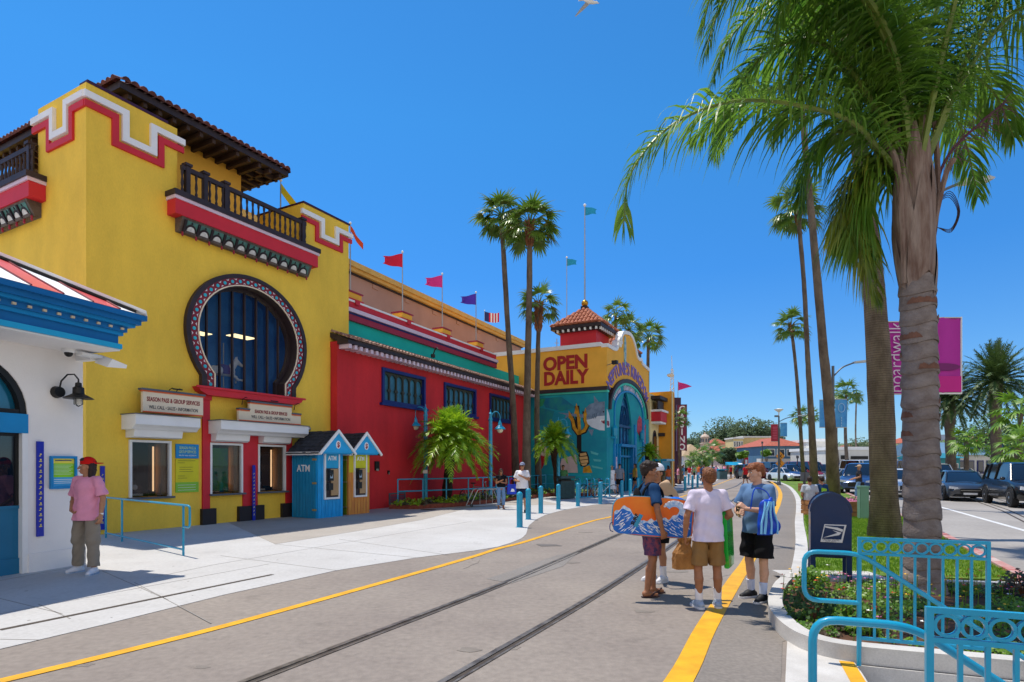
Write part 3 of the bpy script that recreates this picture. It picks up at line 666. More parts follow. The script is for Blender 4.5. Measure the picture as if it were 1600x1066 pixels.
for a, c in wins:
    b = MB(); b.box(c - .29, .3, 1.0, c - .26, .335, 2.2); b.box(a + .14, .9, 1.2, a + .17, .93, 2.2); b.obj('strip_light', M('strip_light_glow', 'ffcf9a', em=1.3, var=0), tw)
    b = MB(); r = random.Random(int(c * 10)); [b.box(a + r.uniform(.15, .7), 1.45, z, a + r.uniform(.75, 1.1), 1.54, z + r.uniform(.08, .2)) for z in (1.1, 1.35, 1.6, 1.85, 2.05)]; b.obj('shelf_goods', M('shelf_goods', '7a3a2a', r=.7, col2='2c5a6a', vs=14), tw, kind='stuff')
b = MB(); b.box(3.26, .1, .95, 3.85, .11, 2.2); b.obj('window_poster', M('poster_seagreen', '2f8f80', r=.4, col2='49b048', vs=2.2), tw)
# white hoods with a stepped profile over the windows
def hood(name, a, c, steps):
    b = MB()
    b.prism([(-.0, 2.97), (-.62, 2.97), (-.62, 2.72), (-.52, 2.66), (-.46, 2.6), (-.0, 2.6)], a, c, 'x')
    b.prism([(-.0, 2.6), (-.4, 2.6), (-.36, 2.42), (-.26, 2.4), (-.0, 2.4)], a + .1, c - .35, 'x') if steps == 1 else None
    if steps == 2:
        for q0, q1 in ((3.2, 4.3), (4.8, 5.85)): b.prism([(-.0, 2.6), (-.32, 2.6), (-.28, 2.42), (-.2, 2.38), (-.0, 2.38)], q0, q1, 'x')
    o = b.obj(name, m_wt, tw, smooth=None)
    b = MB(); b.box(a - .03, -.66, 2.97, c + .03, -.001, 2.99); b.obj('flashing', m_gray, o)
hood('window_hood', .8, 2.5, 1); hood('window_hood', 3.12, 6.28, 2)
# service signs above the hoods
def svc_sign(u0, u1, z0, z1, v, label, stepped=False):
    c = E('service_sign', label, 'sign', (*Tf.w((u0 + u1) / 2, v)[:2], z0), Tf.rz); w = u1 - u0; h = z1 - z0
    b = MB()
    if not stepped:
        b.box(-w / 2, 0, 0, w / 2, .08, h)
    else:
        b.box(-w / 2, 0, 0, w / 2, .08, h * .55); b.box(-w / 2 + .37, 0, h * .55, w / 2 - .37, .08, h)
    b.obj('board', m_cream, c)
    b = MB(); t = .035
    if not stepped:
        b.mi = 0; b.box(-w / 2 - .03, -.02, h, w / 2 + .03, .1, h + t); b.mi = 1; b.box(-w / 2 - .05, -.04, h + t, w / 2 + .05, .12, h + t + .05)
        b.mi = 0; b.box(-w / 2, -.012, 0, w / 2, -.001, .035)
    else:
        for a0, a1, z in ((-w / 2, -w / 2 + .37, h * .55), (w / 2 - .37, w / 2, h * .55), (-w / 2 + .37, w / 2 - .37, h)):
            b.mi = 0; b.box(a0, -.02, z, a1, .1, z + t); b.mi = 1; b.box(a0, -.04, z + t, a1, .12, z + t + .05)
        b.mi = 0; b.box(-w / 2, -.012, 0, w / 2, -.001, .03)
    b.obj('trim', [m_org, m_gray], c)
    b = MB(); 
    for s_ in ((-.1, .1) if not stepped else (-w * .42, w * .42)):
        b.tube([(s_, .1, h * .9), (s_, .05, h + .12), (s_, -.08, h + .16), (s_, -.14, h + .13)], .012, 5)
    b.tube([(-.13, -.14, h + .13), (.13, -.14, h + .13)], .02, 6); b.obj('sign_lamp', m_black, c)
    b.v = []
    ty = h * .56 if not stepped else h * .50
    text('SEASON PASS & GROUP SERVICES', 'lettering', M('sign_maroon', '8c1c28', r=.5), c, TF(0, -.006, ty), size=.155 if not stepped else .14, sx=.62 if not stepped else .58, off=.004)
    text('WILL CALL • SALES • INFORMATION', 'lettering', M('sign_navy', '3a4250', r=.5), c, TF(0, -.006, h * .2), size=.125, sx=.66 if not stepped else .72, off=.001)
svc_sign(1.14, 2.78, 3.05, 3.58, -.32, 'cream service sign with straight grey top above the first window hood')
svc_sign(3.9, 6.22, 3.02, 3.56, -.32, 'cream service sign with stepped top above the double window hood', True)
c = E('information_poster', 'blue and yellow information poster between ticket window and red pilaster', 'poster', (*Tf.w(2.51, -.01)[:2], .95), Tf.rz)
b = MB(); b.mi = 0; b.box(-.33, -.02, 0, .33, 0, .28); b.mi = 1; b.box(-.33, -.02, .28, .33, 0, .92); b.mi = 2; b.box(-.33, -.03, .94, .33, 0, 1.33)
b.mi = 3
for k in range(3): b.box(-.27, -.024, .06 + k * .07, .24, -.02, .068 + k * .07)
b.mi = 4
for k, wd in enumerate([.5, .2, .0, .42, .38, .44, .0, .2, .26]):
    if wd: b.box(-.27 + (.04 if 2 < k < 6 else 0), -.024, .87 - k * .06, -.27 + wd, -.02, .878 - k * .06)
b.obj('panel', [M('panel_green', '8cc83a', r=.5), M('panel_yellow', 'ded41e', r=.5), M('panel_blue', '1c8ccc', r=.5), m_wt, m_dk], c)
text('SEASON PASS &', 'lettering', M('pale_text', 'cfe6a0', r=.5), c, TF(0, -.034, 1.19), size=.11, sx=.62); text('GROUP SERVICES', 'lettering', M('pale_text', 'cfe6a0'), c, TF(0, -.034, 1.08), size=.11, sx=.58)
text('WILL CALL • SALES • INFORMATION', 'lettering', m_wt, c, TF(0, -.034, 1.0), size=.05, sx=.62)
blue_strip(Tf, .35, .12, 1.68, -.005, 'royal blue measuring board on the yellow wall behind the hand rail', 14)
blue_strip(Tf, 4.55, .0, 1.7, -.14, 'dark blue measuring board on the red pilaster between two ticket windows', 12)
c = E('wall_camera', 'small grey camera on the yellow wall above the shingled kiosk roof', 'camera', (*Tf.w(6.75, -.02)[:2], 2.95), Tf.rz)
b = MB(); b.box(-.05, -.04, -.05, .05, .0, .05); b.obj('mount', m_steel, c); b = MB(); b.ell((0, -.1, -.02), (.07, .07, .07)); b.obj('dome', m_steel, c, smooth=60)
# penthouse with tiled roof
b = MB(); b.box(2.0, 1.5, FL + .02, 5.35, 6.0, 11.42); b.obj('penthouse_wall', m_yw2, tw)
b = MB(); ex0, ex1, ey0, ey1, ez = .95, 6.3, .35, 7.6, 11.42
b.box(ex0 + .1, ey0 + .1, ez, ex1 - .1, ey1 - .1, ez + .1)
b.box(ex0, ey0, ez - .02, ex1, ey0 + .1, ez + .16); b.box(ex0, ey1 - .1, ez - .02, ex1, ey1, ez + .16); b.box(ex0, ey0 + .1, ez - .02, ex0 + .1, ey1 - .1, ez + .16); b.box(ex1 - .1, ey0 + .1, ez - .02, ex1, ey1 - .1, ez + .16)
b.obj('eaves', m_dk, tw)
b = MB()
for i in range(13): b.box(ex0 + .25 + i * .4, ey0 + .1, ez - .14, ex0 + .35 + i * .4, 1.5, ez)
for i in range(16): b.box(ex0 + .1, ey0 + .4 + i * .44, ez - .14, 2.0, ey0 + .5 + i * .44, ez); b.box(5.35, ey0 + .4 + i * .44, ez - .14, ex1 - .1, ey0 + .5 + i * .44, ez)
b.obj('rafter', M('rafter_brown', '44322a', r=.7, var=.2), tw)
mx_, my_ = (ex0 + ex1) / 2, (ey0 + ey1) / 2; hw_ = (ex1 - ex0) / 2; zt = ez + .16; sl_ = .33
b = MB(); r0 = (mx_, ey0 + hw_, zt + hw_ * sl_); r1 = (mx_, ey1 - hw_, zt + hw_ * sl_)
cs = [(ex0, ey0, zt), (ex1, ey0, zt), (ex1, ey1, zt), (ex0, ey1, zt)]
b.add(cs + [r0, r1], [(0, 1, 4), (1, 2, 5, 4), (2, 3, 5), (3, 0, 4, 5)])
k = 24
for i in range(k):
    x = ex0 + (ex1 - ex0) * (i + .5) / k; h = min(x - ex0, ex1 - x)
    tiles(b, (x - .11, ey0 - .1, zt - .0), (x + .11, ey0 - .1, zt), (0, h + .1, (h + .1) * sl_), w=.2, r=.1)
    tiles(b, (x - .11, ey1 + .1, zt), (x + .11, ey1 + .1, zt), (0, -h - .1, (h + .1) * sl_), w=.2, r=.1)
k = 32
for i in range(k):
    y = ey0 + (ey1 - ey0) * (i + .5) / k; h = min(y - ey0, ey1 - y, hw_)
    tiles(b, (ex0 - .1, y - .11, zt), (ex0 - .1, y + .11, zt), (h + .1, 0, (h + .1) * sl_), w=.2, r=.1)
    tiles(b, (ex1 + .1, y - .11, zt), (ex1 + .1, y + .11, zt), (-h - .1, 0, (h + .1) * sl_), w=.2, r=.1)
b.obj('tile_roof', m_tiled, tw)
# ---------------------------------------------------------------- flags
def flag(x, y, z0, z1, col, label, size=.8, d=(-.75, .2), shape='swallow', rp=.03, ball=True):
    c = E('flag', label, 'flag', (x, y, z0)); h = z1 - z0
    b = MB(); b.tube([(0, 0, 0), (0, 0, h)], [rp, rp * .6], 8); b.obj('pole', m_steel, c, smooth=60)
    if ball: b = MB(); b.ell((0, 0, h + rp), (rp * 1.8,) * 3); b.obj('finial', m_wt, c, smooth=60)
    b = MB(); n = 10; dv = Vector((*d, 0)).normalized(); pv = Vector((-dv.y, dv.x, 0)); top = []; bot = []
    for i in range(n + 1):
        t = i / n; wv = math.sin(t * 7 + size) * .09 * size * (.3 + t); p = dv * t * size + pv * wv
        if shape == 'pennant': ha, hb = 0 - .3 * t * size * 1.0, -.62 * size + .3 * t * size
        elif shape == 'droop': ha, hb = -1.3 * t * size, -.35 * size - 1.35 * t * size
        elif shape == 'rect': ha, hb = -.12 * math.sin(t * 3) * size, -.62 * size - .12 * math.sin(t * 3) * size
        else: ha, hb = -.22 * t * size, -.72 * size + (.12 * t) * size
        top.append(p + Vector((0, 0, h - .05 + ha))); bot.append(p + Vector((0, 0, h - .05 + hb)))
    q = .006; cnt = len(top); cutm = (shape == 'swallow')
    if cutm: # notch
        mid_ = (top[-1] + bot[-1]) / 2 - dv * .28 * size; top.append(top[-1] * 1.0); bot.append(bot[-1] * 1.0)
        top[-2] = top[-2] ; 
    for s_ in (q, -q):
        vs = [p + pv * s_ for p in top[:n + 1]] + [p + pv * s_ for p in bot[:n + 1]]
        fs = [(i, i + 1, n + 2 + i, n + 1 + i) for i in range(n)] if s_ < 0 else [(i + 1, i, n + 1 + i, n + 2 + i) for i in range(n)]
        if cutm:
            vs.append(mid_ + pv * s_); m2 = len(vs) - 1; fs = fs[:-1]
            fs += [(n - 1, n, m2), (m2, 2 * n + 1, 2 * n), (n - 1, m2, 2 * n)] if s_ < 0 else [(n, n - 1, m2), (2 * n + 1, m2, 2 * n), (m2, n - 1, 2 * n)]
        b.add(vs, fs)
    mats = col if isinstance(col, list) else [col]
    o = b.obj('cloth', mats, c, smooth=80)
    return c, o
m_fy = M('flag_yellow', 'f2d418', r=.7); m_fo = M('flag_orange', 'e8521c', r=.7); m_fr = M('flag_crimson', 'd80f38', r=.7); m_fm = M('flag_magenta', 'e03088', r=.7); m_fv = M('flag_violet', '5432b8', r=.7); m_ft = M('flag_turquoise', '1c9cc0', r=.7)
p = Tf.w(6.7, 1.2); flag(p[0], p[1], 10.5, A(441, 283, p[1]).z, m_fy, 'yellow pennant drooping on a pole above the tower', .95, (.55, .15), 'droop')
# ---------------------------------------------------------------- red arcade building
Rf = Fr(-5.94, 21.4, 1235); RL = 16.6
rb = E('arcade_building', 'long red stucco building with teal upper band and blue framed windows', 'building', (*Rf.o, 0), Rf.rz)
wr = [(1.9, 4.92), (6.48, 9.54), (11.06, 13.9)]
b = MB(); b.box(-.6, 0, -.1, RL, .3, 4.16); b.box(-.6, 0, 5.55, RL, .3, 6.1)
us = [-.6] + [x for w_ in wr for x in w_] + [RL]
for i in range(0, 8, 2): b.box(us[i], 0, 4.16, us[i + 1], .3, 5.55)
b.box(-.6, .3, 5.9, RL, 9, 6.1); b.obj('wall', m_red, rb)
for a, c in wr:
    b = MB(); fw = .13; b.box(a, -.07, 4.16, a + fw, .1, 5.55); b.box(c - fw, -.07, 4.16, c, .1, 5.55); b.box(a + fw, -.07, 5.42, c - fw, .1, 5.55); b.box(a + fw, -.07, 4.16, c - fw, .1, 4.28); b.box(a - .12, -.14, 4.06, c + .12, -.001, 4.16)
    wn = b.obj('window', m_navy, rb)
    b = MB(); b.box(a + fw, .12, 4.28, c - fw, .14, 5.42); b.obj('pane', M('louvre_blue', '3f7f9c', r=.4, col2='2f6076', vs=2), wn)
    b = MB(); n = 6; w = (c - a - 2 * fw) / n
    for i in range(n):
        x = a + fw + w * i
        if i: b.box(x - .03, .04, 4.28, x + .03, .12, 5.42)
        # lobed arch tops
        pts = [(x + .0, 5.42), (x, 5.1)] + [(x + w * .5 + w * .45 * math.cos(PI - PI * j / 8), 5.12 + .22 * math.sin(PI * j / 8)) for j in range(9)] + [(x + w, 5.1), (x + w, 5.42)]
        b.prism(pts, .05, .115)
        for s_ in (0, 1): b.prism([(x + s_ * w, 4.28 + q) for q in (.28, .55)] + [(x + (.12 if s_ == 0 else w - .12), 4.28 + .415)], .05, .1)
    b.obj('grille', M('grille_olive', '3a3c30', r=.6), wn)
# tiled eave with dentils
b = MB(); b.prism([(-.5, 6.0), (-.5, 6.12), (.8, 6.62), (.8, 6.5), (-.0, 6.1), (-.0, 6.0)], -.6, RL, 'x'); b.obj('eave_board', m_dk, rb)
b = MB(); tiles(b, (-.6, -.56, 6.16), (RL, -.56, 6.16), (0, 1.36, .5), w=.21, r=.085); b.obj('eave_tiles', M('eave_tile', '6d4234', r=.8, col2='b89a88', vs=9), rb)
b = MB()
for i in range(56): b.box(-.5 + i * .3, -.46, 5.84, -.36 + i * .3, 0, 5.99)
b.obj('dentils', m_lil, rb, kind='stuff')
b = MB(); b.box(-.6, .8, 6.5, RL, 1.0, 7.25); b.obj('upper_wall', m_teal, rb)
for nm, mt, y, z0, z1 in [('lower_moulding', m_dred, .68, 7.25, 7.48), ('blue_moulding', m_navy, .66, 7.48, 7.55), ('pale_moulding', m_lil, .58, 7.55, 7.7), ('red_parapet', m_redt, .72, 7.7, 7.98), ('parapet_cap', m_wt, .68, 7.98, 8.05)]:
    b = MB(); b.box(-.6, y, z0, 13.3, 1.1, z1); b.obj(nm, mt, rb)
b = MB(); b.box(-.6, 1.1, 7.2, RL, 9, 7.3); b.obj('roof', m_conc2, rb)
pu = [1.28, 4.7, 8.0, 11.45]
for u in pu:
    b = MB(); b.mi = 0; b.box(u - .13, .64, 7.9, u + .13, .66, 8.1); b.box(u - .45, .72, 8.05, u + .45, 1.35, 8.13); b.mi = 1; b.box(u - .36, .76, 8.13, u + .36, 1.3, 8.36); b.mi = 2; b.box(u - .42, .72, 8.36, u + .42, 1.34, 8.42)
    b.obj('pedestal', [m_redt, m_yw2, m_dred], rb)
for u, m_, lb, sh, d in zip(pu, [m_fo, m_fr, m_fm, m_fv], ['orange pennant on a pole beside the tower corner', 'crimson flag on the second parapet pole', 'magenta flag on the third parapet pole', 'violet flag on the fourth parapet pole'], ['droop', 'swallow', 'swallow', 'swallow'], [(.5, -.3), (-.9, -.15), (-.9, -.1), (-.9, 0)]):
    p = Rf.w(u, 1.02); flag(p[0], p[1], 8.42, 11.12, m_, lb, .62 if sh == 'droop' else .85, d, sh)
b = MB(); b.mi = 0; b.lathe([(.1, 6.6), (.1, 6.75)], (5.9, .2, 0), 8); b.tube([(5.9, .2, 6.7), (5.9, .1, 6.95), (5.75, -.1, 7.0), (5.7, -.2, 6.9)], .03, 6)
b.obj('eave_lamp', m_black, rb)
# wall fittings near the kiosks
for (px, py, w, h) in [(588, 728, .25, .35), (606, 738, .1, .14)]:
    u, z = Rf.P(px, py); c = E('utility_box', 'small dark utility box with a label on the red wall' if w > .2 else 'tiny black switch box beside the larger utility box', 'utility box', (*Rf.w(u, -.01)[:2], z), Rf.rz)
    b = MB(); b.box(-w / 2, -.05, -h / 2, w / 2, 0, h / 2); b.obj('box', m_black, c); b = MB(); b.box(-w * .3, -.056, -h / 2 - .02, w * .3, -.0501, -h / 2 + .06); b.obj('plate', m_steel, c)
c = E('wall_vent', 'low grey louvred vent at the foot of the red wall', 'vent', (*Rf.w(2.9, -.01)[:2], .12), Rf.rz)
b = MB(); b.box(-.55, -.04, 0, .55, 0, .06); b.box(-.55, -.04, .4, .55, 0, .46); b.box(-.55, -.04, .06, -.5, 0, .4); b.box(.5, -.04, .06, .55, 0, .4); b.obj('frame', m_gray, c)
b = MB(); [b.box(-.5, -.03, .08 + k * .06, .5, -.001, .11 + k * .06) for k in range(5)]; b.obj('louvre', M('vent_blue', '33506a', r=.5), c)
# ---------------------------------------------------------------- long beige hall behind
bh = E('beige_hall', 'tall beige windowless hall with yellow cornice rising behind the red building', 'building', (*Rf.w(-2, 9)[:2], 0), Rf.rz)
b = MB(); b.box(0, 0, 6, 37, 16, 13.0); b.obj('wall', m_beige, bh)
b = MB(); b.box(-.1, -.12, 13.0, 37.1, 16.1, 13.1); b.obj('dark_line', m_dk, bh)  # thin dark band under the yellow cornice
b = MB(); b.box(-.3, -.35, 13.1, 37.3, 16.3, 13.3); b.box(-.4, -.5, 13.3, 37.4, 16.4, 13.62); b.obj('cornice', M('cornice_yellow', (.70, .42, .10), r=.7, var=.1), bh)
b = MB(); 
for k in range(10): b.box(3.4 * k + 1, -.06, 12.7, 3.4 * k + 1.5, 0, 12.95)
b.obj('bracket', m_beige, bh)
# ================================================================ corner entertainment hall with teal mural
Nf = Fr(5.54, 34.4, 1285); NW = 9.4
nh = E('entertainment_hall', 'yellow and teal corner hall with ocean mural, arched entrance and curved gable', 'building', (*Nf.o, 0), Nf.rz)
m_mur = M('mural_teal', '12a0a6', r=.7, col2='0c8298', vs=.5, bump=.1)
m_aqua = M('aqua_line', '4cd0b8', r=.6)
b = MB()
b.box(0, 0, -.1, .3, 16, 5.98); b.box(.3, 15.7, -.1, NW, 16, 5.98); b.box(NW - .3, .3, -.1, NW, 15.7, 5.98)
AC, AA, AZ, AH = 4.5, 4.25, 5.0, 2.25
def ea(a_, h_, n=28, z=AZ): return [(AC + a_ * math.cos(PI - PI * i / n), z + h_ * math.sin(PI - PI * i / n)) for i in range(n + 1)]
WA = (3.7, 1.35)   # window centre, half width
win = [(WA[0] - WA[1], 3.0), (WA[0] - WA[1], 4.4), (WA[0] - .95, 5.4), (WA[0] - .45, 6.1), (WA[0], 6.5), (WA[0] + .45, 6.1), (WA[0] + .95, 5.4), (WA[0] + WA[1], 4.4), (WA[0] + WA[1], 3.0)]
DX = (2.3, 5.1)
arch = ea(AA - .25, AH - .25)
mid = len(arch) // 2
pl = [(0.3, 0), (DX[0], 0), (DX[0], 3.0)] + win[:5] + [(WA[0], 7.0)] + [p for p in arch[1:mid + 1] if p[0] < WA[0]][::-1] + [(0.3, AZ)]
b.prism(pl, 0, .3)
pr = [(DX[1], 0), (NW, 0), (NW, AZ)] + [p for p in arch if p[0] > WA[0]][::-1] + [(WA[0], 7.0)] + win[4:] + [(DX[1], 3.0)]
b.prism(pr, .0, .3)
b.obj('mural_wall', m_mur, nh)
b = MB(); b.box(-.05, -.05, 5.99, .3, 16, 6.1); b.obj('aqua_moulding', m_aqua, nh)
b = MB(); b.box(-.12, -.05, 6.1, .3, 16.1, 6.32); ribbon(b, ea(AA, AH), ea(AA - .25, AH - .25), -.14, .3); b.obj('dark_moulding', m_dk, nh, smooth=30)
b = MB(); ribbon(b, ea(AA - .26, AH - .26), ea(AA - .4, AH - .4), -.08, 0); b.obj('arch_line', m_aqua, nh, smooth=30)
b = MB(); ribbon(b, ea(AA - 1.0, AH - .75), ea(AA - 1.12, AH - .85), -.08, 0); b.box(AC - AA + 1.0, -.08, 0, AC - AA + 1.12, 0, AZ); b.box(AC + AA - 1.12, -.08, 0, AC + AA - 1.0, 0, AZ); b.obj('inner_arch_line', m_blue, nh, smooth=30)
# upper yellow wall + gable
gab = [(0, 8.72), (1.35, 8.72), (1.9, 8.9), (2.15, 9.3), (2.35, 9.3), (2.5, 9.2), (2.62, 9.4), (2.8, 9.8), (3.3, 10.1), (4.5, 10.25), (5.3, 10.05), (5.9, 9.6), (6.3, 9.1), (6.8, 8.95), (7.3, 9.0), (7.7, 8.75), (NW, 8.6)]
gab = [(p.x, p.y) for p in smooth_path([(*q, 0) for q in gab], 4)]
top = ea(AA - .02, AH - .02)
b = MB(); b.prism([(0, 6.32), (AC - AA * .8, 6.35)] + [p for p in top if p[1] > 6.4] + [(AC + AA * .8, 6.35), (NW, 6.32)] + gab[::-1], 0, .3)
b.box(0, .3, 6.32, .3, 16, 8.7); b.box(NW - .3, .3, 6.0, NW, 16, 8.6); b.box(.3, .3, 8.3, NW - .3, 16, 8.45)
b.obj('upper_wall', m_yw2, nh)
b = MB(); b.strip(gab, .22, -.08, .34); b.box(-.1, .35, 8.68, .36, 16, 8.92); b.obj('gable_coping', m_wt, nh, smooth=40)
b = MB()
for (c, z, r) in ((2.3, 9.25, .33),):
    b.strip([(c + (r - .0) * math.cos(t) * (1 - t / 12), z + r * math.sin(t) * (1 - t / 12)) for t in [i * .35 for i in range(22)]], .14, -.13, .0)
b.obj('scroll', m_wt, nh, smooth=40)
b = MB(); b.prism([(3.5 + .2 * math.cos(t), 8.95 + .95 * math.sin(t)) for t in [2 * PI * i / 20 for i in range(20)]], -.06, 0); b.obj('medallion', M('medallion_blue', '3f9ab8', r=.5, col2='b9c8c0', vs=5), nh)
# lettering
m_lr = M('sign_red', 'a81c1c', r=.5, var=.1)
text('OPEN', 'lettering', m_lr, nh, TX(-.03, 2.62, 7.52), size=1.12, sx=1.0, off=.045, ext=.03)
text('DAILY', 'lettering', m_lr, nh, TX(-.03, 2.62, 6.62), size=1.12, sx=.93, off=.045, ext=.03)
def bend(x, y):
    a = PI / 2 - x / 4.15 * 1.0; return AC + (AA + .28 + y) * math.cos(a) - 0, AZ + (AH + .28 + y) * math.sin(a)
text("NEPTUNE'S KINGDOM", 'lettering', M('sign_purple', '8668b4', r=.5), nh, TF(0, -.05, 0), size=1.1, sx=.82, off=.02, ext=.04, bend=bend)
def bend2(x, y):
    a = PI / 2 - x / 3.4; return AC + (AA - .9 + y) * math.cos(a), AZ + (AH - .72 + y) * math.sin(a)
b = MB()
for k in range(26):
    if k in (7, 8, 17): continue
    x = (k - 13) * .3; h = .3 + (k * 7 % 3) * .05
    q = [bend2(x, 0), bend2(x + .09, 0), bend2(x + .12, h), bend2(x + .03, h)]; b.prism(q, -.03, 0)
    q = [bend2(x + .12, .0), bend2(x + .2, .0), bend2(x + .2, h * .5), bend2(x + .12, h * .55)]; b.prism(q, -.03, 0) if k % 3 else None
b.obj('arch_ornament', m_lil, nh)
# entrance: stained window, doors, lamps
b = MB(); b.prism(win, .2, .24); ew = b.obj('arch_window', M('stained_blue', '3a9cd0', r=.15, col2='0d3c66', vs=1.6, spec=.8), nh)
b = MB(); b.strip(win[1:-1], .09, .1, .2)
for s_ in (-.7, 0, .7): b.box(WA[0] + s_ - .025, .1, 3, WA[0] + s_ + .025, .2, 5.4)
for i in range(3):
    r = .45 + i * .35; b.strip([(WA[0] + r * math.cos(t) * .9, 4.3 + r * 1.5 * math.sin(t)) for t in [PI * j / 10 for j in range(11)]], .05, .08, .2)
b.box(WA[0] - 1.35, .06, 4.1, WA[0] + 1.35, .2, 4.25); b.obj('tracery', M('tracery_blue', '084878', r=.5), ew)
b = MB(); b.box(DX[0] - .15, -.25, 2.85, DX[1] + .15, .3, 3.02); b.box(DX[0] - .12, -.12, 0, DX[0] + .1, .28, 2.85); b.box(DX[1] - .1, -.12, 0, DX[1] + .12, .28, 2.85); b.box(DX[0] + .1, .02, 2.2, DX[1] - .1, .2, 2.32)
b.obj('portal', m_blue, nh)
b = MB(); b.box(DX[0] + .1, .22, 0, DX[1] - .1, .26, 2.85); b.obj('door', m_gl, nh)
b = MB(); [b.box(x, .14, 0, x + .07, .22, 2.85) for x in (2.4, 3.1, 3.68, 4.3, 4.92)]; b.obj('door_frame', m_blue2, nh)
for u in (.9, 6.9):
    b = MB(); b.box(u - .12, -.3, 3.3, u + .12, 0, 3.4); b.lathe([(.1, 3.4), (.16, 3.5), (.18, 3.9), (.05, 4.1)], (u, -.2, 0), 8); b.obj('lantern', m_turq, nh)
b = MB(); b.box(1.15, -.1, 0, 1.4, 0, 3.0); b.box(1.7, -.08, 0, 1.85, 0, 3.0); b.box(5.6, -.1, 0, 5.9, 0, 4.4); b.box(7.6, -.1, 0, 7.9, 0, 4.8); objs(b, 'pilaster', m_blue, nh)
b = MB(); b.box(1.42, -.09, .2, 1.68, -.001, 2.2); b.obj('poster', M('poster_pink', 'cfa8c0', r=.5, col2='e8e0e0', vs=4), nh)
b = MB(); b.prism([(6.3, 4.0), (6.9, 3.7), (7.5, 4.2), (7.5, 4.9), (6.9, 5.1), (6.4, 4.7)], -.02, 0); b.prism([(7.9, 3.3), (8.4, 3.2), (8.5, 4.6), (8.0, 4.4)], -.02, 0); b.obj('mural_coral', M('mural_coral', 'd04048', r=.6, col2='a03048', vs=5), nh)
c = E('projector_lamp', 'small grey projector lamp on the yellow corner left of the purple lettering', 'lamp', (*Nf.w(-.05, -.1)[:2], 7.55), Nf.rz)
b = MB(); b.tube([(.1, .1, 0), (-.5, -.5, 0)], .03, 6); b.obj('arm', m_steel, c); b = MB(); b.box(-.75, -.75, -.1, -.45, -.45, .1); b.obj('housing', m_black, c)
# mural figures on the side wall
def mp(pts): return [Nf.Sd(x / 3.553 + 720, y / 3.553 + 440) for x, y in pts]
def mural(name, polys, mat, o):
    b = MB()
    for p in polys: b.prism(mp(p), -o, -.001, 'x')
    return b.obj(name, mat, nh)
m_sg = M('shark_grey', '7f93a6', r=.65, col2='5f7488', vs=3); m_sw = M('shark_white', 'cfd8de', r=.65)
mural('mural_shark', [[(688, 735), (692, 705), (715, 682), (745, 672), (799, 666), (799, 745), (760, 748), (720, 765), (695, 770)], [(738, 632), (768, 672), (742, 676)], [(540, 728), (690, 738), (690, 758), (600, 745), (575, 765), (585, 742)], [(706, 822), (728, 858), (738, 822)]], m_sg, .008)
mural('mural_shark_belly', [[(697, 768), (722, 764), (760, 748), (799, 745), (799, 828), (770, 825), (725, 808), (705, 790)]], m_sw, .010)
b = MB(); b.prism([(0.001, 5.0), (.35, 4.75), (.55, 4.35), (.5, 3.95), (0.001, 3.9)], -.01, 0); b.obj('mural_snout', m_sw, nh)
b = MB(); b.prism([(0.001, 4.3), (.35, 4.3), (.45, 4.1), (.3, 3.98), (0.001, 4.05)], -.014, -.0101); b.obj('mural_mouth', M('mouth_red', '8c2f3f', r=.6), nh)
mural('mural_mouth', [[(776, 772), (799, 768), (799, 790), (790, 788)]], M('mouth_red', '8c2f3f'), .014)
m_gold = M('mural_gold', 'd8a020', r=.6, col2='a87418', vs=4); m_ink = M('mural_ink', '181410', r=.7)
def mstrip(name, paths, w, mat, o):
    b = MB()
    for p in paths: b.strip(mp(p), w, -o, -.001, 'x')
    return b.obj(name, mat, nh)
mstrip('mural_outline', [[(657, 950), (657, 850)], [(645, 690), (652, 840)], [(604, 735), (622, 770), (628, 812), (652, 845), (688, 830), (702, 800), (690, 760), (688, 720)]], .3, m_ink, .004)
mstrip('mural_trident', [[(660, 850), (655, 760), (643, 700)], [(606, 745), (622, 775), (630, 812), (652, 842), (685, 828), (700, 800), (690, 765), (689, 730)]], .19, m_gold, .009)
mural('mural_trident_tips', [[(642, 675), (658, 735), (630, 735)], [(600, 718), (628, 762), (598, 758)], [(692, 700), (702, 742), (680, 742)]], m_gold, .013)
m_sk = M('mural_skin', 'd8b070', r=.65)
mural('mural_hand', [[(652, 960), (668, 942), (700, 945), (712, 975), (715, 1010), (690, 1030), (665, 1025), (655, 995)]], m_ink, .005)
mural('mural_fingers', [[(660, 955), (695, 950), (700, 965), (664, 970)], [(658, 975), (702, 970), (706, 985), (662, 990)], [(662, 994), (706, 989), (708, 1004), (668, 1010)], [(668, 1013), (702, 1007), (698, 1020), (676, 1024)]], m_sk, .009)
mural('mural_sleeve', [[(680, 1033), (715, 1020), (730, 1062), (678, 1062)]], m_gold, .009)
mural('mural_robe', [[(440, 870), (500, 960), (470, 985), (440, 1000)], [(560, 985), (640, 960), (650, 1062), (540, 1062)]], M('robe_grey', 'c8b8b0', r=.7), .006)
mural('mural_cloak', [[(430, 960), (480, 975), (450, 1040), (425, 1040)]], M('cloak_red', 'a81828', r=.7), .008)
mural('mural_water', [[(440, 650), (560, 640), (640, 700), (560, 720), (470, 700)], [(440, 700), (520, 720), (500, 790), (440, 800)]], M('mural_deep', '0e6c8c', r=.7, col2='1c8c80', vs=1.5), .003)
mural('mural_rays', [[(720, 940), (765, 955), (760, 965), (725, 955)], [(735, 985), (780, 990), (775, 1000), (740, 998)], [(725, 1020), (790, 1035), (785, 1043), (730, 1032)]], M('mural_ray', '58b8b8', r=.7), .004)
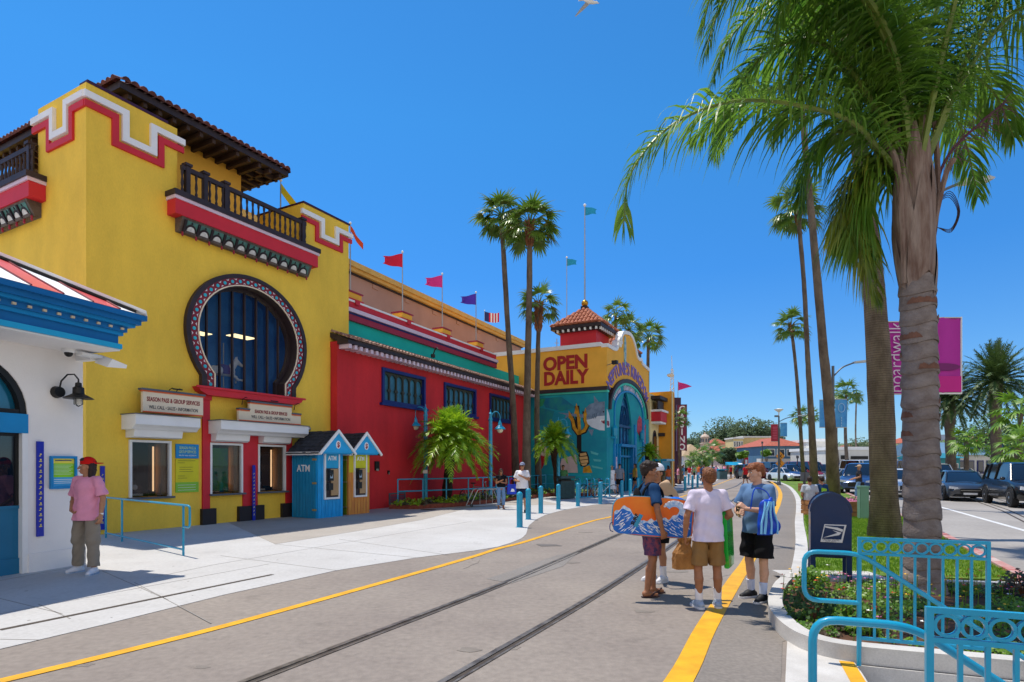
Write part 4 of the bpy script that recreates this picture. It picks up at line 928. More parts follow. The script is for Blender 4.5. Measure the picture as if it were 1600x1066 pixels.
mural('mural_eye', [[(788, 722), (794, 718), (797, 725), (791, 729)]], m_ink, .012); mstrip('mural_gills', [[(735, 735), (728, 762)], [(745, 733), (738, 762)], [(755, 731), (748, 760)]], .05, M('gill_grey', '54687a', r=.7), .012)
mural('mural_teeth', [[(774, 770), (778, 778), (782, 769), (786, 778), (790, 768), (794, 776), (798, 767), (799, 765), (774, 767)]], m_wt, .016)
mural('mural_seaweed', [[(405, 720), (415, 680), (425, 730), (418, 800), (425, 860), (408, 850)], [(428, 655), (470, 650), (455, 690), (430, 700)], [(520, 800), (545, 760), (555, 820), (540, 900), (525, 880)]], M('mural_weed', '1c7a4c', r=.7, col2='2c9c6c', vs=4), .006)
# tiled cupolas
def cupola(u0, v0, s, z0, parent, label=None):
    b = MB(); b.box(u0, v0, z0, u0 + s, v0 + s, z0 + 1.15); b.obj('cupola_wall', m_redt, parent)
    b = MB(); e = .45; b.box(u0 - e, v0 - e, z0 + 1.3, u0 + s + e, v0 + s + e, z0 + 1.5); b.box(u0 - .25, v0 - .25, z0 + 1.15, u0 + s + .25, v0 + s + .25, z0 + 1.3)
    k = 8
    b.obj('cupola_eaves', m_dk, parent)
    b = MB()
    for i in range(k): 
        t = (s + .5) * (i + .5) / k
        b.box(u0 - .35 + t, v0 - .4, z0 + 1.14, u0 - .25 + t, v0 - .26, z0 + 1.29); b.box(u0 - .4, v0 - .35 + t, z0 + 1.14, u0 - .26, v0 - .25 + t, z0 + 1.29)
    b.obj('cupola_dentils', m_wt, parent)
    b = MB(); cx, cy, zt, h = u0 + s / 2, v0 + s / 2, z0 + 1.5, 1.35; R = s / 2 + e
    b.add([(cx - R, cy - R, zt), (cx + R, cy - R, zt), (cx + R, cy + R, zt), (cx - R, cy + R, zt), (cx, cy, zt + h)], [(0, 1, 4), (1, 2, 4), (2, 3, 4), (3, 0, 4)])
    k = 13
    for sd in range(4):
        T = Matrix.Translation((cx, cy, zt)) @ Matrix.Rotation(sd * PI / 2, 4, 'Z'); b.T = T
        for i in range(k):
            t = -R + 2 * R * (i + .5) / k; q = R - abs(t)
            if q > .1: tiles(b, (t - .12, -R - .04, .03), (t + .12, -R - .04, .03), (0, q, q * h / R), w=.24, r=.12)
    b.T = None; b.obj('cupola_roof', M('cupola_tile', 'c07a58', r=.8, col2='9c5038', vs=5, fine=.3), parent)
    b = MB(); b.box(cx - .2, cy - .2, zt + h - .1, cx + .2, cy + .2, zt + h + .12); b.obj('cupola_cap', m_dk, parent); return cx, cy, zt + h + .12
cx, cy, cz = cupola(.7, .9, 2.35, 8.7, nh)
b = MB(); b.ell((cx, cy, cz + .2), (.22, .22, .22), 14, 10); b.obj('gold_ball', M('gold', 'c8922a', r=.3, metal=.7, var=0), nh, smooth=60)
p = Nf.w(cx, cy); flag(p[0], p[1], cz + .4, A(918, 322, p[1]).z, m_ft, 'turquoise flag on the tallest pole above the first tiled cupola', .75, (.9, -.1), rp=.05)
cx, cy, cz = cupola(6.4, .9, 2.2, 8.2, nh)
p = Nf.w(cx - .3, cy + 3.5); flag(p[0], p[1], 8.4, A(972, 403, p[1]).z, m_ft, 'turquoise flag on the thinner pole behind the curved gable', .75, (.9, -.1), rp=.04)
# stars and stripes far behind
p = A(757, 490, 62); c, o = flag(p.x, p.y, 9, A(757, 490, 62).z + .3, [m_wt, m_fr, m_navy], 'small striped national flag far behind the hall roof', 1.6, (.9, .2), 'rect')
me = o.data; me.polygons.foreach_set('material_index', [(i % 2) if i % 10 > 2 else 2 for i in range(len(me.polygons))])
b = MB(); nm = p = A(870, 533, 37)
c = E('tv_aerial', 'thin pale aerial mast on the roof beside the red cupola', 'aerial', (A(870, 540, 40).x, 40, 8.3)); b.tube([(0, 0, 0), (0, 0, 2)], .03, 5); b.tube([(-.15, 0, 1.7), (.15, 0, 1.7)], .02, 5); b.obj('mast', m_steel, c)

# ================================================================ casino block
cb = E('casino_building', 'cream building with small balcony beside the orange casino wing', 'building', (*Nf.w(NW + .02, -.08)[:2], 0), Nf.rz)
m_crm = M('cream_stucco', 'e0cf9c', r=.8, bump=.1, var=.08)
b = MB(); b.box(0, 0, -.1, 2.6, 12, 6.9); b.obj('wall', m_crm, cb)
b = MB(); b.box(.35, -.7, 4.9, 2.2, 0, 5.6); b.obj('balcony', m_redt, cb); b = MB(); b.box(.25, -.8, 5.6, 2.3, 0, 5.75); b.box(.4, -.65, 4.75, 2.15, 0, 4.9); b.obj('balcony_cap', m_wt, cb)
b = MB(); b.box(.4, -.5, 5.75, 2.1, -.4, 6.4); b.box(.2, -.7, 6.5, 2.5, .3, 6.75); b.obj('balcony_rail', m_dk, cb)
b = MB(); b.prism([(.7, 1.9), (.7, 3.6)] + [(1.3 - .6 * math.cos(PI * i / 10), 3.6 + .7 * math.sin(PI * i / 10)) for i in range(11)] + [(1.9, 1.9)], -.03, 0); fr = b.obj('arch_window', m_dk, cb); b = MB(); b.prism([(.85, 2.0), (.85, 3.6)] + [(1.3 - .45 * math.cos(PI * i / 10), 3.6 + .55 * math.sin(PI * i / 10)) for i in range(11)] + [(1.75, 2.0)], -.05, -.031); b.obj('pane', m_gl, fr)
b = MB(); b.box(.0, -1.2, 2.0, 2.5, 0, 2.15); b.box(-.0, -.9, 1.3, 2.5, -.8, 2.0); b.obj('canopy', m_turq, cb)
cw = E('casino_wing', 'tall orange yellow windowless wing projecting beside the cream building', 'building', (*Nf.w(NW + 2.65, -1.05)[:2], 0), Nf.rz)
m_or = M('orange_stucco', (.78, .34, .03), r=.8, var=.08, bump=.1)
b = MB(); b.box(0, 0, -.1, .9, 12, 7.3); b.obj('wall', m_or, cw)
b = MB(); b.box(-.25, .5, 3.9, -.001, 2.9, 4.15); b.box(-.35, .6, 1.6, -.001, 2.8, 1.75); objs(b, 'ledge', m_dk, cw)
b = MB(); b.box(-.06, 1.5, 1.9, -.001, 2.6, 3.8); b.obj('window', m_gl, cw)
b = MB(); b.box(-.05, -.05, -.05, .25, .0, 7.3); b.obj('corner_trim', m_crm, cw)
p = A(1052, 622, 52); ct = E('casino_tower', 'slim dark purple tower with steel lattice top', 'building', (A(1047, 700, 54).x, 54, 0))
b = MB(); b.box(0, 0, -.1, 1.0, 1.5, 7.9); b.box(0.1, -.3, -.1, .9, 0, 6.6); b.obj('tower', m_purp, ct)
b = MB()
for s_ in (.1, .5): b.tube([(s_, .4, 7.9), (s_ * .3 + .2, .4, 10.6)], .05, 5)
for k in range(5): b.tube([(.12, .4, 8 + k * .5), (.45, .4, 8.4 + k * .5)], .035, 4)
b.tube([(.3, .4, 10.5), (.25, .4, 11.8)], .03, 5); b.obj('lattice', m_wt, ct)
b = MB(); b.ell((.15, .4, 10.0), (.35, .2, .18)); b.obj('lamp_head', m_cream, ct)
flag(A(1050, 610, 54).x + .55, 54, 7.9, 9.4, m_fm, 'small magenta pennant on the purple casino tower', 1.3, (1, 0), 'pennant')
p = A(1058.5, 703, 52); cs = E('casino_sign', 'tall maroon blade sign reading CASINO in white letters', 'sign', (p.x, 52, 0))
b = MB(); z0, z1 = A(0, 704, 52).z, A(0, 633, 52).z; b.box(0, 0, z0, .8, .3, z1); b.obj('board', M('sign_maroon_face', '7c1840', r=.5, var=.1), cs)
b = MB(); b.box(-.04, -.02, z0 - .05, 0, .32, z1 + .05); b.box(.8, -.02, z0 - .05, .84, .32, z1 + .05); b.box(-.0, -.02, z1, .8, .32, z1 + .05); b.box(.2, .1, -.1, .4, .25, z0); b.obj('frame', m_purp, cs)
for k, ch in enumerate('CASINO'):
    text(ch, 'lettering', m_wt, cs, TF(.4, -.012, z1 - .62 - k * (z1 - z0) / 6), size=.78, sx=.95, off=.02)

# ================================================================ cash kiosks
def kiosk(loc, rz, label, wood, doorm, ww, apex_u):
    k = E('cash_kiosk', label, 'kiosk', loc, rz); D = 1.15
    b = MB(); n = 7
    for i in range(n): b.box(ww * i / n, 0, 0, ww * (i + .93) / n, .04, 2.1)
    b.box(.0, .04, 0, ww, D, 2.1); b.obj('body', wood, k)
    b = MB(); n = 7
    for i in range(n): b.box(-.03, .08 + (D - .15) * i / n, .02, 0, .08 + (D - .15) * (i + .92) / n, 2.08)
    d = b.obj('side_door', doorm, k)
    b = MB(); [b.box(-.05, .03, z, -.03, .2, z + .06) for z in (.25, 1.1, 1.85)]; objs(b, 'hinge', M('brass', 'c8b070', r=.4, metal=.6), d)
    b = MB(); c0, c1 = ww * .22, ww * .82
    b.box(c0, -.06, .6, c0 + .05, 0, 2.06); b.box(c1 - .05, -.06, .6, c1, 0, 2.06); b.box(c0 + .05, -.06, .6, c1 - .05, 0, .66); b.obj('machine_frame', m_wt, k)
    b = MB(); b.box(c0 + .05, -.045, 1.6, c1 - .05, 0, 2.06); b.obj('header_panel', M('kiosk_cyan', '1f9fd0', r=.5) if wood.name.startswith('k_blue') else M('kiosk_lime', 'c8c81c', r=.5), k)
    b = MB(); b.mi = 0; b.box(c0 + .05, -.02, .66, c1 - .05, 0, 1.6); b.mi = 1; b.box(c0 + .06, -.2, 1.2, c0 + .24, -.02, 1.55); b.ell((c0 + .14, -.12, 1.4), (.1, .1, .16)); b.mi = 2; b.box(c0 + .28, -.05, .72, c1 - .06, -.021, 1.58); b.mi = 1; b.box(c0 + .06, -.16, .9, c0 + .26, -.02, 1.12)
    b.mi = 3; b.box(c0 + .09, -.205, 1.28, c0 + .2, -.2, 1.42)
    b.obj('cash_machine', [m_dk, M('machine_black', '15181c', r=.3, var=.1), M('machine_tan', 'b89468', r=.5), M('screen_pale', 'a0b8c8', r=.2)], k)
    m_ = m_wt
    text('ATM', 'lettering', m_, k, TF((c0 + c1) / 2, -.05, 1.86), size=.2, sx=.9, off=.006)
    if apex_u < 1.0: text('ATM', 'lettering', m_, k, TX(-.036, .6, 1.5), size=.3, sx=.95, off=.006)
    e = .3; g0, g1 = -.15, ww + .2; ax_ = (g0 + g1) / 2
    b = MB(); b.prism([(g0, 2.1), (g1, 2.1), (ax_, 2.74)], -e, -e + .06); b.box(g0 + .05, -e + .06, 2.06, g1 - .05, D, 2.1); b.obj('gable', M('kiosk_gable', '24a8e4', r=.5), k)
    b = MB(); b.strip([(g0 - .07, 2.05), (ax_, 2.80), (g1 + .07, 2.05)], .08, -e - .05, -e); b.box(g0 - .1, -e, 2.02, g0 - .05, D, 2.12); b.obj('bargeboard', m_wt, k)
    b = MB(); 
    for sgn, x0 in ((1, g0 - .12), (-1, g1 + .12)):
        for s_ in range(7):
            t0, t1 = s_ / 7, (s_ + 1.25) / 7
            xa = x0 + (ax_ - x0) * t0; xb = x0 + (ax_ - x0) * min(1, t1); za = 2.06 + .76 * t0 + .03; zb = 2.06 + .76 * min(1, t1) + .0
            random.seed(s_ + 3)
            y = -e
            while y < D:
                w = random.uniform(.14, .26); y1 = min(D, y + w); j = random.uniform(-.008, .01)
                b.add([(xa, y, za + j), (xa, y1 - .01, za + j), (xb, y1 - .01, zb + j), (xb, y, zb + j), (xa, y, za - .03), (xa, y1 - .01, za - .03)], [(0, 1, 2, 3) if sgn > 0 else (3, 2, 1, 0), (4, 5, 1, 0) if sgn > 0 else (0, 1, 5, 4), (0, 3, 4), (1, 5, 2)])
                y = y1
    b.add([(g0 - .1, -e, 2.05), (g1 + .1, -e, 2.05), (ax_, -e, 2.78), (g0 - .1, D, 2.05), (g1 + .1, D, 2.05), (ax_, D, 2.78)], [(0, 2, 5, 3), (1, 4, 5, 2), (3, 5, 4)])
    b.obj('shingle_roof', M('grey_shingle', '3b3f46', r=.85, col2='24262b', vs=6, bump=.3, fine=.3), k)
    b = MB(); b.prism([(ax_ + .1 * math.cos(t), 2.36 + .13 * math.sin(t)) for t in [2 * PI * i / 18 for i in range(18)]], -e - .012, -e); b.obj('emblem', m_wt, k)
    text('$', 'lettering', M('emblem_red', 'a01828', r=.5), k, TF(ax_, -e - .018, 2.285), size=.22, off=.006)
    return k
m_kb = M('k_blue_planks', '18a0e2', r=.5, var=.2, vs=3, aniso=(6, 6, .6), bump=.1); m_kd = M('k_teal_planks', '148ab8', r=.5, var=.2, vs=3, aniso=(6, 6, .6))
m_ky = M('k_yellow_wood', 'e09c40', r=.6, col2='c4733a', vs=3, aniso=(8, 8, .5), bump=.1); m_kl = M('k_lime_planks', '6f8c1c', r=.6, var=.2)
Kf = Fr(-6.14, 18.62, 1290)
kiosk((*Kf.o, 0), Kf.rz, 'blue plank cash kiosk with shingled gable roof, nearer the ticket windows', m_kb, m_kd, 1.1, .8)
k2 = kiosk(Kf.w(1.48, .12), Kf.rz, 'yellow and orange plank cash kiosk beside the blue one', m_ky, m_kl, 1.05, 2)
b = MB(); b.box(.02, -.008, 1.45, 1.03, -.001, 2.08); b.obj('yellow_panel', M('kiosk_yellow', 'd2c41e', r=.55, var=.1), k2)

# ================================================================ far buildings
def house(name, label, px0, px1, pyt, Y, dep, wall, rows=0, cols=0, roof='flat', rm=None, rh=0, rz=0, pyb=None, wm=None, cat='building', eave=.4, frame=m_wt, wh=.5):
    a, c = A(px0, pyt, Y), A(px1, pyt, Y); w = c.x - a.x; h = a.z
    o = E(name, label, cat, (a.x, Y, 0), rz); b = MB(); b.box(0, 0, -.2, w, dep, h); b.obj('wall', wall, o)
    if roof == 'flat' and rm: b = MB(); b.box(-.15, -.15, h, w + .15, dep + .15, h + (rh or .3)); b.obj('parapet', rm, o)
    elif roof == 'hip':
        b = MB(); e = eave; q = min(w, dep) / 2 + e
        b.add([(-e, -e, h), (w + e, -e, h), (w + e, dep + e, h), (-e, dep + e, h)] + ([(w / 2 - (w - dep) / 2, dep / 2, h + rh), (w / 2 + (w - dep) / 2, dep / 2, h + rh)] if w > dep else [(w / 2, dep / 2 - (dep - w) / 2, h + rh), (w / 2, dep / 2 + (dep - w) / 2, h + rh)]),
              [(0, 1, 5, 4), (1, 2, 5), (2, 3, 4, 5), (3, 0, 4)] if w > dep else [(0, 1, 4), (1, 2, 5, 4), (2, 3, 5), (3, 0, 4, 5)])
        b.add([(-e, -e, h), (w + e, -e, h), (w + e, dep + e, h), (-e, dep + e, h)], [(3, 2, 1, 0)]); b.obj('roof', rm, o)
    elif roof == 'gable':
        b = MB(); b.prism([(-.4, h), (dep + .4, h), (dep / 2, h + rh)], -.4, w + .4, 'x'); b.obj('roof', rm, o)
    for r in range(rows):
        for k in range(cols):
            cw_ = w / cols; x = cw_ * (k + .5); ww = cw_ * wh; z = h * (r + .35) / rows; hh = h / rows * .42
            b = MB(); b.box(x - ww / 2 - .08, -.08, z - .08, x + ww / 2 + .08, 0, z + hh + .08); f = b.obj('window', frame, o)
            b = MB(); b.box(x - ww / 2, -.1, z, x + ww / 2, -.081, z + hh); b.obj('pane', wm or m_gl, f)
    return o, w, h
m_terra = M('terracotta', 'b8654c', r=.8, col2='a0503c', vs=3, fine=.2); m_pinkw = M('pink_wall', 'd8b8a8', r=.8); m_offw = M('offwhite_wall', 'd8d6cf', r=.8, var=.06)
m_cr2 = M('cream_wall_far', 'dcc890', r=.8, var=.08); m_bluew = M('slate_blue_wall', '4f7590', r=.7, var=.08); m_dkb = M('navy_awning', '16306a', r=.6)
house('beach_shop', 'white shop with shallow hip roof beyond the crowd', 1068, 1102, 713, 105, 10, m_offw, 1, 5, 'hip', M('tan_roof', 'b09878', r=.8), 2.2)
o, w, h = house('dome_tower', 'pale round tower with small dome among far buildings', 1098, 1109, 700, 150, 2, m_pinkw)
b = MB(); b.lathe([(1.15, h), (1.15, h + .9), (1.4, h + 1.0), (1.4, h + 1.25), (.95, h + 1.3), (.95, h + 2.6), (1.2, h + 2.7), (1.15, h + 2.9), (.85, h + 3.3), (.3, h + 3.5), (.28, h + 3.9), (.05, h + 4.0)], (w / 2, 1, 0), 8); b.obj('turret', M('turret_stone', 'cdb9a6', r=.8), o)
b = MB(); [b.box(w / 2 + 1.0 * math.cos(a) - .16, 1 + 1.0 * math.sin(a) - .16, h + 1.5, w / 2 + 1.0 * math.cos(a) + .16, 1 + 1.0 * math.sin(a) + .16, h + 2.4) for a in [PI * .25 * k for k in range(8)]]; b.obj('louvre', m_gray, o, kind='stuff')
house('hotel', 'pink hotel with two tiers of terracotta roof behind the palms', 1104, 1148, 704, 150, 14, m_pinkw, 1, 6, 'hip', m_terra, 1.8)
house('hotel_annex', 'small upper block with terracotta roof above the pink hotel', 1112, 1134, 693, 156, 6, m_pinkw, 1, 0, 'hip', m_terra, 1.4)
house('terracotta_house', 'low house with orange roof left of the cream block', 1128, 1150, 716, 120, 8, m_pinkw, 1, 4, 'hip', m_terra, 1.4)
house('cream_block', 'three storey cream block with rows of small windows', 1146, 1161, 686, 118, 4, m_cr2, 3, 4, 'flat', m_offw, .3)
house('long_cream_building', 'long cream building with a single dark window near its roof', 1161, 1216, 684, 119, 10, M('buff_wall', 'd0b880', r=.8), 1, 0, 'flat', m_offw, .3)
o, w, h = house('blue_restaurant', 'slate blue two storey restaurant with terracotta hip roof', 1197, 1258, 697, 92, 12, m_bluew, 2, 4, 'hip', m_terra, 1.5, wh=.7)
b = MB(); b.box(-1.5, -1.5, 1.9, w, -.05, 2.7); b.obj('balcony_band', m_offw, o); b = MB(); b.box(-.3, -1.0, -.1, w, -.12, 1.2); b.obj('shopfront', m_dkb, o)
o, w, h = house('grill_building', 'white building with black sign reading GRILL', 1272, 1306, 690, 88, 10, m_offw, 1, 0, 'flat', m_wt, .4)
b = MB(); b.box(.4, -.15, 2.1, w - .2, 0, 3.4); b.obj('sign_board', m_black, o); text('GRILL', 'lettering', m_wt, o, TF(w / 2 + .1, -.17, 2.5), size=.95, sx=.9, off=.01)
b = MB(); b.box(0, -.8, 1.3, w, -.001, 1.9); b.obj('awning', m_dkb, o); b = MB(); b.box(.2, -.06, 0, w - .2, -.001, 1.3); b.obj('shop_window', m_gl, o)
o, w, h = house('white_store', 'long low white store with navy awning behind the parked cars', 1302, 1412, 703, 78, 12, m_offw, 1, 0, 'flat', m_wt, .4)
b = MB(); b.box(0, -1, 1.3, w * .9, -.001, 2.0); b.obj('awning', m_dkb, o); b = MB(); [b.box(.3 + k * 1.1, -.06, 0, 1.2 + k * 1.1, -.001, 1.3) for k in range(8)]; b.obj('shop_window', m_gl, o)
b = MB(); b.box(1, -.05, 2.5, 1.6, 0, 3.0); b.box(2.3, -.05, 2.5, 4.6, 0, 2.9); b.obj('sign_plate', m_black, o)
b = MB(); b.box(w - 1.6, -.2, 2.0, w - .2, 0, 3.6); b.obj('blue_sign', M('pale_blue_sign', 'a8c0dc', r=.5), o)
house('motel', 'white motel with pale blue gable roof behind the date palms', 1466, 1640, 711, 58, 9, m_offw, 1, 12, 'gable', M('blue_grey_roof', '6d8ea6', r=.5, var=.08, aniso=(.2, 8, 1)), 1.4, wm=m_gl, frame=m_navy)
house('teal_motel_wing', 'teal roofed wing beside the white motel', 1462, 1500, 716, 52, 5, M('teal_wall_far', '3a98a0', r=.6), 1, 2, 'gable', M('teal_roof_far', '2a7f8c', r=.5), .5)
for i, (x0, x1, yt, Y, rf) in enumerate([(1478, 1500, 688, 150, 0), (1518, 1545, 690, 150, 1), (1548, 1575, 684, 170, 1), (1578, 1612, 690, 140, 0), (1415, 1440, 692, 160, 1), (1330, 1352, 706, 130, 1), (1304, 1322, 708, 130, 1), (1440, 1470, 680, 190, 1)]):
    house('hillside_house', ['white hillside house nearest the twin date palms', 'beige hillside house with brown roof left of the tall date palm', 'upper hillside house with red roof near the picture edge', 'lower white hillside house at the picture edge', 'hillside house glimpsed between the two thick palm trunks', 'small roof behind the white store', 'low roof seen left of the blue banner palms', 'highest hillside house by the brown hill'][i], x0, x1, yt, Y, 8, [m_offw, m_pinkw][i % 2], 1, 3, 'hip', [m_gray, m_terra][rf], 1.6, cat='house')
# street market clutter: banners and awnings before the cream block
for (lb, x0, x1, y0, y1, Y, mt) in [('teal awning over a beach stall far down the street', 1140, 1162, 722, 727, 100, m_turq), ('white and red stall awning far down the street', 1160, 1188, 724, 729, 99, m_wt), ('green-grey hoarding beside the stalls', 1178, 1192, 703, 730, 98, M('hoarding_green', '5a7a6c', r=.7))]:
    a, c = A(x0, y1, Y), A(x1, y0, Y); o = E('stall_awning' if 'awning' in lb else 'hoarding', lb, 'awning' if 'awning' in lb else 'hoarding', (a.x, Y, 0)); w = c.x - a.x
    b = MB(); b.prism([(0, a.z), (2, a.z), (2, c.z)], 0, w, 'x') if 'awning' in lb else b.box(0, 0, 0, w, .3, c.z); b.obj('panel', mt, o)
    b = MB(); [b.tube([(x, .1, 0), (x, .1, a.z + .1)], .05, 5) for x in (.1, w - .1)]; b.obj('post', m_steel, o)
a = A(1163, 720, 97); o = E('red_signboard', 'upright red signboard far down the street before the cream block', 'sign', (a.x, 97, 0)); b = MB(); b.box(0, 0, .4, .65, .1, A(0, 704, 97).z); b.obj('board', m_fr, o); b = MB(); b.box(.15, -.02, 1.5, .5, -.001, 2.6); b.obj('panel', m_wt, o)
# ================================================================ vegetation
m_fan = leafmat('fan_leaf', '4f7426', '789238', vs=2, tr=.3, r=.35)
m_fand = leafmat('fan_leaf_dry', '9a7a48', '6b5330', vs=2, tr=.15)
m_queen = leafmat('queen_leaf', '528028', '7ea23a', vs=2.5, tr=.5, r=.42)
m_queeny = leafmat('queen_leaf_old', 'a8ac40', '64882c', vs=2.5, tr=.4, r=.35)
m_sago = leafmat('fern_leaf', 'a8c828', '6a9c24', vs=2.5, tr=.4, r=.4)
m_date = leafmat('date_leaf', '40582a', '566e34', vs=1, tr=.2, r=.5)
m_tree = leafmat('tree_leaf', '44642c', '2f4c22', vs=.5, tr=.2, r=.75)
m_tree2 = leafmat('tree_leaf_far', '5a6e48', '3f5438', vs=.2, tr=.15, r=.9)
m_green = leafmat('shrub_leaf', '7ea428', '4c7a20', vs=4, tr=.3)
m_dkl = leafmat('dark_shrub_leaf', '4a5a2c', '5a3430', vs=6, tr=.25)
def trunkmat(name, c1, c2, c3, ring, st=.6):
    """bark with leaf-scar rings that run round the trunk"""
    m = M(name, c1, r=.9, col2=c2, vs=3, bump=0, aniso=(1, 1, .5)); n = m.node_tree.nodes; l = m.node_tree.links; b = n['Principled BSDF']
    tc = n.new('ShaderNodeTexCoord'); w = n.new('ShaderNodeTexWave'); w.bands_direction = 'Z'; w.wave_profile = 'SAW'; w.inputs['Scale'].default_value = ring
    w.inputs['Distortion'].default_value = 1.6; w.inputs['Detail'].default_value = 3; w.inputs['Detail Scale'].default_value = 2
    l.new(tc.outputs['Object'], w.inputs['Vector']); cr = n.new('ShaderNodeValToRGB'); cr.color_ramp.elements[0].position = .02; cr.color_ramp.elements[1].position = .22
    cr.color_ramp.elements[0].color = (*lin(c3), 1); cr.color_ramp.elements[1].color = (1, 1, 1, 1); l.new(w.outputs[0], cr.inputs[0])
    mx = n.new('ShaderNodeMix'); mx.data_type = 'RGBA'; mx.blend_type = 'MULTIPLY'; mx.inputs[0].default_value = st
    src = b.inputs['Base Color'].links[0].from_socket; l.new(src, mx.inputs[6]); l.new(cr.outputs[0], mx.inputs[7]); l.new(mx.outputs[2], b.inputs['Base Color'])
    nz = n.new('ShaderNodeTexNoise'); nz.inputs['Scale'].default_value = 14; nz.inputs['Detail'].default_value = 5; mp = n.new('ShaderNodeMapping'); mp.inputs['Scale'].default_value = (2.5, 2.5, .5)
    l.new(tc.outputs['Object'], mp.inputs[0]); l.new(mp.outputs[0], nz.inputs['Vector']); ad = n.new('ShaderNodeMath'); ad.operation = 'ADD'; l.new(nz.outputs[0], ad.inputs[0]); l.new(w.outputs[0], ad.inputs[1])
    bp = n.new('ShaderNodeBump'); bp.inputs['Strength'].default_value = 1; bp.inputs['Distance'].default_value = .06; l.new(ad.outputs[0], bp.inputs['Height']); l.new(bp.outputs[0], b.inputs['Normal'])
    return m
m_tr = trunkmat('palm_bark', '8a7c70', '6c5f56', '5a4a40', 3.0, .5)
m_trf = trunkmat('palm_bark_fibrous', '9a8c7e', '71645a', '5a4a40', 6.0, .75)
m_boot = M('palm_boot', 'a06a48', r=.9, col2='6b4636', vs=5, bump=.4, bs=20)
m_boot2 = M('palm_sheath', '96857a', r=.85, col2='6b5347', vs=4, bump=.5, bs=12, aniso=(3, 3, .4))

def blade(b, p, d, up, L, w, droop=.3, seg=3, fold=0):
    """one leaf blade: a tapering strip that bends down under its weight"""
    d = d.normalized(); side = d.cross(up)
    side = side.normalized() if side.length > 1e-4 else Vector((1, 0, 0)); vs = []; c = p.copy(); dd = d.copy()
    for i in range(seg + 1):
        t = i / seg; ww = w * (.45 + 1.1 * t if t < .4 else .9 * (1 - t) / .6 + .02) * .5
        vs += [c - side * ww, c + side * ww]
        dd = (dd + Vector((0, 0, -1)) * droop / seg * (1 + t)).normalized(); c = c + dd * (L / seg)
    b.add(vs, [(2 * i, 2 * i + 1, 2 * i + 3, 2 * i + 2) for i in range(seg)])
def fan_crown(b, R, n, rnd, blades=15, c=(0, 0, 0), lo=-30, bd=None):
    c = Vector(c)
    for i in range(n):
        az = i * 2.399 + rnd.uniform(-.3, .3); t = (i + .5) / n; el = math.radians(82 - (82 - lo) * t ** .8 + rnd.uniform(-8, 8))
        d = Vector((math.cos(az) * math.cos(el), math.sin(az) * math.cos(el), math.sin(el))); Lp = R * rnd.uniform(.42, .6)
        m_ = c + d * Lp * .5; e = c + d * Lp + Vector((0, 0, -.1 * R * math.cos(el)))
        b.mi = 0; b.tube([c, m_, e], [.02 * R, .014 * R, .01 * R], 3, cap=False)
        fd = (e - m_).normalized(); s = fd.cross(Vector((0, 0, 1))); s = s.normalized() if s.length > .05 else Vector((1, 0, 0)); up = s.cross(fd)
        tw = rnd.uniform(-.5, .5); s2 = s * math.cos(tw) + up * math.sin(tw); up = s2.cross(fd)
        for k in range(blades):
            a = math.radians(-85 + 170 * k / (blades - 1)); bdv = fd * math.cos(a) + s2 * math.sin(a) + up * rnd.uniform(-.06, .06)
            blade(b, e, bdv, up, R * rnd.uniform(.48, .6) * (1 - .25 * abs(math.sin(a))), R * .085, droop=rnd.uniform(.35, .8), seg=3)
def frond(b, pts, ll, n, w, rnd, droop=.6, lift=.35, sw=.03, seg=3, start=.16, out=.25):
    """feather frond along a curve: stout midrib and long drooping leaflets"""
    P = smooth_path(pts, 6); k = len(P); b.mi = 0
    b.tube(P, [sw * (1 - .85 * i / (k - 1)) for i in range(k)], 5, cap=False)
    cum = [0]
    for i in range(1, k): cum.append(cum[-1] + (P[i] - P[i - 1]).length)
    L = cum[-1]; b.mi = 1
    for j in range(n):
        s = start + (1 - start) * (j + .5) / n; q = s * L; i = max(1, next((x for x in range(1, k) if cum[x] >= q), k - 1))
        p = P[i - 1].lerp(P[i], (q - cum[i - 1]) / max(1e-6, cum[i] - cum[i - 1])); f = (P[i] - P[i - 1]).normalized()
        side = f.cross(Vector((0, 0, 1))); side = side.normalized() if side.length > .08 else Vector((1, 0, 0)); up = side.cross(f)
        u = (s - start) / (1 - start); le = ll * (.45 + .55 * math.sin(PI * min(1, .12 + u * .85))) * (1 - .45 * u ** 3)
        for sd in (-1, 1):
            d = side * sd * rnd.uniform(.7, 1) + f * (out + .7 * u + rnd.uniform(-.1, .1)) + up * rnd.uniform(-lift * .4, lift * 1.5)
            blade(b, p, d, up + side * sd * .5 * rnd.uniform(-1, 1), le * rnd.uniform(.8, 1.1), w, droop * rnd.uniform(.7, 1.3), seg)
def trunk_mesh(name, mat, parent, pts, rs, n=16, step=.5, rough=.02, rnd=random):
    P = smooth_path(pts, 8); k = len(P); R = np.interp(np.linspace(0, len(rs) - 1, k), range(len(rs)), rs)
    b = MB(); b.tube(P, [float(r) for r in R], n)
    b.v = [(x + rnd.uniform(-1, 1) * rough, y + rnd.uniform(-1, 1) * rough, z) for x, y, z in b.v]
    return b.obj(name, mat, parent, smooth=60)

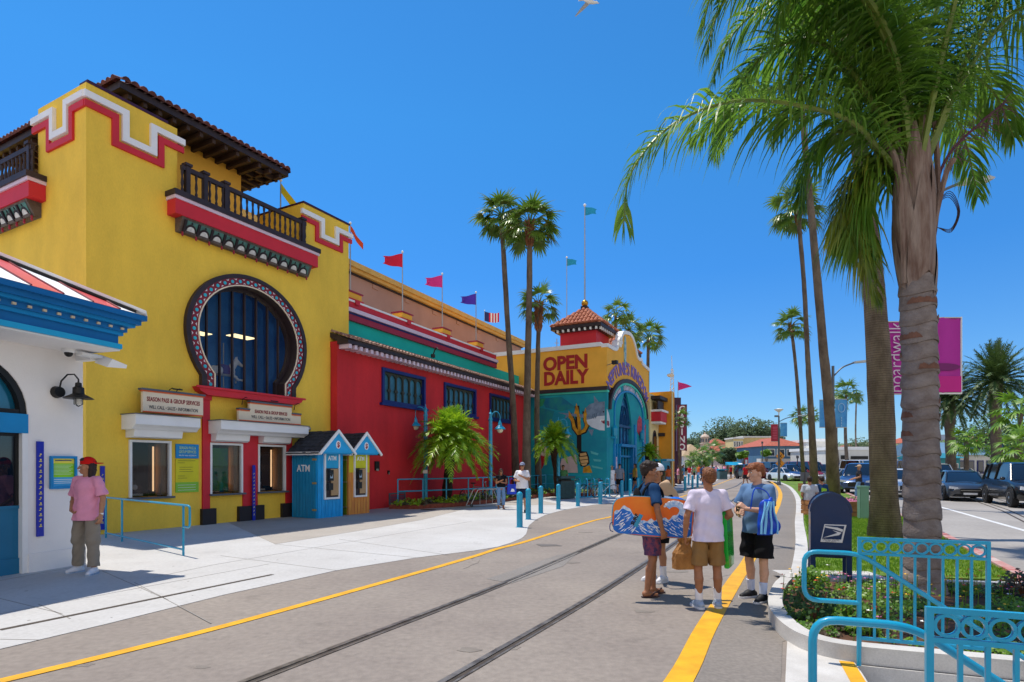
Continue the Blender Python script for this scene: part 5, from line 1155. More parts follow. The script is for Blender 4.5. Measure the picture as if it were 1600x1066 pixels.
def fan_palm(base, path, rs, R, n, label, group, seed=1, boot=None, blades=15, lo=-30, cat='palm tree', dead=0):
    """path: world points from base to crown"""
    rnd = random.Random(seed); o = E('palm_tree', label, cat, tuple(base), 0, group); B = Vector(base); pts = [Vector(p) - B for p in path]
    trunk_mesh('trunk', m_trf if R > 1.2 else m_tr, o, pts, rs, rnd=rnd, rough=.008)
    top = pts[-1]; b = MB()
    if boot:
        d = (pts[-2] - top).normalized()
        for i in range(70):
            z = rnd.uniform(0, boot); a = rnd.uniform(0, 2 * PI); r = rs[-1] * (1.2 + .5 * (1 - z / boot)); p = top + d * z + Vector((math.cos(a) * r * .7, math.sin(a) * r * .7, 0))
            b.tube([p, p + Vector((math.cos(a) * .12, math.sin(a) * .12, .3 + .1 * rnd.random()))], [.06, .03], 4)
        b.obj('boots', m_boot, o)
    b = MB(); fan_crown(b, R, n, rnd, blades, top, lo); b.obj('crown', m_fan, o)
    if dead:
        b = MB()
        for i in range(dead):
            a = rnd.uniform(0, 6.3); e = top + Vector((math.cos(a) * .3 * R, math.sin(a) * .3 * R, -.5 * R)); b.tube([top, e + Vector((0, 0, .35 * R)), e], .02 * R, 3)
            [blade(b, e, Vector((rnd.uniform(-.5, .5), rnd.uniform(-.5, .5), -1)), Vector((1, 0, 0)), R * .45, .05 * R, .1, 2) for _ in range(7)]
        b.obj('dead_leaves', m_fand, o)
    return o
GR1 = 'tall fan palms in front of the red wall'
def px(l, Y): return [A(x, y, Y) for x, y in l]
Y = 31.5; fan_palm(A(807, 776, Y) * 1, [A(807, 776, Y), A(802, 640, Y), A(794, 520, Y), A(787, 400, Y), A(783, 338, Y)], [.22, .16, .14, .13, .12], 1.75, 34, 'tall fan palm with leaning trunk, the one nearest the violet flag', GR1, 1)
Y = 30; fan_palm(A(822, 779, Y), [A(822, 779, Y), A(824, 600, Y), A(827, 460, Y), A(828, 352, Y)], [.25, .17, .15, .13], 1.8, 36, 'tall fan palm with straight trunk and shaggy neck between two others', GR1, 2, boot=1.1)
Y = 32.5; fan_palm(A(842, 774, Y), [A(842, 774, Y), A(839, 650, Y), A(841, 530, Y), A(842, 476, Y)], [.2, .14, .12, .12], 1.55, 22, 'shorter fan palm of the three with thick brown neck', GR1, 3, boot=1.5, blades=13)
GR2 = 'thin fan palms beside the curving walkway'
Y = 25.5; fan_palm((*G(1303, 785), 0), [Vector((*G(1303, 785), 0)), A(1297, 660, Y), A(1286, 540, Y), A(1272, 380, Y), A(1258, 230, Y), A(1246, 60, Y), A(1240, -90, Y)], [.30, .21, .18, .15, .12, .11, .10], 1.6, 30, 'tallest thin palm with its crown lost behind the feather fronds', GR2, 4, boot=.8)
Y = 33; fan_palm((*G(1273, 773), 0), [Vector((*G(1273, 773), 0)), A(1268, 660, Y), A(1262, 560, Y), A(1256, 440, Y), A(1246, 325, Y)], [.24, .17, .13, .115, .11], 1.9, 26, 'fan palm with reddish neck whose crown stands clear against the sky', GR2, 5, boot=1.0)
Y = 55; fan_palm((*G(1256, 753.5), 0), [Vector((*G(1256, 753.5), 0)), A(1250, 660, Y), A(1243, 570, Y), A(1236, 510, Y)], [.2, .16, .14, .14], 2.1, 24, 'smaller far fan palm with rounded crown low in the sky', GR2, 6, boot=.8)
Y = 13.3; P = [Vector((*G(1383, 844), .07)), A(1381, 770, Y), A(1375, 600, Y), A(1361, 400, Y), A(1340, 210, Y), A(1322, 60, Y), A(1312, -70, Y)]
fan_palm(P[0], P, [.37, .27, .26, .20, .15, .13, .12], 1.9, 30, 'massive grey fan palm trunk behind the blue mailbox', None, 7, boot=.8)
# far palms
for i, (px_, py_, yb, Y, R, n) in enumerate([(1322, 614, 745, 70, 2.3, 26), (1308, 628, 742, 78, 1.8, 20), (1252, 652, 745, 80, 1.9, 22), (1268, 650, 742, 95, 1.8, 20), (1338, 622, 742, 88, 1.5, 18),
        (962, 492, 755, 50, 1.7, 24), (982, 515, 755, 52, 1.9, 26), (1013, 527, 752, 56, 2.1, 26), (1062, 655, 752, 46, 1.1, 20)]):
    fan_palm(A(px_ + 3, yb, Y), [A(px_ + 3, yb, Y), A(px_ - 1, (py_ + yb) / 2, Y), A(px_, py_, Y)], [.10 * R, .075 * R, .07 * R], R, n,
             ['rounded far fan palm just beyond the blue banner', 'far fan palm half hidden by the blue banner', 'far fan palm behind the thin trunks near the terracotta roof', 'dark far palm partly behind a palm trunk', 'slim far palm with small crown by the wide palm trunk', 'fan palm head behind the first tiled cupola',
              'fan palm head between cupola and curved gable', 'fan palm rising beside the second tiled cupola', 'short fan palm in front of the casino sign'][i], 'far fan palms', 20 + i, blades=11)
# canary date palms and small yard palms on the right
def date_palm(x, ytop, Y, R, label, seed, ybase=742, n=110):
    rnd = random.Random(seed); base = A(x + 4, ybase, Y); o = E('date_palm', label, 'palm tree', tuple(base), 0, 'broad date palms before the white motel'); top = A(x, ytop, Y) - base
    trunk_mesh('trunk', m_tr, o, [(0, 0, -.4), top * .5 + Vector((-.1, 0, 0)), top - Vector((0, 0, .8)), top], [.36, .32, .42, .34], rnd=rnd, rough=.04)
    b = MB()
    for i in range(n):
        az = i * 2.399; t = (i + .5) / n; el = math.radians(88 - 122 * t ** .85); d = Vector((math.cos(az) * math.cos(el), math.sin(az) * math.cos(el), math.sin(el)))
        g = Vector((0, 0, -1)) * R * .35 * math.cos(el); frond(b, [top, top + d * R * .35 + g * .05, top + d * R * .7 + g * .35, top + d * R + g], R * .2, 34, .13, rnd, droop=.3, lift=.5, sw=.04, seg=1, start=.2, out=.8)
    b.obj('crown', [m_tree, m_date], o)
date_palm(1556, 596, 44, 3.3, 'broad date palm standing full height above the white motel', 31)
date_palm(1484, 622, 47, 3.1, 'date palm half hidden behind the magenta banner', 32)
for i, (x, yt, yb, Y, R) in enumerate([(1510, 690, 742, 42, 1.5), (1594, 645, 738, 36, 2.0), (1590, 700, 742, 34, 1.6), (1096, 712, 737, 90, 2.2), (1113, 706, 737, 95, 2.6), (1083, 718, 738, 80, 1.6)]):
    rnd = random.Random(60 + i); base = A(x, yb, Y); o = E('yard_palm', ['low bushy palm between the two date palms', 'pale leaning fan palm cut by the picture edge', 'low green palm at the edge below the pale one', 'green street palm before the pink hotel', 'taller street palm before the round tower', 'small street palm beside the beach shop'][i], 'palm tree', tuple(base))
    top = A(x, yt, Y) - base; trunk_mesh('trunk', m_tr, o, [(0, 0, -.2), top * .5, top], [.17, .14, .14], rnd=rnd)
    b = MB(); fan_crown(b, R, 22, rnd, 11, top, -40); b.obj('crown', m_green if i in (0, 1, 2) else m_fan, o)

# tree ferns in the brick planter
def tree_fern(px_, pyc, base, Y, R, label, seed, n=170):
    rnd = random.Random(seed); B = Vector((*base, .15)); o = E('tree_fern', label, 'tree fern', tuple(B), 0, 'yellow green tree ferns'); top = A(px_, pyc, Y) - B
    trunk_mesh('trunk', m_dkb_ if 0 else M('fern_trunk', '4a3426', r=.95, col2='2e2018', vs=6, bump=.6, bs=18), o, [(0, 0, -.2), top * .5, top - Vector((0, 0, .1))], [.24, .2, .26], rnd=rnd, rough=.03)
    b = MB()
    for i in range(n):
        az = i * 2.399; t = (i + .5) / n; el = math.radians(84 - 104 * t ** 1.0 + rnd.uniform(-6, 6)); d = Vector((math.cos(az) * math.cos(el), math.sin(az) * math.cos(el), math.sin(el)))
        L = R * rnd.uniform(.75, 1.05) * (1.0 if t < .7 else 1.1); g = Vector((0, 0, -1)) * L * (.15 + .45 * math.cos(el) * t)
        frond(b, [top, top + d * L * .4 + g * .05, top + d * L * .75 + g * .4, top + d * L + g], L * .28, 20, .13, rnd, droop=.3, lift=.6, sw=.016, seg=1, start=.12, out=.55)
    b.obj('crown', [m_green, m_sago], o)
tree_fern(706, 688, G(697, 786), 24.2, 1.75, 'large yellow green tree fern between two turquoise lamp posts', 41)
tree_fern(866, 690, G(874, 776), 30.5, 1.3, 'smaller tree fern in front of the teal mural', 42, 90)
tree_fern(1014, 708, G(1014, 766), 38, .9, 'little tree fern at the far end of the mural front', 43, 40)

# ---------------------------------------------------------------- the big feather palm
T0 = A(1427, 300, 7.6); B0 = Vector((*G(1442, 923, .08), .08)); qp = E('feather_palm', 'large feather palm with ringed trunk and long arching fronds beside the turquoise railing', 'palm tree', tuple(B0)); tp = T0 - B0; rq = random.Random(5)
m_qtr = trunkmat('ringed_bark', '9c9088', '857870', '3c2c26', 1.25, .8)
def TP(x, y, r=7.6): return A(x, y, r) - B0
# ringed trunk: each ring slightly flared
b = MB(); ctr = [(1443, 940), (1441, 850), (1439, 700), (1437, 600), (1436, 520), (1433, 470)]; zs = []; pts = []; rr = []
cz = [TP(*c) for c in ctr]; z = -.1; zt_ = TP(1433, 462).z
while z < zt_:
    h = rq.uniform(.17, .26); 
    for f_, q in ((0, .212), (.12, .221), (.5, .209), (.93, .202), (.995, .199)):
        zz = z + h * f_; x = float(np.interp(zz, [c.z for c in cz], [c.x for c in cz])); y = float(np.interp(zz, [c.z for c in cz], [c.y for c in cz]))
        pts.append(Vector((x, y, zz))); rr.append((q + .07 * max(0, 1 - zz / .5) ** 2 + rq.uniform(-.003, .003)) * (1 - .04 * zz / 3.8))
    z += h
b.tube(pts, rr, 26); b.v = [(x + rq.uniform(-.004, .004), y + rq.uniform(-.004, .004), z + .02 * math.sin(3 * math.atan2(y - 0, x)) ) for x, y, z in b.v]
b.obj('trunk', M('ringed_trunk_bark', '958b86', r=.9, col2='776a64', vs=4, bump=.5, bs=30, fine=.3, aniso=(1, 1, 1.5)), qp, smooth=40)
b = MB()
for i, p in enumerate(pts[::5]):
    if i < 3 or p.z < 1.9: continue
    for k in range(7):
        if rq.random() > .45: continue
        a0 = rq.uniform(0, 6.28); n_ = 12; w = rq.uniform(.5, 1.5); R_ = rr[min(len(rr) - 1, i * 5 + 1)] + .0015; vs = []
        for j in range(n_ + 1):
            a = a0 + w * j / n_; e = math.sin(PI * j / n_)
            vs += [(p.x + R_ * math.cos(a), p.y + R_ * math.sin(a), p.z + .045), (p.x + R_ * .992 * math.cos(a), p.y + R_ * .992 * math.sin(a), p.z + .05 + .075 * e ** .5 * rq.uniform(.75, 1.1))]
        b.add(vs, [(2 * j, 2 * j + 2, 2 * j + 3, 2 * j + 1) for j in range(n_)])
b.obj('bark_patches', M('bark_rust', '7c5848', r=.95, col2='64463a', vs=9, bump=.4), qp, kind='stuff')
# woody sheaths
for i in range(11):
    b = MB(); a = i * 2.4; z0 = zt_ - .05 + .1 * i; c0 = TP(1433, 470); lean = Vector((math.cos(a), math.sin(a), 0))
    L = rq.uniform(1.1, 1.6); P = []; n_ = 9; vs = []
    for j in range(n_):
        t = j / (n_ - 1); r = (.205 + .05 * math.sin(PI * t * .9) - .03 * t ** 3) * (1 if i < 6 else .8); zz = z0 + L * t; half = (1.15 * (1 - t) ** .8 + .12) * (1 if t > 0 else .9)
        cx = float(np.interp(zz, [zt_, zt_ + .8, tp.z], [c0.x, TP(1428, 390).x, tp.x])); cy = tp.y * min(1, zz / tp.z)
        for q in (-1, -.5, 0, .5, 1):
            aa = a + half * q; rr_ = r * (1 - .06 * abs(q)); vs.append((cx + math.cos(aa) * rr_, cy + math.sin(aa) * rr_, zz + .12 * (1 - abs(q)) * (1 - t) - .1 * abs(q) * (1 - t)))
    for j in range(n_ - 1):
        for q in range(4): b.add([vs[j * 5 + q], vs[j * 5 + q + 1], vs[(j + 1) * 5 + q + 1], vs[(j + 1) * 5 + q]], [(0, 1, 2, 3)])
    b.obj('leaf_sheath', m_boot2, qp, smooth=60)
b = MB(); b.tube([TP(1433, 480), TP(1429, 400), tp + Vector((0, 0, .25))], [.19, .18, .1], 14); b.obj('crown_shaft', m_boot2, qp, smooth=60)
m_pet = M('green_petiole', '7a8a3a', r=.4, col2='5f7030', vs=3)
FR = [([(0, 0, 0), (-.5, -.1, .5), (-1.05, -.2, .86), (-2.25, -.3, 1.0), (-3.15, -.3, .72), (-3.7, -.3, .1), (-3.8, -.3, -.6)], 'a'),
      ([(0, 0, .2), (-.45, .1, 1.2), (-.95, .3, 2.1), (-1.6, .5, 2.2), (-2.1, .6, 1.6), (-2.3, .7, 1.0)], 'a'),
      ([(0, 0, .2), (-.5, -.3, 1.8), (-1.4, -.5, 2.6), (-2.2, -.6, 2.68), (-2.75, -.7, 2.2), (-2.95, -.7, 1.6)], 'a'),
      ([(.1, 0, .2), (.45, -.15, 1.2), (.95, -.3, 2.0), (1.7, -.4, 2.35), (2.4, -.5, 2.1), (2.8, -.5, 1.5)], 'a'),
      ([(.1, .1, .1), (.5, .7, 1.5), (1.2, 1.3, 2.2), (2.0, 1.8, 1.8), (2.5, 2.1, .9)], 'a'),
      ([(0, .1, .2), (-.15, .5, 1.7), (-.5, 1.1, 2.8), (-1.0, 1.7, 3.1), (-1.5, 2.2, 2.6), (-1.7, 2.5, 1.8)], 'a'),
      ([(0, -.1, .2), (.1, -.5, 1.8), (.1, -1.1, 2.9), (0, -1.9, 3.1), (-.1, -2.6, 2.7)], 'a'),
      ([(.05, 0, .2), (.25, .1, 1.9), (.7, .2, 3.1), (1.4, .3, 3.5), (2.1, .4, 3.2), (2.7, .4, 2.4)], 'a'),
      ([(0, 0, .1), (-.3, .5, 1.2), (-.8, 1.2, 2.1), (-1.5, 1.9, 2.4), (-2.1, 2.5, 2.0)], 'a'),
      ([(0, 0, .2), (-.25, -.1, 1.6), (-.75, -.2, 2.6), (-1.3, -.3, 2.75), (-1.8, -.4, 2.2), (-2.0, -.4, 1.6)], 'a'),
      ([(0, 0, .2), (-.1, 0, 2.0), (-.35, .1, 3.4), (-.9, .2, 3.9), (-1.5, .3, 3.5)], 'a'),
      ([(0, 0, .2), (-.35, .2, 1.1), (-.6, .5, 1.9), (-1.0, .9, 2.0), (-1.3, 1.2, 1.4)], 'a'),
      ([(0, .1, .0), (-.25, .2, .45), (-.5, .25, .4), (-.58, .28, -.1), (-.48, .28, -.8), (-.3, .25, -1.3)], 'y'),
      ([(0, .2, .0), (-.2, .3, .5), (-.45, .35, .5), (-.68, .4, .1), (-.66, .4, -.5)], 'y'),
      ([(0, -.1, .2), (.2, -.2, 1.5), (.55, -.3, 2.4), (1.1, -.5, 2.5), (1.5, -.6, 2.0)], 'a'),
      ([(0, .1, .0), (-.4, .2, .7), (-.8, .3, .95), (-1.15, .35, .6), (-1.25, .4, 0)], 'a'), ([(-.05, .15, -.1), (-.2, .25, .25), (-.4, .3, .25), (-.52, .3, -.1), (-.5, .3, -.6)], 'a'), ([(.1, 0, .2), (.5, -.2, 1.5), (1.1, -.4, 2.6), (1.9, -.5, 2.9), (2.6, -.6, 2.5)], 'a'), ([(0, 0, .2), (-.4, -.2, 1.6), (-1.15, -.4, 2.5), (-1.95, -.5, 2.6), (-2.6, -.5, 2.1), (-2.85, -.5, 1.45)], 'a'), ([(0, .1, .2), (-.3, .2, 1.6), (-.9, .3, 2.6), (-1.6, .3, 2.75), (-2.2, .4, 2.3), (-2.45, .4, 1.7)], 'a'), ([(.1, .1, .2), (.3, .3, 1.2), (.9, .5, 1.9), (1.5, .6, 1.7), (1.9, .7, 1.1)], 'a'),
      ([(0, .1, .2), (-.35, .1, 1.5), (-.8, .1, 2.3), (-1.25, .1, 2.2), (-1.55, .1, 1.5)], 'a'),
      ([(0, 0, .2), (-.2, .2, 1.4), (-.3, .4, 2.5), (-.2, .7, 3.2), (.1, 1.1, 3.2)], 'a')]
for i, (p, kd) in enumerate(FR):
    b = MB(); q = [tp + Vector(x) for x in p]
    frond(b, q, 1.1 if kd == 'a' else .9, 125 if kd == 'a' else 110, .04, rq, droop=1.35 if kd == 'a' else 1.6, lift=.55, sw=.042 if kd == 'a' else .03, seg=5, start=.2 if i else .12, out=.3)
    b.obj('frond', [m_pet, m_queen if kd == 'a' else m_queeny], qp)
b = MB()
P = smooth_path([tp + Vector(x) for x in [(.2, 0, -.1), (.42, -.05, .45), (.75, -.1, .8), (1.12, -.1, 1.12)]], 6); b.tube(P, [.022 * (1 - .6 * i / len(P)) for i in range(len(P))], 5)
for i in range(90):
    t = .3 + .7 * i / 90; p = P[int(t * (len(P) - 1))]; blade(b, p, Vector((rq.uniform(-.1, .7), rq.uniform(-.4, .4), rq.uniform(-.6, .7))), Vector((0, 1, 0)), rq.uniform(.2, .4), .012, .5, 3)
b.obj('flower_stalk', M('dry_purple', '5a3444', r=.8), qp)
b = MB()
for k in range(4): b.tube(smooth_path([tp + Vector(x) for x in [(.18, -.1, -.25), (.36, -.12 - k * .01, -.12 + k * .02), (.48 + k * .01, -.12, -.3), (.40, -.12, -.52 - k * .015), (.24, -.1, -.5)]], 5), .0045, 4)
b.obj('dry_tendrils', M('dry_tendril', '3c2c2c', r=.8), qp)
for i, (q, r) in enumerate([([(.2, 0, -.9), (.27, -.02, -.4), (.3, -.02, .2), (.28, 0, .9)], .035), ([(-.15, -.05, -1.2), (-.2, -.1, -.5), (-.28, -.1, .3), (-.42, -.1, .6)], .04), ([(.12, -.1, -.9), (.2, -.15, -.3), (.28, -.2, .15), (.34, -.25, .3)], .035)]):
    b = MB(); b.tube(smooth_path([tp + Vector(x) for x in q], 5), r, 6); b.obj('old_petiole', m_boot2, qp, smooth=60)

# ---------------------------------------------------------------- broad leafed trees
def leafy(name, label, c, R, n, mat, seed, trunk=None, leaf=.35, flat=.7, cat='tree', group=None):
    rnd = random.Random(seed); c = Vector(c); o = E(name, label, cat, (c.x, c.y, 0), 0, group)
    b = MB(); h = c.z
    b.tube([(0, 0, -.2), (.02 * R, 0, h * .5), (0, 0, h)], [R * .09, R * .06, R * .03], 7)
    cl = []
    for i in range(max(5, int(9))):
        a = rnd.uniform(0, 6.28); rr_ = R * rnd.uniform(.25, .72); q = Vector((math.cos(a) * rr_, math.sin(a) * rr_, h + R * flat * rnd.uniform(-.45, .6))); cl.append((q, R * rnd.uniform(.3, .48)))
        b.tube([(0, 0, h * .45), q * .5 + Vector((0, 0, h * .3)), q], [R * .04, R * .025, R * .01], 5)
    b.obj('trunk', m_tr, o); b = MB(); cl.append((Vector((0, 0, h + R * flat * .3)), R * .5))
    for i in range(n):
        q, r = cl[rnd.randrange(len(cl))]; v = Vector((rnd.gauss(0, 1), rnd.gauss(0, 1), rnd.gauss(0, 1))).normalized() * r * rnd.uniform(.55, 1.08) ** .6; v.z *= .75
        p = q + v; d = Vector((rnd.gauss(0, 1), rnd.gauss(0, 1), rnd.gauss(0, .6))).normalized(); s = d.orthogonal().normalized() * leaf * .5; d = d * leaf * rnd.uniform(.5, 1)
        b.add([p - d * .5, p + s * .6, p + d * .5, p - s * .6], [(0, 1, 2, 3)])
    b.obj('crown', mat, o); return o
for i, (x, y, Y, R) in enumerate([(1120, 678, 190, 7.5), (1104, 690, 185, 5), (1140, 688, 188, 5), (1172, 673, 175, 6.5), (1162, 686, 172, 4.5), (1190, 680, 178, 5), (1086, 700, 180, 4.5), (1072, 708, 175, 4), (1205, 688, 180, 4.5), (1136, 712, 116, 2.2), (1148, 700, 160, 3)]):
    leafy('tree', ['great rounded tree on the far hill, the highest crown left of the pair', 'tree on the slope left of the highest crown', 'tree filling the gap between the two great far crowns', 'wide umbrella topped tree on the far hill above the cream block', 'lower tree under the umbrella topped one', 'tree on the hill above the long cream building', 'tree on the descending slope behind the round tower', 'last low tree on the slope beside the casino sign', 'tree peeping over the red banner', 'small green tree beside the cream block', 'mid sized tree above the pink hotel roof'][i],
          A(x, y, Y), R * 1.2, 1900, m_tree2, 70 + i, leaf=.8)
for i, (x, y, Y, R, m_) in enumerate([(1537, 672, 62, 3.6, m_tree), (1528, 686, 60, 2.6, m_tree), (1500, 700, 66, 2.4, m_green), (1582, 690, 60, 2.4, m_tree), (1332, 700, 120, 3.4, m_tree2), (1350, 702, 118, 2.6, m_tree2), (1566, 700, 52, 1.6, m_green), (1405, 705, 90, 2.0, m_green), (1198, 708, 90, .9, m_green), (1162, 712, 80, .9, m_green), (1098, 722, 92, 1.3, m_green)]):
    leafy('tree', ['dense round tree rising behind the motel roof', 'lower part tree joined to the dense round one', 'bright green tree behind the low bushy palm', 'tree behind the pale leaning palm', 'grey green tree behind the white store', 'second grey green tree behind the white store', 'yellowish shrub tree beside the tall date palm', 'bright tree glimpsed between the two thick palm trunks', 'small lime tree before the blue restaurant', 'small lime street tree beside the stalls', 'bright green street tree below the round tower'][i],
          A(x, y, Y), R, 1300 if i < 4 else 700, m_, 90 + i, leaf=.3 if Y < 70 else .5)
# hills
def hill(name, x0, x1, y, d, h, mat, seed):
    rnd = random.Random(seed); b = MB(); nx, ny = 40, 10; vs = []
    for j in range(ny + 1):
        for i in range(nx + 1):
            u, v = i / nx, j / ny; e = math.sin(PI * u) ** .6 * math.sin(PI * min(1, v * .9 + .05)) ** .8
            vs.append((x0 + (x1 - x0) * u, y + d * v, -1 + h * e * (.75 + .25 * math.sin(u * 9 + seed) * math.cos(v * 4 + seed)) + rnd.uniform(-.4, .4) * e))
    b.add(vs, [(j * (nx + 1) + i, j * (nx + 1) + i + 1, (j + 1) * (nx + 1) + i + 1, (j + 1) * (nx + 1) + i) for j in range(ny) for i in range(nx)])
    return struct(b.obj(name, mat, smooth=60))
m_hill = M('hill_green', '5f7350', r=.95, col2='7a7f58', vs=.04, fine=.3); m_hill2 = M('hill_dry', '9a7c5c', r=.95, col2='6d6a48', vs=.03, fine=.2)
hill('hill', 40, 130, 160, 90, 12, m_hill, 1); hill('hill', 100, 330, 230, 150, 17, m_hill, 2); hill('hill', 250, 520, 420, 200, 34, m_hill2, 3)

# ---------------------------------------------------------------- grass, flowers, shrubs
def scatter(name, n, area, fn, mats, label, cat, seed, sc_kind='stuff'):
    rnd = random.Random(seed); b = MB(); k = 0; tries = 0
    while k < n and tries < n * 20:
        tries += 1; x = rnd.uniform(area[0], area[1]); y = rnd.uniform(area[2], area[3]); r = fn(b, x, y, rnd)
        if r is not False: k += 1
    o = b.obj(name, mats); tag(o, label, cat); o['kind'] = sc_kind; return o
def inside(x, y, poly):
    c = False; n = len(poly)
    for i in range(n):
        (x0, y0), (x1, y1) = poly[i], poly[(i + 1) % n]
        if (y0 > y) != (y1 > y) and x < (x1 - x0) * (y - y0) / (y1 - y0) + x0: c = not c
    return c
lawnp = [(5.2, 8.85), (7.2, 8.45)] + [(x - .12, y) for x, y in rk] + [(30.6, 66)] + [(x + .2, y) for x, y in kerb[3:-6] if y < 66][::-1]
def gb(b, x, y, r):
    if not inside(x, y, lawnp): return False
    s = .6 + y / 14; b.mi = r.randrange(2)
    for _ in range(3):
        a = r.uniform(0, 6.3); h = r.uniform(.03, .06) * (1 + y * .01); w = .006 * s; xx = x + r.uniform(-.04, .04); yy = y + r.uniform(-.04, .04)
        b.add([(xx - w * math.cos(a), yy - w * math.sin(a), .07), (xx + w * math.cos(a), yy + w * math.sin(a), .07), (xx + r.uniform(-.02, .02), yy + r.uniform(-.02, .02), .07 + h)], [(0, 1, 2)])
m_g1 = leafmat('grass_blade', '7fa82a', '5d8a20', vs=6, tr=.4); m_g2 = leafmat('grass_blade_light', 'a2c040', '7ea02c', vs=6, tr=.4)
scatter('grass', 16000, (4.2, 14, 8.4, 24), gb, [m_g1, m_g2], 'short green grass on the strip of lawn by the walkway', 'grass', 3)
bed = [(9, 3.2), (6, 4.2)] + [(x + .1, y + .08) for x, y in po] + [(4.9, 8.1), (6.2, 7.9), (7.3, 7.7), (9, 7.3)]
def leafball(b, x, y, z, r, R, n, leaf, mi, flat=.8):
    b.mi = mi
    for _ in range(n):
        v = Vector((r.gauss(0, 1), r.gauss(0, 1), abs(r.gauss(0, 1)))).normalized() * R * r.uniform(.5, 1); v.z *= flat; p = Vector((x, y, z)) + v
        d = Vector((r.gauss(0, 1), r.gauss(0, 1), r.gauss(0, .7))).normalized(); s = d.orthogonal().normalized() * leaf * .35; d = d * leaf
        b.add([p - d * .5, p + s, p + d * .5, p - s], [(0, 1, 2, 3)])
def gc(b, x, y, r):
    if not inside(x, y, bed): return False
    if math.sin(x * 3.1 + 1) * math.cos(y * 2.7) < -.45 or (y < 5.6 and x < 3.4): return False
    leafball(b, x, y, .08, r, r.uniform(.06, .13), 26, .045, 0 if r.random() < .8 else 1)
scatter('ground_cover', 1000, (2.8, 9, 4.5, 8.2), gc, [m_green, m_dkl], 'low green plants covering the corner flower bed', 'ground cover', 5)
def fl(b, x, y, r):
    if not inside(x, y, bed): return False
    if y < 6.9 and r.random() < .6: return False
    k = 0 if math.sin(x * 2.2 + y) > .2 else (1 if math.sin(x * 3 - y * 2) > -.3 else 2)
    if r.random() < .12: k = 3
    h = .14 + r.uniform(0, .12); b.mi = 4; b.tube([(x, y, .08), (x + .01, y, .08 + h)], .004, 3, cap=False); b.mi = k
    for q in range(5):
        a = q * 1.257; b.add([(x, y, .08 + h), (x + .028 * math.cos(a), y + .028 * math.sin(a), .09 + h), (x + .03 * math.cos(a + .6), y + .03 * math.sin(a + .6), .085 + h)], [(0, 1, 2)])
scatter('flowers', 200, (2.8, 7.5, 5.2, 8.2), fl, [M('petal_red', 'd8401c', r=.6, var=0), M('petal_yellow', 'f0b820', r=.6, var=0), M('petal_pink', 'c06a90', r=.6, var=0), M('petal_white', 'e8e8e0', r=.6, var=0), m_green], 'scattered red, yellow and pink bedding flowers in the corner bed', 'flowers', 6)
for i, (x, y, R, mt, lb) in enumerate([(6.25, 7.2, .28, m_dkl, 'dark reddish shrub beside the far railing post'), (6.7, 6.7, .34, m_dkl, 'dark reddish shrub in the middle of the hedge row'), (7.3, 7.2, .36, m_dkl, 'dark reddish shrub by the picture edge'), (5.6, 5.9, .24, m_dkl, 'dark reddish shrub behind the front ring railing'), (6.4, 5.6, .28, m_dkl, 'dark shrub nearest the planter kerb'),
        (3.15, 6.15, .3, m_tree, 'dark green bushy plant in the pointed corner of the bed'), (3.95, 7.75, .22, m_green, 'upright pink flowering plant beneath the mailbox'), (3.35, 5.75, .22, m_green, 'low green plant behind the curved handrail')]):
    rnd = random.Random(200 + i); o = E('shrub', lb, 'shrub', (x, y, .08)); b = MB(); [b.tube([(0, 0, 0), (rnd.uniform(-.5, .5) * R, rnd.uniform(-.5, .5) * R, R * 1.0)], [.012, .005], 4) for _ in range(7)]; b.obj('stem', m_boot, o)
    b = MB(); leafball(b, 0, 0, .05, rnd, R, 900 if R > .3 else 320, .06, 0, 1.1); b.obj('foliage', mt, o)
# ================================================================ street furniture
def pipe(pts, r, n=8, k=5): 
    return (smooth_path(pts, k), r, n)
def bent(pts, rad, n=5):
    """polyline with rounded corners"""
    P = [Vector(p) for p in pts]; o = [P[0]]
    for i in range(1, len(P) - 1):
        a = (P[i - 1] - P[i]); c = (P[i + 1] - P[i]); ra = min(rad, a.length * .48); rc = min(rad, c.length * .48); p0 = P[i] + a.normalized() * ra; p1 = P[i] + c.normalized() * rc
        for j in range(n + 1):
            t = j / n; o.append(p0 * (1 - t) ** 2 + P[i] * 2 * t * (1 - t) + p1 * t * t)
    return o + [P[-1]]
dR = Vector((.94, -.34, 0)).normalized()
def ring_panel(loc, label, length):
    o = E('ring_railing', label, 'railing', loc, math.atan2(dR.y, dR.x), 'turquoise stair railings with ring frieze'); t = .028
    b = MB(); b.box(-t / 2, -t / 2, 0, t / 2, t / 2, .94); b.box(length - t / 2, -t / 2, 0, length + t / 2, t / 2, .94); objs(b, 'post', m_turq, o)
    b = MB(); b.box(t / 2, -t / 2, .915, length - t / 2, t / 2, .94); b.box(t / 2, -t / 2, .79, length - t / 2, t / 2, .812); b.box(t / 2, -t / 2, .07, length - t / 2, t / 2, .095); objs(b, 'rail', m_turq, o)
    n = 9; w = (length - t) / n; b = MB()
    for i in range(n):
        c = t / 2 + w * (i + .5); b.strip([(c + .044 * math.cos(a), .864 + .044 * math.sin(a)) for a in [2 * PI * j / 22 for j in range(23)]], .014, -.010, .010)
    b.obj('ring_frieze', m_turq, o, smooth=30)
    for i in range(1, n): b = MB(); b.box(t / 2 + w * i - .009, -.009, .095, t / 2 + w * i + .009, .009, .79); b.obj('baluster', m_turq, o)
    return o
ring_panel((2.95, 5.0, .15), 'turquoise ring railing standing on the planter kerb, the farther one', .90)
ring_panel((1.80, 2.54, .15), 'turquoise ring railing cut by the picture corner, the nearer one', .90)
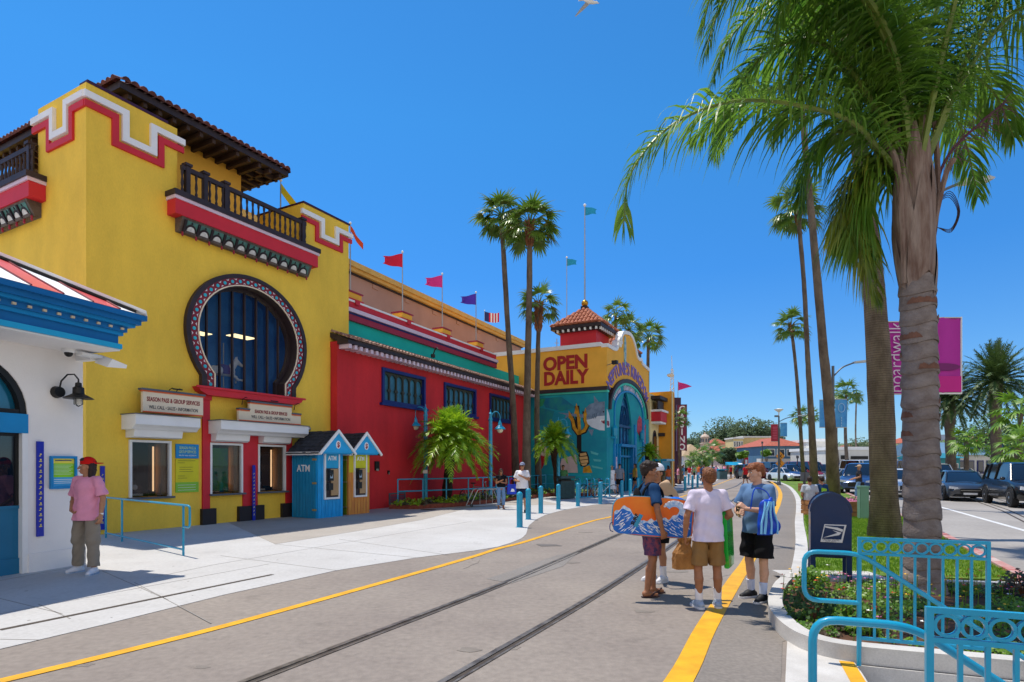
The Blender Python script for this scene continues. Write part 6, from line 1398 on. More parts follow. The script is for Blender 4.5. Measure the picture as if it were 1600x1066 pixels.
def handrail(loc, label, post=True):
    o = E('handrail', label, 'handrail', loc, math.atan2(dR.y, dR.x), 'bent turquoise stair handrails'); z1, z0 = .95, .53
    sl = .67; L = 2.3; X = .42
    b = MB(); P = bent([(X - .0, 0, z0), (0, 0, z0), (0, 0, z1), (X, 0, z1), (X + L, 0, z1 - sl * L)], .11); b.tube(P, .0205, 10); b.obj('rail', m_turq, o, smooth=60)
    if post: b = MB(); b.tube([(X, 0, 0), (X, 0, z1)], .018, 8); b.obj('post', m_turq, o, smooth=60)
    b = MB(); b.tube([(X + L - .3, 0, -1.3), (X + L - .3, 0, z1 - sl * (L - .3))], .018, 8); b.obj('post', m_turq, o, smooth=60); return o
handrail((2.55, 5.14, 0), 'bent turquoise handrail running down in front of the farther ring railing')
o = handrail((1.47, 2.88, 0), 'bent turquoise handrail nearest the camera, beside the nearer ring railing', False)
o = bpy.data.objects
# stands under the near ring railing
b = MB(); b.strip([(1.55, 2.5), (2.9, 2.02)], .2, -.3, .15, 'z'); struct(b.obj('stair_kerb', m_kerb))
# ramp railing before the yellow tower
a, c = Vector((-9.5, 13.75, 0)), Vector((-6.15, 11.02, 0)); d = (c - a).normalized(); o = E('hand_railing', 'turquoise two rail hand railing in front of the yellow wall', 'railing', tuple(a), math.atan2(d.y, d.x)); L = (c - a).length
b = MB(); P = bent([(0, 0, .95), (L + .28, 0, .95), (L + .28, 0, .55), (L, 0, .55)], .09); b.tube(P, .022, 8); b.obj('rail', m_turq, o, smooth=60)
b = MB(); b.tube([(0, 0, .12), (L, 0, .12)], .02, 8); b.obj('lower_rail', m_turq, o, smooth=60)
for x in (.05, 1.1, L): b = MB(); b.tube([(x, 0, 0), (x, 0, .95)], .022, 8); b.obj('post', m_turq, o, smooth=60)
# bollards
def bollard(x, y, label):
    o = E('bollard', label, 'bollard', (x, y, 0), 0, 'turquoise bollards along the pavement edge')
    b = MB(); r = .083; b.lathe([(r, 0), (r, .86), (r * .97, .885), (r * 1.03, .89), (r * 1.03, .9), (r * .9, .935), (r * .6, .965), (r * .1, .98)], (0, 0, 0), 16); b.obj('post', m_turq, o, smooth=50)
    b = MB(); b.lathe([(r * 1.35, 0), (r * 1.3, .012), (r * 1.01, .016)], (0, 0, .002), 16); b.obj('collar', m_turq, o, smooth=50)
    return o
bl = [(812, 824.2), (825.5, 812), (845, 802.5), (872.5, 796), (903, 791.4), (938, 787.8), (971.7, 782.5), (985, 777), (997, 773), (1070.6, 767), (1076, 758), (1082, 764), (1090, 762), (1098, 757)]
bt = ['turquoise bollard nearest the camera at the pavement bulge', 'turquoise bollard second from the nearest one, beside the man in shorts', 'turquoise bollard third from the nearest one', 'turquoise bollard below the second lamp post and tree fern', 'turquoise bollard fifth from the nearest one, in front of the bicycles', 'turquoise bollard sixth from the nearest, before the walking couple', 'turquoise bollard seventh, just left of the striped beach boards', 'turquoise bollard by the doorway, half hidden by the boy in navy', 'turquoise bollard hidden low behind the boy in navy',
      'turquoise bollard just left of the white shirted boy', 'farther turquoise bollard in the cluster left of the white shirted boy', 'middle turquoise bollard of the cluster beyond the road', 'stout turquoise bollard of the cluster beyond the road', 'last turquoise bollard of the cluster, near the white shirted boy']
for (x, y), l in zip(bl, bt): bollard(*G(x, y), l)
# turquoise lamp posts
def lamp(x, y, sgn, h, label, z0=.15):
    o = E('street_lamp', label, 'street lamp', (x, y, z0), 0, 'turquoise gooseneck lamp posts')
    b = MB(); b.lathe([(.13, 0), (.12, .1), (.09, .16), (.085, h - .35), (.1, h - .34), (.1, h - .28), (.075, h - .27), (.07, h - .06), (.09, h - .05), (.05, h), (.02, h + .04), (.012, h + .16)], (0, 0, 0), 14); b.obj('post', m_turq, o, smooth=40)
    b = MB(); b.tube(smooth_path([(0, 0, h - .3), (sgn * .12, 0, h - .02), (sgn * .3, 0, h + .04), (sgn * .43, 0, h - .12), (sgn * .44, 0, h - .4)], 6), .022, 8); b.obj('arm', m_turq, o, smooth=60)
    b = MB(); c = (sgn * .44, 0, h - .78); b.lathe([(.26, 0), (.25, .03), (.17, .12), (.1, .17), (.08, .3), (.05, .36), (.03, .42)], c, 18); b.obj('lamp_shade', m_turq, o, smooth=40)
    b = MB(); b.lathe([(.03, -.17), (.1, -.14), (.15, -.06), (.16, .02)], c, 14); b.obj('globe', M('globe_glass', 'e8e0c4', r=.2, var=.05), o, smooth=60); return o
o = lamp(*G(665, 789), -1, 4.0, 'turquoise lamp post with lamp hanging to the street left of the tree fern'); b = MB(); b.box(-.1, -.11, 1.2, .1, -.09, 1.35); b.obj('notice', m_wt, o)
lamp(*G(766.5, 784), 1, 4.0, 'turquoise lamp post between the tree fern and the tall palms')
lamp(*G(872.5, 778), 1, 3.9, 'turquoise lamp post in front of the teal mural')
lamp(*G(1013, 760), 1, 3.7, 'far turquoise lamp post beside the cream building')
# brick planter with plants and pipe fence
pp = [(-4.75, 22.75), (-3.6, 22.6), (-1.9, 24.3), (.15, 28.4), (2.55, 32.6), (4.2, 31.9), (4.7, 32.6), (2.7, 35.0), (1.2, 35.2), (-2.0, 28.6), (-4.6, 23.6)]
o = E('brick_planter', 'low brick planter bed along the foot of the red wall', 'planter', (*pp[0], 0)); b = MB(); b.prism([(x - pp[0][0], y - pp[0][1]) for x, y in pp], 0, .17, 'z'); b.obj('brick_edge', m_brick, o)
cx_ = sum(p[0] for p in pp) / 11; cy_ = sum(p[1] for p in pp) / 11
b = MB(); b.prism([((x - cx_) * .94 + cx_ - pp[0][0], (y - cy_) * .97 + cy_ - pp[0][1]) for x, y in pp], .171, .19, 'z'); b.obj('soil', m_soil, o)
def pg(b, x, y, r):
    if not inside(x, y, pp): return False
    leafball(b, x, y, .16, r, r.uniform(.15, .32), 34, .11, 0 if r.random() < .65 else 1)
scatter('planter_foliage', 230, (-4.8, 4.8, 22.6, 35.2), pg, [m_sago, m_dkl], 'leafy green ground plants filling the brick planter', 'foliage', 9)
def fence(P, label, name='pipe_fence'):
    o = E(name, label, 'fence', (*P[0], 0)); Q = [Vector((x - P[0][0], y - P[0][1], 0)) for x, y in P]
    for z in (1.14, .66): b = MB(); b.tube([q + Vector((0, 0, z)) for q in Q], .028, 6); b.obj('rail', m_turq, o, smooth=50)
    for i in range(len(Q) - 1):
        n = max(1, round((Q[i + 1] - Q[i]).length / 1.25))
        for k in range(n): q = Q[i].lerp(Q[i + 1], k / n); b = MB(); b.tube([q, q + Vector((0, 0, 1.14))], .028, 6); b.obj('post', m_turq, o, smooth=50)
fence([(-4.5, 23.2), (-1.9, 25.6), (.4, 30), (1.9, 33.2), (4.3, 32.2)], 'turquoise two rail pipe fence standing in the brick planter')
# bicycles and racks
def bicycle(x, y, rz, col, label):
    o = E('bicycle', label, 'bicycle', (x, y, 0), rz, 'bicycles parked by the mural')
    for wx in (-.5, .5):
        b = MB(); b.T = Matrix.Translation((wx, 0, .34)) @ Matrix.Rotation(PI / 2, 4, 'X'); b.tube([(.32 * math.cos(a), .32 * math.sin(a), 0) for a in [2 * PI * j / 20 for j in range(21)]], .02, 5)
        w = b.obj('wheel', m_black, o, smooth=60); b = MB(); [b.tube([(wx, 0, .34), (wx + .31 * math.cos(a), 0, .34 + .31 * math.sin(a))], .004, 3) for a in [PI * j / 5 for j in range(10)]]; b.obj('spokes', m_steel, w)
    b = MB(); [b.tube(l, .017, 6) for l in ([(-.5, 0, .34), (-.12, 0, .3), (.35, 0, .72), (-.2, 0, .75), (-.12, 0, .3)], [(-.5, 0, .34), (-.2, 0, .75), (-.23, 0, .88)], [(.5, 0, .34), (.35, 0, .72), (.32, 0, .95)])]; b.obj('frame', col, o, smooth=60)
    b = MB(); b.tube([(.25, -.28, .93), (.33, -.2, .97), (.33, .2, .97), (.25, .28, .93)], .014, 6); b.obj('handlebar', m_steel, o); b = MB(); b.ell((-.23, 0, .9), (.13, .07, .035)); b.obj('saddle', m_black, o)
m_bw = M('bike_white', 'd0d4d8', r=.3); m_br = M('bike_red', 'b82a2a', r=.3); m_bb = M('bike_blue', '2a70c0', r=.3)
bicycle(-1.5, 26.2, .15, M('bike_green', '3a8a78', r=.3), 'green framed bicycle leaning by the steel rack before the planter')
bicycle(4.3, 31.3, .2, m_br, 'red bicycle in the rack by the mural hand'); bicycle(4.9, 31.0, .3, m_bw, 'white bicycle in the rack nearest the walking couple'); bicycle(3.7, 31.8, .1, m_bb, 'blue bicycle in the rack beside the dark bin')
def hoop_rack(x, y, rz, n, mat, label, sp=.45, h=.85):
    o = E('bike_rack', label, 'bike rack', (x, y, 0), rz)
    for k in range(n): b = MB(); b.tube(bent([(k * sp, -.3, 0), (k * sp, -.3, h), (k * sp, .3, h), (k * sp, .3, 0)], .25), .025, 7); b.obj('hoop', mat, o, smooth=60)
    b = MB(); [b.tube([(-.1, s_, .03), (n * sp - .3, s_, .03)], .02, 5) for s_ in (-.3, .3)]; b.obj('base_bar', mat, o)
hoop_rack(3.5, 31.0, .2, 5, m_blue2, 'pale blue hoop bicycle rack before the mural', .4, 1.0)
o = E('barrier_rack', 'silver steel tube stand with sloping ends beside the woman in dark top', 'rack', (*G(735, 793), 0), .6)
b = MB(); [b.tube(bent([(0, s_, .05), (.35, s_, .72), (1.3, s_, .72), (1.6, s_, .05), (0, s_, .05)], .08), .022, 7) for s_ in (0, .35)]; [b.tube([(x, 0, z), (x, .35, z)], .015, 5) for x, z in ((.1, .2), (.5, .72), (.85, .72), (1.2, .72), (1.5, .2))]; b.obj('frame', m_steel, o, smooth=60)
b = MB(); [b.tube([(x, 0, .05), (x, 0, .72)], .012, 5) for x in (.45, .75, 1.05)]; b.obj('bars', m_steel, o)
for x in (.05, 1.5): b = MB(); b.T = Matrix.Translation((x, 0, .07)) @ Matrix.Rotation(PI / 2, 4, 'X'); b.lathe([(.07, -.02), (.07, .02)], n=12); b.obj('wheel', m_black, o)
# bins
def bin_(x, y, w, h, mat, top, label):
    o = E('litter_bin', label, 'litter bin', (x, y, 0), .3)
    b = MB(); b.prism(rrect(-w / 2, -.3, w / 2, .3, .06), .05, h * .78, 'z'); n = 10
    for k in range(n): b.box(-w / 2 + w * (k + .2) / n, -.32, .08, -w / 2 + w * (k + .75) / n, -.3, h * .75)
    b.obj('body', mat, o); b = MB(); b.prism(rrect(-w / 2 - .03, -.33, w / 2 + .03, .33, .08), h * .9, h, 'z'); b.box(-w / 2 + .04, .1, h * .78, w / 2 - .04, .29, h * .9); b.obj('lid', top, o)
    b = MB(); b.box(-w / 2 + .05, -.28, h * .78, w / 2 - .05, .1, h * .82); b.obj('opening', m_black, o)
m_bin = M('bin_dark_teal', '24484e', r=.5, var=.2, vs=5)
bin_(*G(884, 780), .75, 1.15, m_bin, m_bin, 'dark teal slatted bin beside the lamp post before the mural')
bin_(*G(1128, 749.5), 1.1, 1.25, M('bin_grey_teal', '4a6a70', r=.5), m_turq, 'wide teal recycling bin in the middle of the far road')
bin_(*G(1209, 750), .75, .9, M('bin_brown', '4e3a34', r=.6, var=.2, vs=6), m_black, 'brown slatted bin at the bend of the walkway')
bin_(*G(1218.5, 750.5), .4, .75, m_black, m_black, 'slim black bin next to the brown one')
# street lights with banners
def street_light(x, y, h, arm, label, ban, top=False, ay=0, ah=.5):
    o = E('street_light', label, 'street light', (x, y, 0)); m_ = M('lamp_post_grey', '5c6268', r=.4, metal=.5)
    b = MB(); b.tube([(0, 0, 0), (0, 0, h)], [.1, .06], 10); b.lathe([(.17, 0), (.15, .3), (.1, .35)], n=10); b.obj('post', m_, o, smooth=50)
    b = MB(); b.tube(smooth_path([(0, 0, h - .5), (arm * .35, ay * .35, h - .5 + ah * .65), (arm * .8, ay * .8, h - .5 + ah)], 5), .035, 7); b.obj('arm', m_, o, smooth=60)
    b = MB(); b.T = Matrix.Translation((arm * .8, ay * .8, h - .5 + ah)) @ Matrix.Rotation(math.atan2(ay, arm), 4, 'Z') @ Matrix.Rotation(-.1, 4, 'Y'); b.prism([(0, -.03), (.7, -.04), (.75, .0), (.62, .06), (0, .05)], -.13, .13); b.obj('lamp_head', M('lamp_head_grey', 'b8bcba', r=.4), o)
    if top: b = MB(); b.lathe([(.04, h), (.05, h + .3), (.36, h + .52), (.38, h + .56), (.1, h + .62)], n=12); b.obj('top_lamp', m_wt, o); b = MB(); b.box(-.35, -.08, h - .1, -.05, .08, h + .05); b.obj('camera', m_, o)
    for (x0, x1, z0, z1, mt, mb) in ban:
        b = MB(); s_ = 1 if x1 > 0 else -1; b.tube([(0, 0, z1), (x1, 0, z1)], .018, 5); b.tube([(0, 0, z0), (x1, 0, z0)], .018, 5); b.obj('banner_arm', m_steel, o)
        n = 8; b = MB(); xs_ = [x0 + (x1 - x0) * i / n for i in range(n + 1)]; vs = [(x_, .03 * math.sin(3 * i / n * PI) * .6 - .0, z_) for z_ in (z0, z1) for i, x_ in enumerate(xs_)]
        fs = [(i, i + 1, n + 2 + i, n + 1 + i) for i in range(n)]; b.add(vs, fs); b.add([(v[0], v[1] + .004, v[2]) for v in vs], [f[::-1] for f in fs]); bo = b.obj('banner', mt, o, smooth=60)
        if mb: mb(o, x0, x1, z0, z1)
    return o
Y = 14.2; X = (1441 - 800) / 920 * Y; zt_, zb_ = A(0, 503, Y).z, A(0, 616, Y).z
m_mag = M('banner_magenta', 'b8209c', r=.6, var=.05); m_bbl = M('banner_blue', '2a86d0', r=.6, col2='58a8dc', vs=1.5); m_brd = M('banner_red', 'a8203c', r=.6, var=.1)
def bw(o, x0, x1, z0, z1):
    if x1 < 0:
        T = Matrix.Translation((x1 + .36, -.04, (z0 + z1) / 2)) @ Matrix(((0, -1, 0, 0), (0, 0, -1, 0), (1, 0, 0, 0), (0, 0, 0, 1)))
        text('boardwalk', 'lettering', m_lil, o, T, size=.5, sx=.8, off=-.004, ext=.003)
    else:
        T = Matrix.Translation((x0 + .22, -.04, z1 - .42)) @ Matrix(((0, -1, 0, 0), (0, 0, -1, 0), (1, 0, 0, 0), (0, 0, 0, 1)))
        text('boardwalk', 'lettering', m_lil, o, T, size=.16, sx=.8, ext=.003)
        b = MB(); b.prism([(x1 - .45 + .42 * math.cos(t), z0 + .62 + .09 * math.sin(t)) for t in [2 * PI * j / 20 for j in range(20)]], -.042, -.035); b.obj('emblem', M('emblem_plum', '7a1468', r=.6), o)
        b = MB(); b.box(x0 + .02, -.035, z0 + .02, x1, -.03, z0 + .40); b.obj('colour_panel', M('banner_pink', 'cc1488', r=.6, var=.05), o)
o = street_light(X, Y, A(0, 300, Y).z, 1.15, 'tall street light with magenta banners standing behind the feather palm', [(-.08, -.86, zb_, zt_, m_mag, bw), (.06, .92, zb_ + .03, zt_ + .1, m_mag, bw)], ah=.72)
o.location.z = 0
b = MB(); b.box(.925, -.02, zb_, .95, .03, zt_ + .12); b.box(-.9, -.02, zb_ - .03, -.865, .03, zt_ + .02); b.box(.06, -.02, zb_ - .0, .92, .02, zb_ + .025); b.obj('banner_frame', m_wt, o)
Y = 27; X = (1301.5 - 800) / 920 * Y
def ws(o, x0, x1, z0, z1):
    c = ((x0 + x1) / 2, (z0 + z1) / 2 + .25); b = MB(); b.strip([(c[0] + .15 * math.cos(t), c[1] + .2 * math.sin(t)) for t in [2 * PI * j / 16 for j in range(17)]], .03, -.045, -.035); [b.box(c[0] - .02, -.045, c[1] - .5 - k * .12, c[0] + .02, -.035, c[1] - .42 - k * .12) for k in range(4)]; b.obj('emblem', M('banner_pale', '9cc8e8', r=.6), o)
street_light(X, Y, A(0, 572, Y).z, 1.2, 'street light with sky blue banners behind the third palm trunk', [(-.06, -.62, A(0, 668, Y).z, A(0, 625, Y).z, m_bbl, None), (.1, .64, A(0, 668, Y).z, A(0, 624, Y).z, m_bbl, ws)], ah=.65)
Y = 50; X = (1217 - 800) / 920 * Y
def rt(o, x0, x1, z0, z1):
    b = MB(); [b.box(min(x0, x1) + .1, -.05, z0 + .2 + k * .14, max(x0, x1) - .1, -.035, z0 + .26 + k * .14) for k in range(8)]; b.obj('writing', M('banner_rose', 'cc5a70', r=.6), o)
street_light(X, Y, A(0, 650, Y).z, 2.0, 'far street light with one red and one blue banner at the bend', [(-.08, -.66, A(0, 690, Y).z, A(0, 663, Y).z, m_brd, rt), (.12, .7, A(0, 682, Y).z, A(0, 661, Y).z, m_bbl, None)], True, ah=.5)
# crossing signs
o = E('warning_sign', 'post with two stacked yellow diamond warning signs', 'road sign', (*G(1218.6, 756), 0)); Yp = o.location.y
b = MB(); b.tube([(0, 0, 0), (0, 0, A(0, 706, Yp).z)], .04, 6); b.obj('post', m_steel, o)
m_sy = M('sign_amber', 'e0901c', r=.4)
for zc, kd in ((A(0, 713, Yp).z, 'x'), (A(0, 724.5, Yp).z, 'p')):
    b = MB(); r = .42; b.prism([(r, zc), (0, zc + r), (-r, zc), (0, zc - r)], -.08, -.05); d = b.obj('sign_plate', m_sy, o); b = MB()
    if kd == 'x': b.strip([(-.16, zc - .16), (.16, zc + .16)], .06, -.085, -.081); b.strip([(-.16, zc + .16), (.16, zc - .16)], .06, -.090, -.086)
    else: b.strip([(0, zc + .1), (-.03, zc - .03), (-.12, zc - .17)], .07, -.085, -.081); b.strip([(-.03, zc - .03), (.1, zc - .17)], .05, -.09, -.086); b.tube([(0, -.08, zc + .18), (0, -.09, zc + .18)], .05, 8)
    b.obj('symbol', m_black, d)
# plain posts
for (x, yb, yt, w, lb) in [(1257, 802, 738, .05, 'slim grey post by the wooden planter boxes'), (1246, 752, 712, .06, 'thin dark post beyond the lawn'), (1191, 745, 690, .07, 'dark far lamp post near the long cream building')]:
    X, Yq = G(x, yb); o = E('post', lb, 'post', (X, Yq, 0)); b = MB(); b.tube([(0, 0, 0), (0, 0, A(0, yt, Yq).z)], w, 6); b.lathe([(w * 2, 0), (w * 1.8, .1)], n=8); b.obj('pole', M('post_dark', '4a4c50', r=.5), o); b = MB(); b.box(-.15, -.03, A(0, yt, Yq).z - .3, .15, -.0, A(0, yt, Yq).z); b.obj('plate', m_gray, o)
# mailbox
o = E('mailbox', 'dark blue rounded street mailbox with white eagle emblem on the lawn', 'mailbox', (4.58, 8.5, .09), -.42)
m_mb = M('mailbox_blue', '0a2c5a', r=.32, var=.12, vs=4, coat=.3); w, h0, h1 = .255, .36, .95
pf = [(-w, h0), (w, h0), (w, h1)] + [(w * math.cos(PI * i / 16), h1 + .26 * math.sin(PI * i / 16)) for i in range(1, 16)] + [(-w, h1)]
b = MB(); b.prism(pf, -.27, .27); b.obj('body', m_mb, o, smooth=35)
b = MB(); ribbon(b, [(x * 1.04, (z - .7) * 1.03 + .7) for x, z in pf[2:]], [(x * .97, (z - .7) * .97 + .7) for x, z in pf[2:]], -.285, -.255); ribbon(b, [(x * 1.04, (z - .7) * 1.03 + .7) for x, z in pf[2:]], [(x * .97, (z - .7) * .97 + .7) for x, z in pf[2:]], .255, .285); b.box(-.265, -.285, h0 - .02, .265, -.272, h0 + .03); b.obj('rim', m_mb, o, smooth=35)
for x in (-.225, .225):
    for y in (-.25, .25): b = MB(); b.box(x - .035, y - .02, 0, x + .035, y + .02, h0); b.obj('leg', m_mb, o)
b = MB(); b.box(-.24, -.2, h0 - .06, .24, .2, h0); b.obj('underside', m_mb, o)
b = MB(); b.T = Matrix.Translation((.02, 0, 0)); b.prism([(-.15, .53), (.12, .53), (.17, .78), (-.1, .78)], -.279, -.2705); pnl = b.obj('emblem_panel', m_wt, o)
b = MB(); b.T = Matrix.Translation((.02, 0, 0)); b.prism([(-.13, .575), (.105, .575), (.145, .765), (-.09, .765)], -.283, -.2795); b.obj('emblem_field', m_mb, pnl)
b = MB(); b.T = Matrix.Translation((.02, 0, 0)); b.prism([(-.095, .755), (.06, .74), (.13, .715), (.12, .68), (.02, .715), (-.09, .735)], -.287, -.2835); b.prism([(-.12, .59), (.06, .665), (.0, .70), (.11, .67), (.08, .635)], -.287, -.2835); b.obj('eagle_emblem', m_wt, pnl)
text('UNITED STATES', 'lettering', m_mb, pnl, TF(.0, -.281, .552), size=.034, sx=.85, ext=.002); text('POSTAL SERVICE', 'lettering', m_mb, pnl, TF(.0, -.281, .535), size=.02, sx=.9, ext=.002)
b = MB(); b.prism([(3.95, 8.35), (5.35, 8.2), (5.4, 8.95), (4.0, 9.05)], .05, .09, 'z'); struct(b.obj('concrete_pad', m_kerb))
# green utility cabinet
o = E('utility_cabinet', 'pale green utility cabinet beside the massive palm trunk', 'cabinet', (*G(1349, 811, .07), .07), -.3)
b = MB(); b.box(-.12, -.12, 0, .12, .2, .95); b.obj('body', M('cabinet_green', '6f9c86', r=.5, var=.1), o); b = MB(); b.box(-.135, -.135, .95, .135, .215, 1.0); b.obj('lid', M('cabinet_green', ''), o); b = MB(); b.box(-.10, -.13, .06, .10, -.121, .88); b.obj('door', M('cabinet_green', ''), o)
# timber planter boxes under the thin palms
m_wd = M('timber_tan', 'a8784a', r=.8, col2='80542f', vs=2, aniso=(1, 1, 8), bump=.2)
for (x, yb, w, dp, lb) in [(1312, 806, 1.9, 1.2, 'long tan timber planter box with pink flowering bushes and seated people'), (1274, 768, 1.6, 1.1, 'smaller tan timber planter box farther along the lawn'), (1280, 788, .9, .8, 'low tan timber edging between the two planter boxes')]:
    X, Yq = G(x, yb, .07); hh = .5 if w > 1.5 else .15; o = E('timber_planter', lb, 'planter box', (X, Yq, .07), .1)
    b = MB()
    for k in range(3): b.box(-w / 2, -dp / 2, hh * k / 3, w / 2, -dp / 2 + .08, hh * (k + .92) / 3); b.box(-w / 2, dp / 2 - .08, hh * k / 3, w / 2, dp / 2, hh * (k + .92) / 3); b.box(-w / 2, -dp / 2 + .08, hh * k / 3, -w / 2 + .08, dp / 2 - .08, hh * (k + .92) / 3); b.box(w / 2 - .08, -dp / 2 + .08, hh * k / 3, w / 2, dp / 2 - .08, hh * (k + .92) / 3)
    b.obj('boards', m_wd, o); b = MB(); b.box(-w / 2 + .08, -dp / 2 + .08, 0, w / 2 - .08, dp / 2 - .08, hh * .8); b.obj('soil', m_soil, o)
    if hh > .3:
        r = random.Random(int(x)); b = MB(); [leafball(b, r.uniform(-.1, w * .42), r.uniform(-dp * .3, dp * .3), hh * .8, r, r.uniform(.15, .28), 60, .07, 1 if r.random() < .3 else 0) for _ in range(16)]; b.obj('bushes', [m_dkl, M('petal_pink', '')], o)
# gull
o = E('seagull', 'white gull gliding at the top edge of the sky', 'bird', tuple(A(921, 3, 15)), .3)
b = MB(); b.tube([(-.17, 0, 0), (-.1, 0, .01), (0, 0, 0), (.12, 0, .01), (.2, 0, .03), (.26, 0, .02)], [.008, .035, .05, .04, .028, .006], 10); b.ell((.2, 0, .035), (.035, .028, .028)); o2 = b.obj('body', m_wt, o, smooth=60)
for s_ in (-1, 1):
    b = MB(); P = [(0, .03, .02), (.02, .2, .09), (-.03, .42, .1), (-.12, .62, .05)]; W_ = [.13, .12, .09, .02]; vs = []
    for (x, y, z), w in zip(P, W_): vs += [(x + w / 2, s_ * y, z), (x - w / 2, s_ * y, z)]
    b.add(vs, [(2 * i, 2 * i + 1, 2 * i + 3, 2 * i + 2) for i in range(3)]); b.add([(x, y, z + .012) for x, y, z in vs], [(2 * i + 2, 2 * i + 3, 2 * i + 1, 2 * i) for i in range(3)]); b.obj('wing', M('gull_grey', 'c8ccd0', r=.6), o)
b = MB(); b.prism([(-.15, 0), (-.28, .06), (-.28, -.06)], -.005, .01, 'z'); b.obj('tail', m_wt, o)
b = MB(); b.tube([(.235, 0, .03), (.28, 0, .02)], [.01, .003], 5); b.obj('beak', m_sy, o)
# ================================================================ people: smooth blended bodies polygonised from distance fields
class Fld:
    def __init__(s, lo, hi, c):
        s.lo = np.array(lo, float); s.c = c; s.n = np.ceil((np.array(hi) - s.lo) / c).astype(int) + 1; s.F = np.full(s.n, 9., np.float32)
        s.ax = [s.lo[i] + c * np.arange(s.n[i]) for i in range(3)]
    def sl(s, lo, hi):
        r = []
        for i in range(3):
            a = max(0, int((lo[i] - s.lo[i]) / s.c)); b = min(s.n[i], int((hi[i] - s.lo[i]) / s.c) + 2)
            if b - a < 1: return None
            r.append(slice(a, b))
        return tuple(r), s.ax[0][r[0]][:, None, None], s.ax[1][r[1]][None, :, None], s.ax[2][r[2]][None, None, :]
    def mix(s, r, d, k, op):
        F = s.F[r]
        if op == '-': s.F[r] = np.maximum(F, -d); return
        h = np.clip(.5 + .5 * (F - d) / k, 0, 1); s.F[r] = F * (1 - h) + d * h - k * h * (1 - h)
    def cone(s, a, b, ra, rb=None, k=.02, fl=1., flat=False, op='+', wob=0):
        a = np.array(a, float); b = np.array(b, float); rb = ra if rb is None else rb; m = max(ra, rb) / min(fl, 1) + k * 2 + 3 * s.c
        q = s.sl(np.minimum(a, b) - m, np.maximum(a, b) + m)
        if q is None: return
        r, X, Y, Z = q; d = b - a; L2 = float(d @ d) + 1e-9
        t = np.clip(((X - a[0]) * d[0] + (Y - a[1]) * d[1] + (Z - a[2]) * d[2]) / L2, 0, 1)
        D = np.sqrt((X - a[0] - t * d[0]) ** 2 + ((Y - a[1] - t * d[1]) / fl) ** 2 + (Z - a[2] - t * d[2]) ** 2) - (ra + t * (rb - ra))
        if wob: D = D + wob * np.sin(X * 31 + Z * 17 + 1.3 * np.sin(Y * 23)) * np.sin(Z * 21 - X * 13 + Y * 29)
        if flat: u = d / math.sqrt(L2); D = np.maximum(D, (X - b[0]) * u[0] + (Y - b[1]) * u[1] + (Z - b[2]) * u[2])
        s.mix(r, D.astype(np.float32), k, op)
    def ell(s, c, rad, k=.02, R=None, op='+', noise=0):
        c = np.array(c, float); rad = np.array(rad, float); m = rad.max() + k * 2 + 3 * s.c
        q = s.sl(c - m, c + m)
        if q is None: return
        r, X, Y, Z = q; X = X - c[0]; Y = Y - c[1]; Z = Z - c[2]
        if R is not None: X, Y, Z = (R[0][i] * X + R[1][i] * Y + R[2][i] * Z for i in range(3))
        k0 = np.sqrt((X / rad[0]) ** 2 + (Y / rad[1]) ** 2 + (Z / rad[2]) ** 2); k1 = np.sqrt((X / rad[0] ** 2) ** 2 + (Y / rad[1] ** 2) ** 2 + (Z / rad[2] ** 2) ** 2) + 1e-6
        D = k0 * (k0 - 1) / k1
        if noise: D = D + noise * (np.sin(X * 110 + 3 * np.sin(Z * 60)) * np.sin(Y * 95 + 2 * np.sin(X * 50)) * np.sin(Z * 90 + 2))
        s.mix(r, D.astype(np.float32), k, op)
    def cut(s, z, above=True):
        Z = s.ax[2][None, None, :]; s.F = np.maximum(s.F, (Z - z if above else z - Z).astype(np.float32))
    def mesh(s):
        F = s.F; n = F < 0; c0 = [slice(0, -1), slice(1, None)]
        cnt = np.zeros([x - 1 for x in F.shape], np.int8)
        for i in (0, 1):
            for j in (0, 1):
                for k in (0, 1): cnt += n[c0[i], c0[j], c0[k]]
        act = np.argwhere((cnt > 0) & (cnt < 8))
        if not len(act): return [], []
        idx = np.full(cnt.shape, -1, np.int64); idx[act[:, 0], act[:, 1], act[:, 2]] = np.arange(len(act))
        P = np.zeros((len(act), 3)); W = np.zeros(len(act)); co = [(i, j, k) for i in (0, 1) for j in (0, 1) for k in (0, 1)]
        V = {q: F[act[:, 0] + q[0], act[:, 1] + q[1], act[:, 2] + q[2]] for q in co}
        for q in co:
            for ax in range(3):
                if q[ax] == 0:
                    e = list(q); e[ax] = 1; e = tuple(e); a, b = V[q], V[e]; m = (a < 0) != (b < 0); t = np.where(m, a / np.where(a == b, 1, a - b), 0)
                    pos = np.array(q, float)[None, :].repeat(len(act), 0); pos[:, ax] += t; P += pos * m[:, None]; W += m
        P = P / np.maximum(W, 1)[:, None]; P = s.lo + (act + P) * s.c; fs = []
        for ax in range(3):
            a = [slice(1, -1)] * 3; b = [slice(1, -1)] * 3; a[ax] = slice(0, -1); b[ax] = slice(1, None)
            A_ = n[tuple(a)]; B_ = n[tuple(b)]; ed = np.argwhere(A_ != B_)
            if not len(ed): continue
            off = np.ones(3, int); off[ax] = 0; g = ed + off; o1, o2 = [(1, 2), (2, 0), (0, 1)][ax]
            e1 = np.zeros(3, int); e1[o1] = 1; e2 = np.zeros(3, int); e2[o2] = 1
            q = [idx[tuple((g + d).T)] for d in (-e1 - e2, -e2, 0 * e1, -e1)]; Q = np.stack(q, 1); fl = A_[tuple(ed.T)]; Q[~fl] = Q[~fl][:, ::-1]; fs.append(Q)
        return P, np.concatenate(fs)
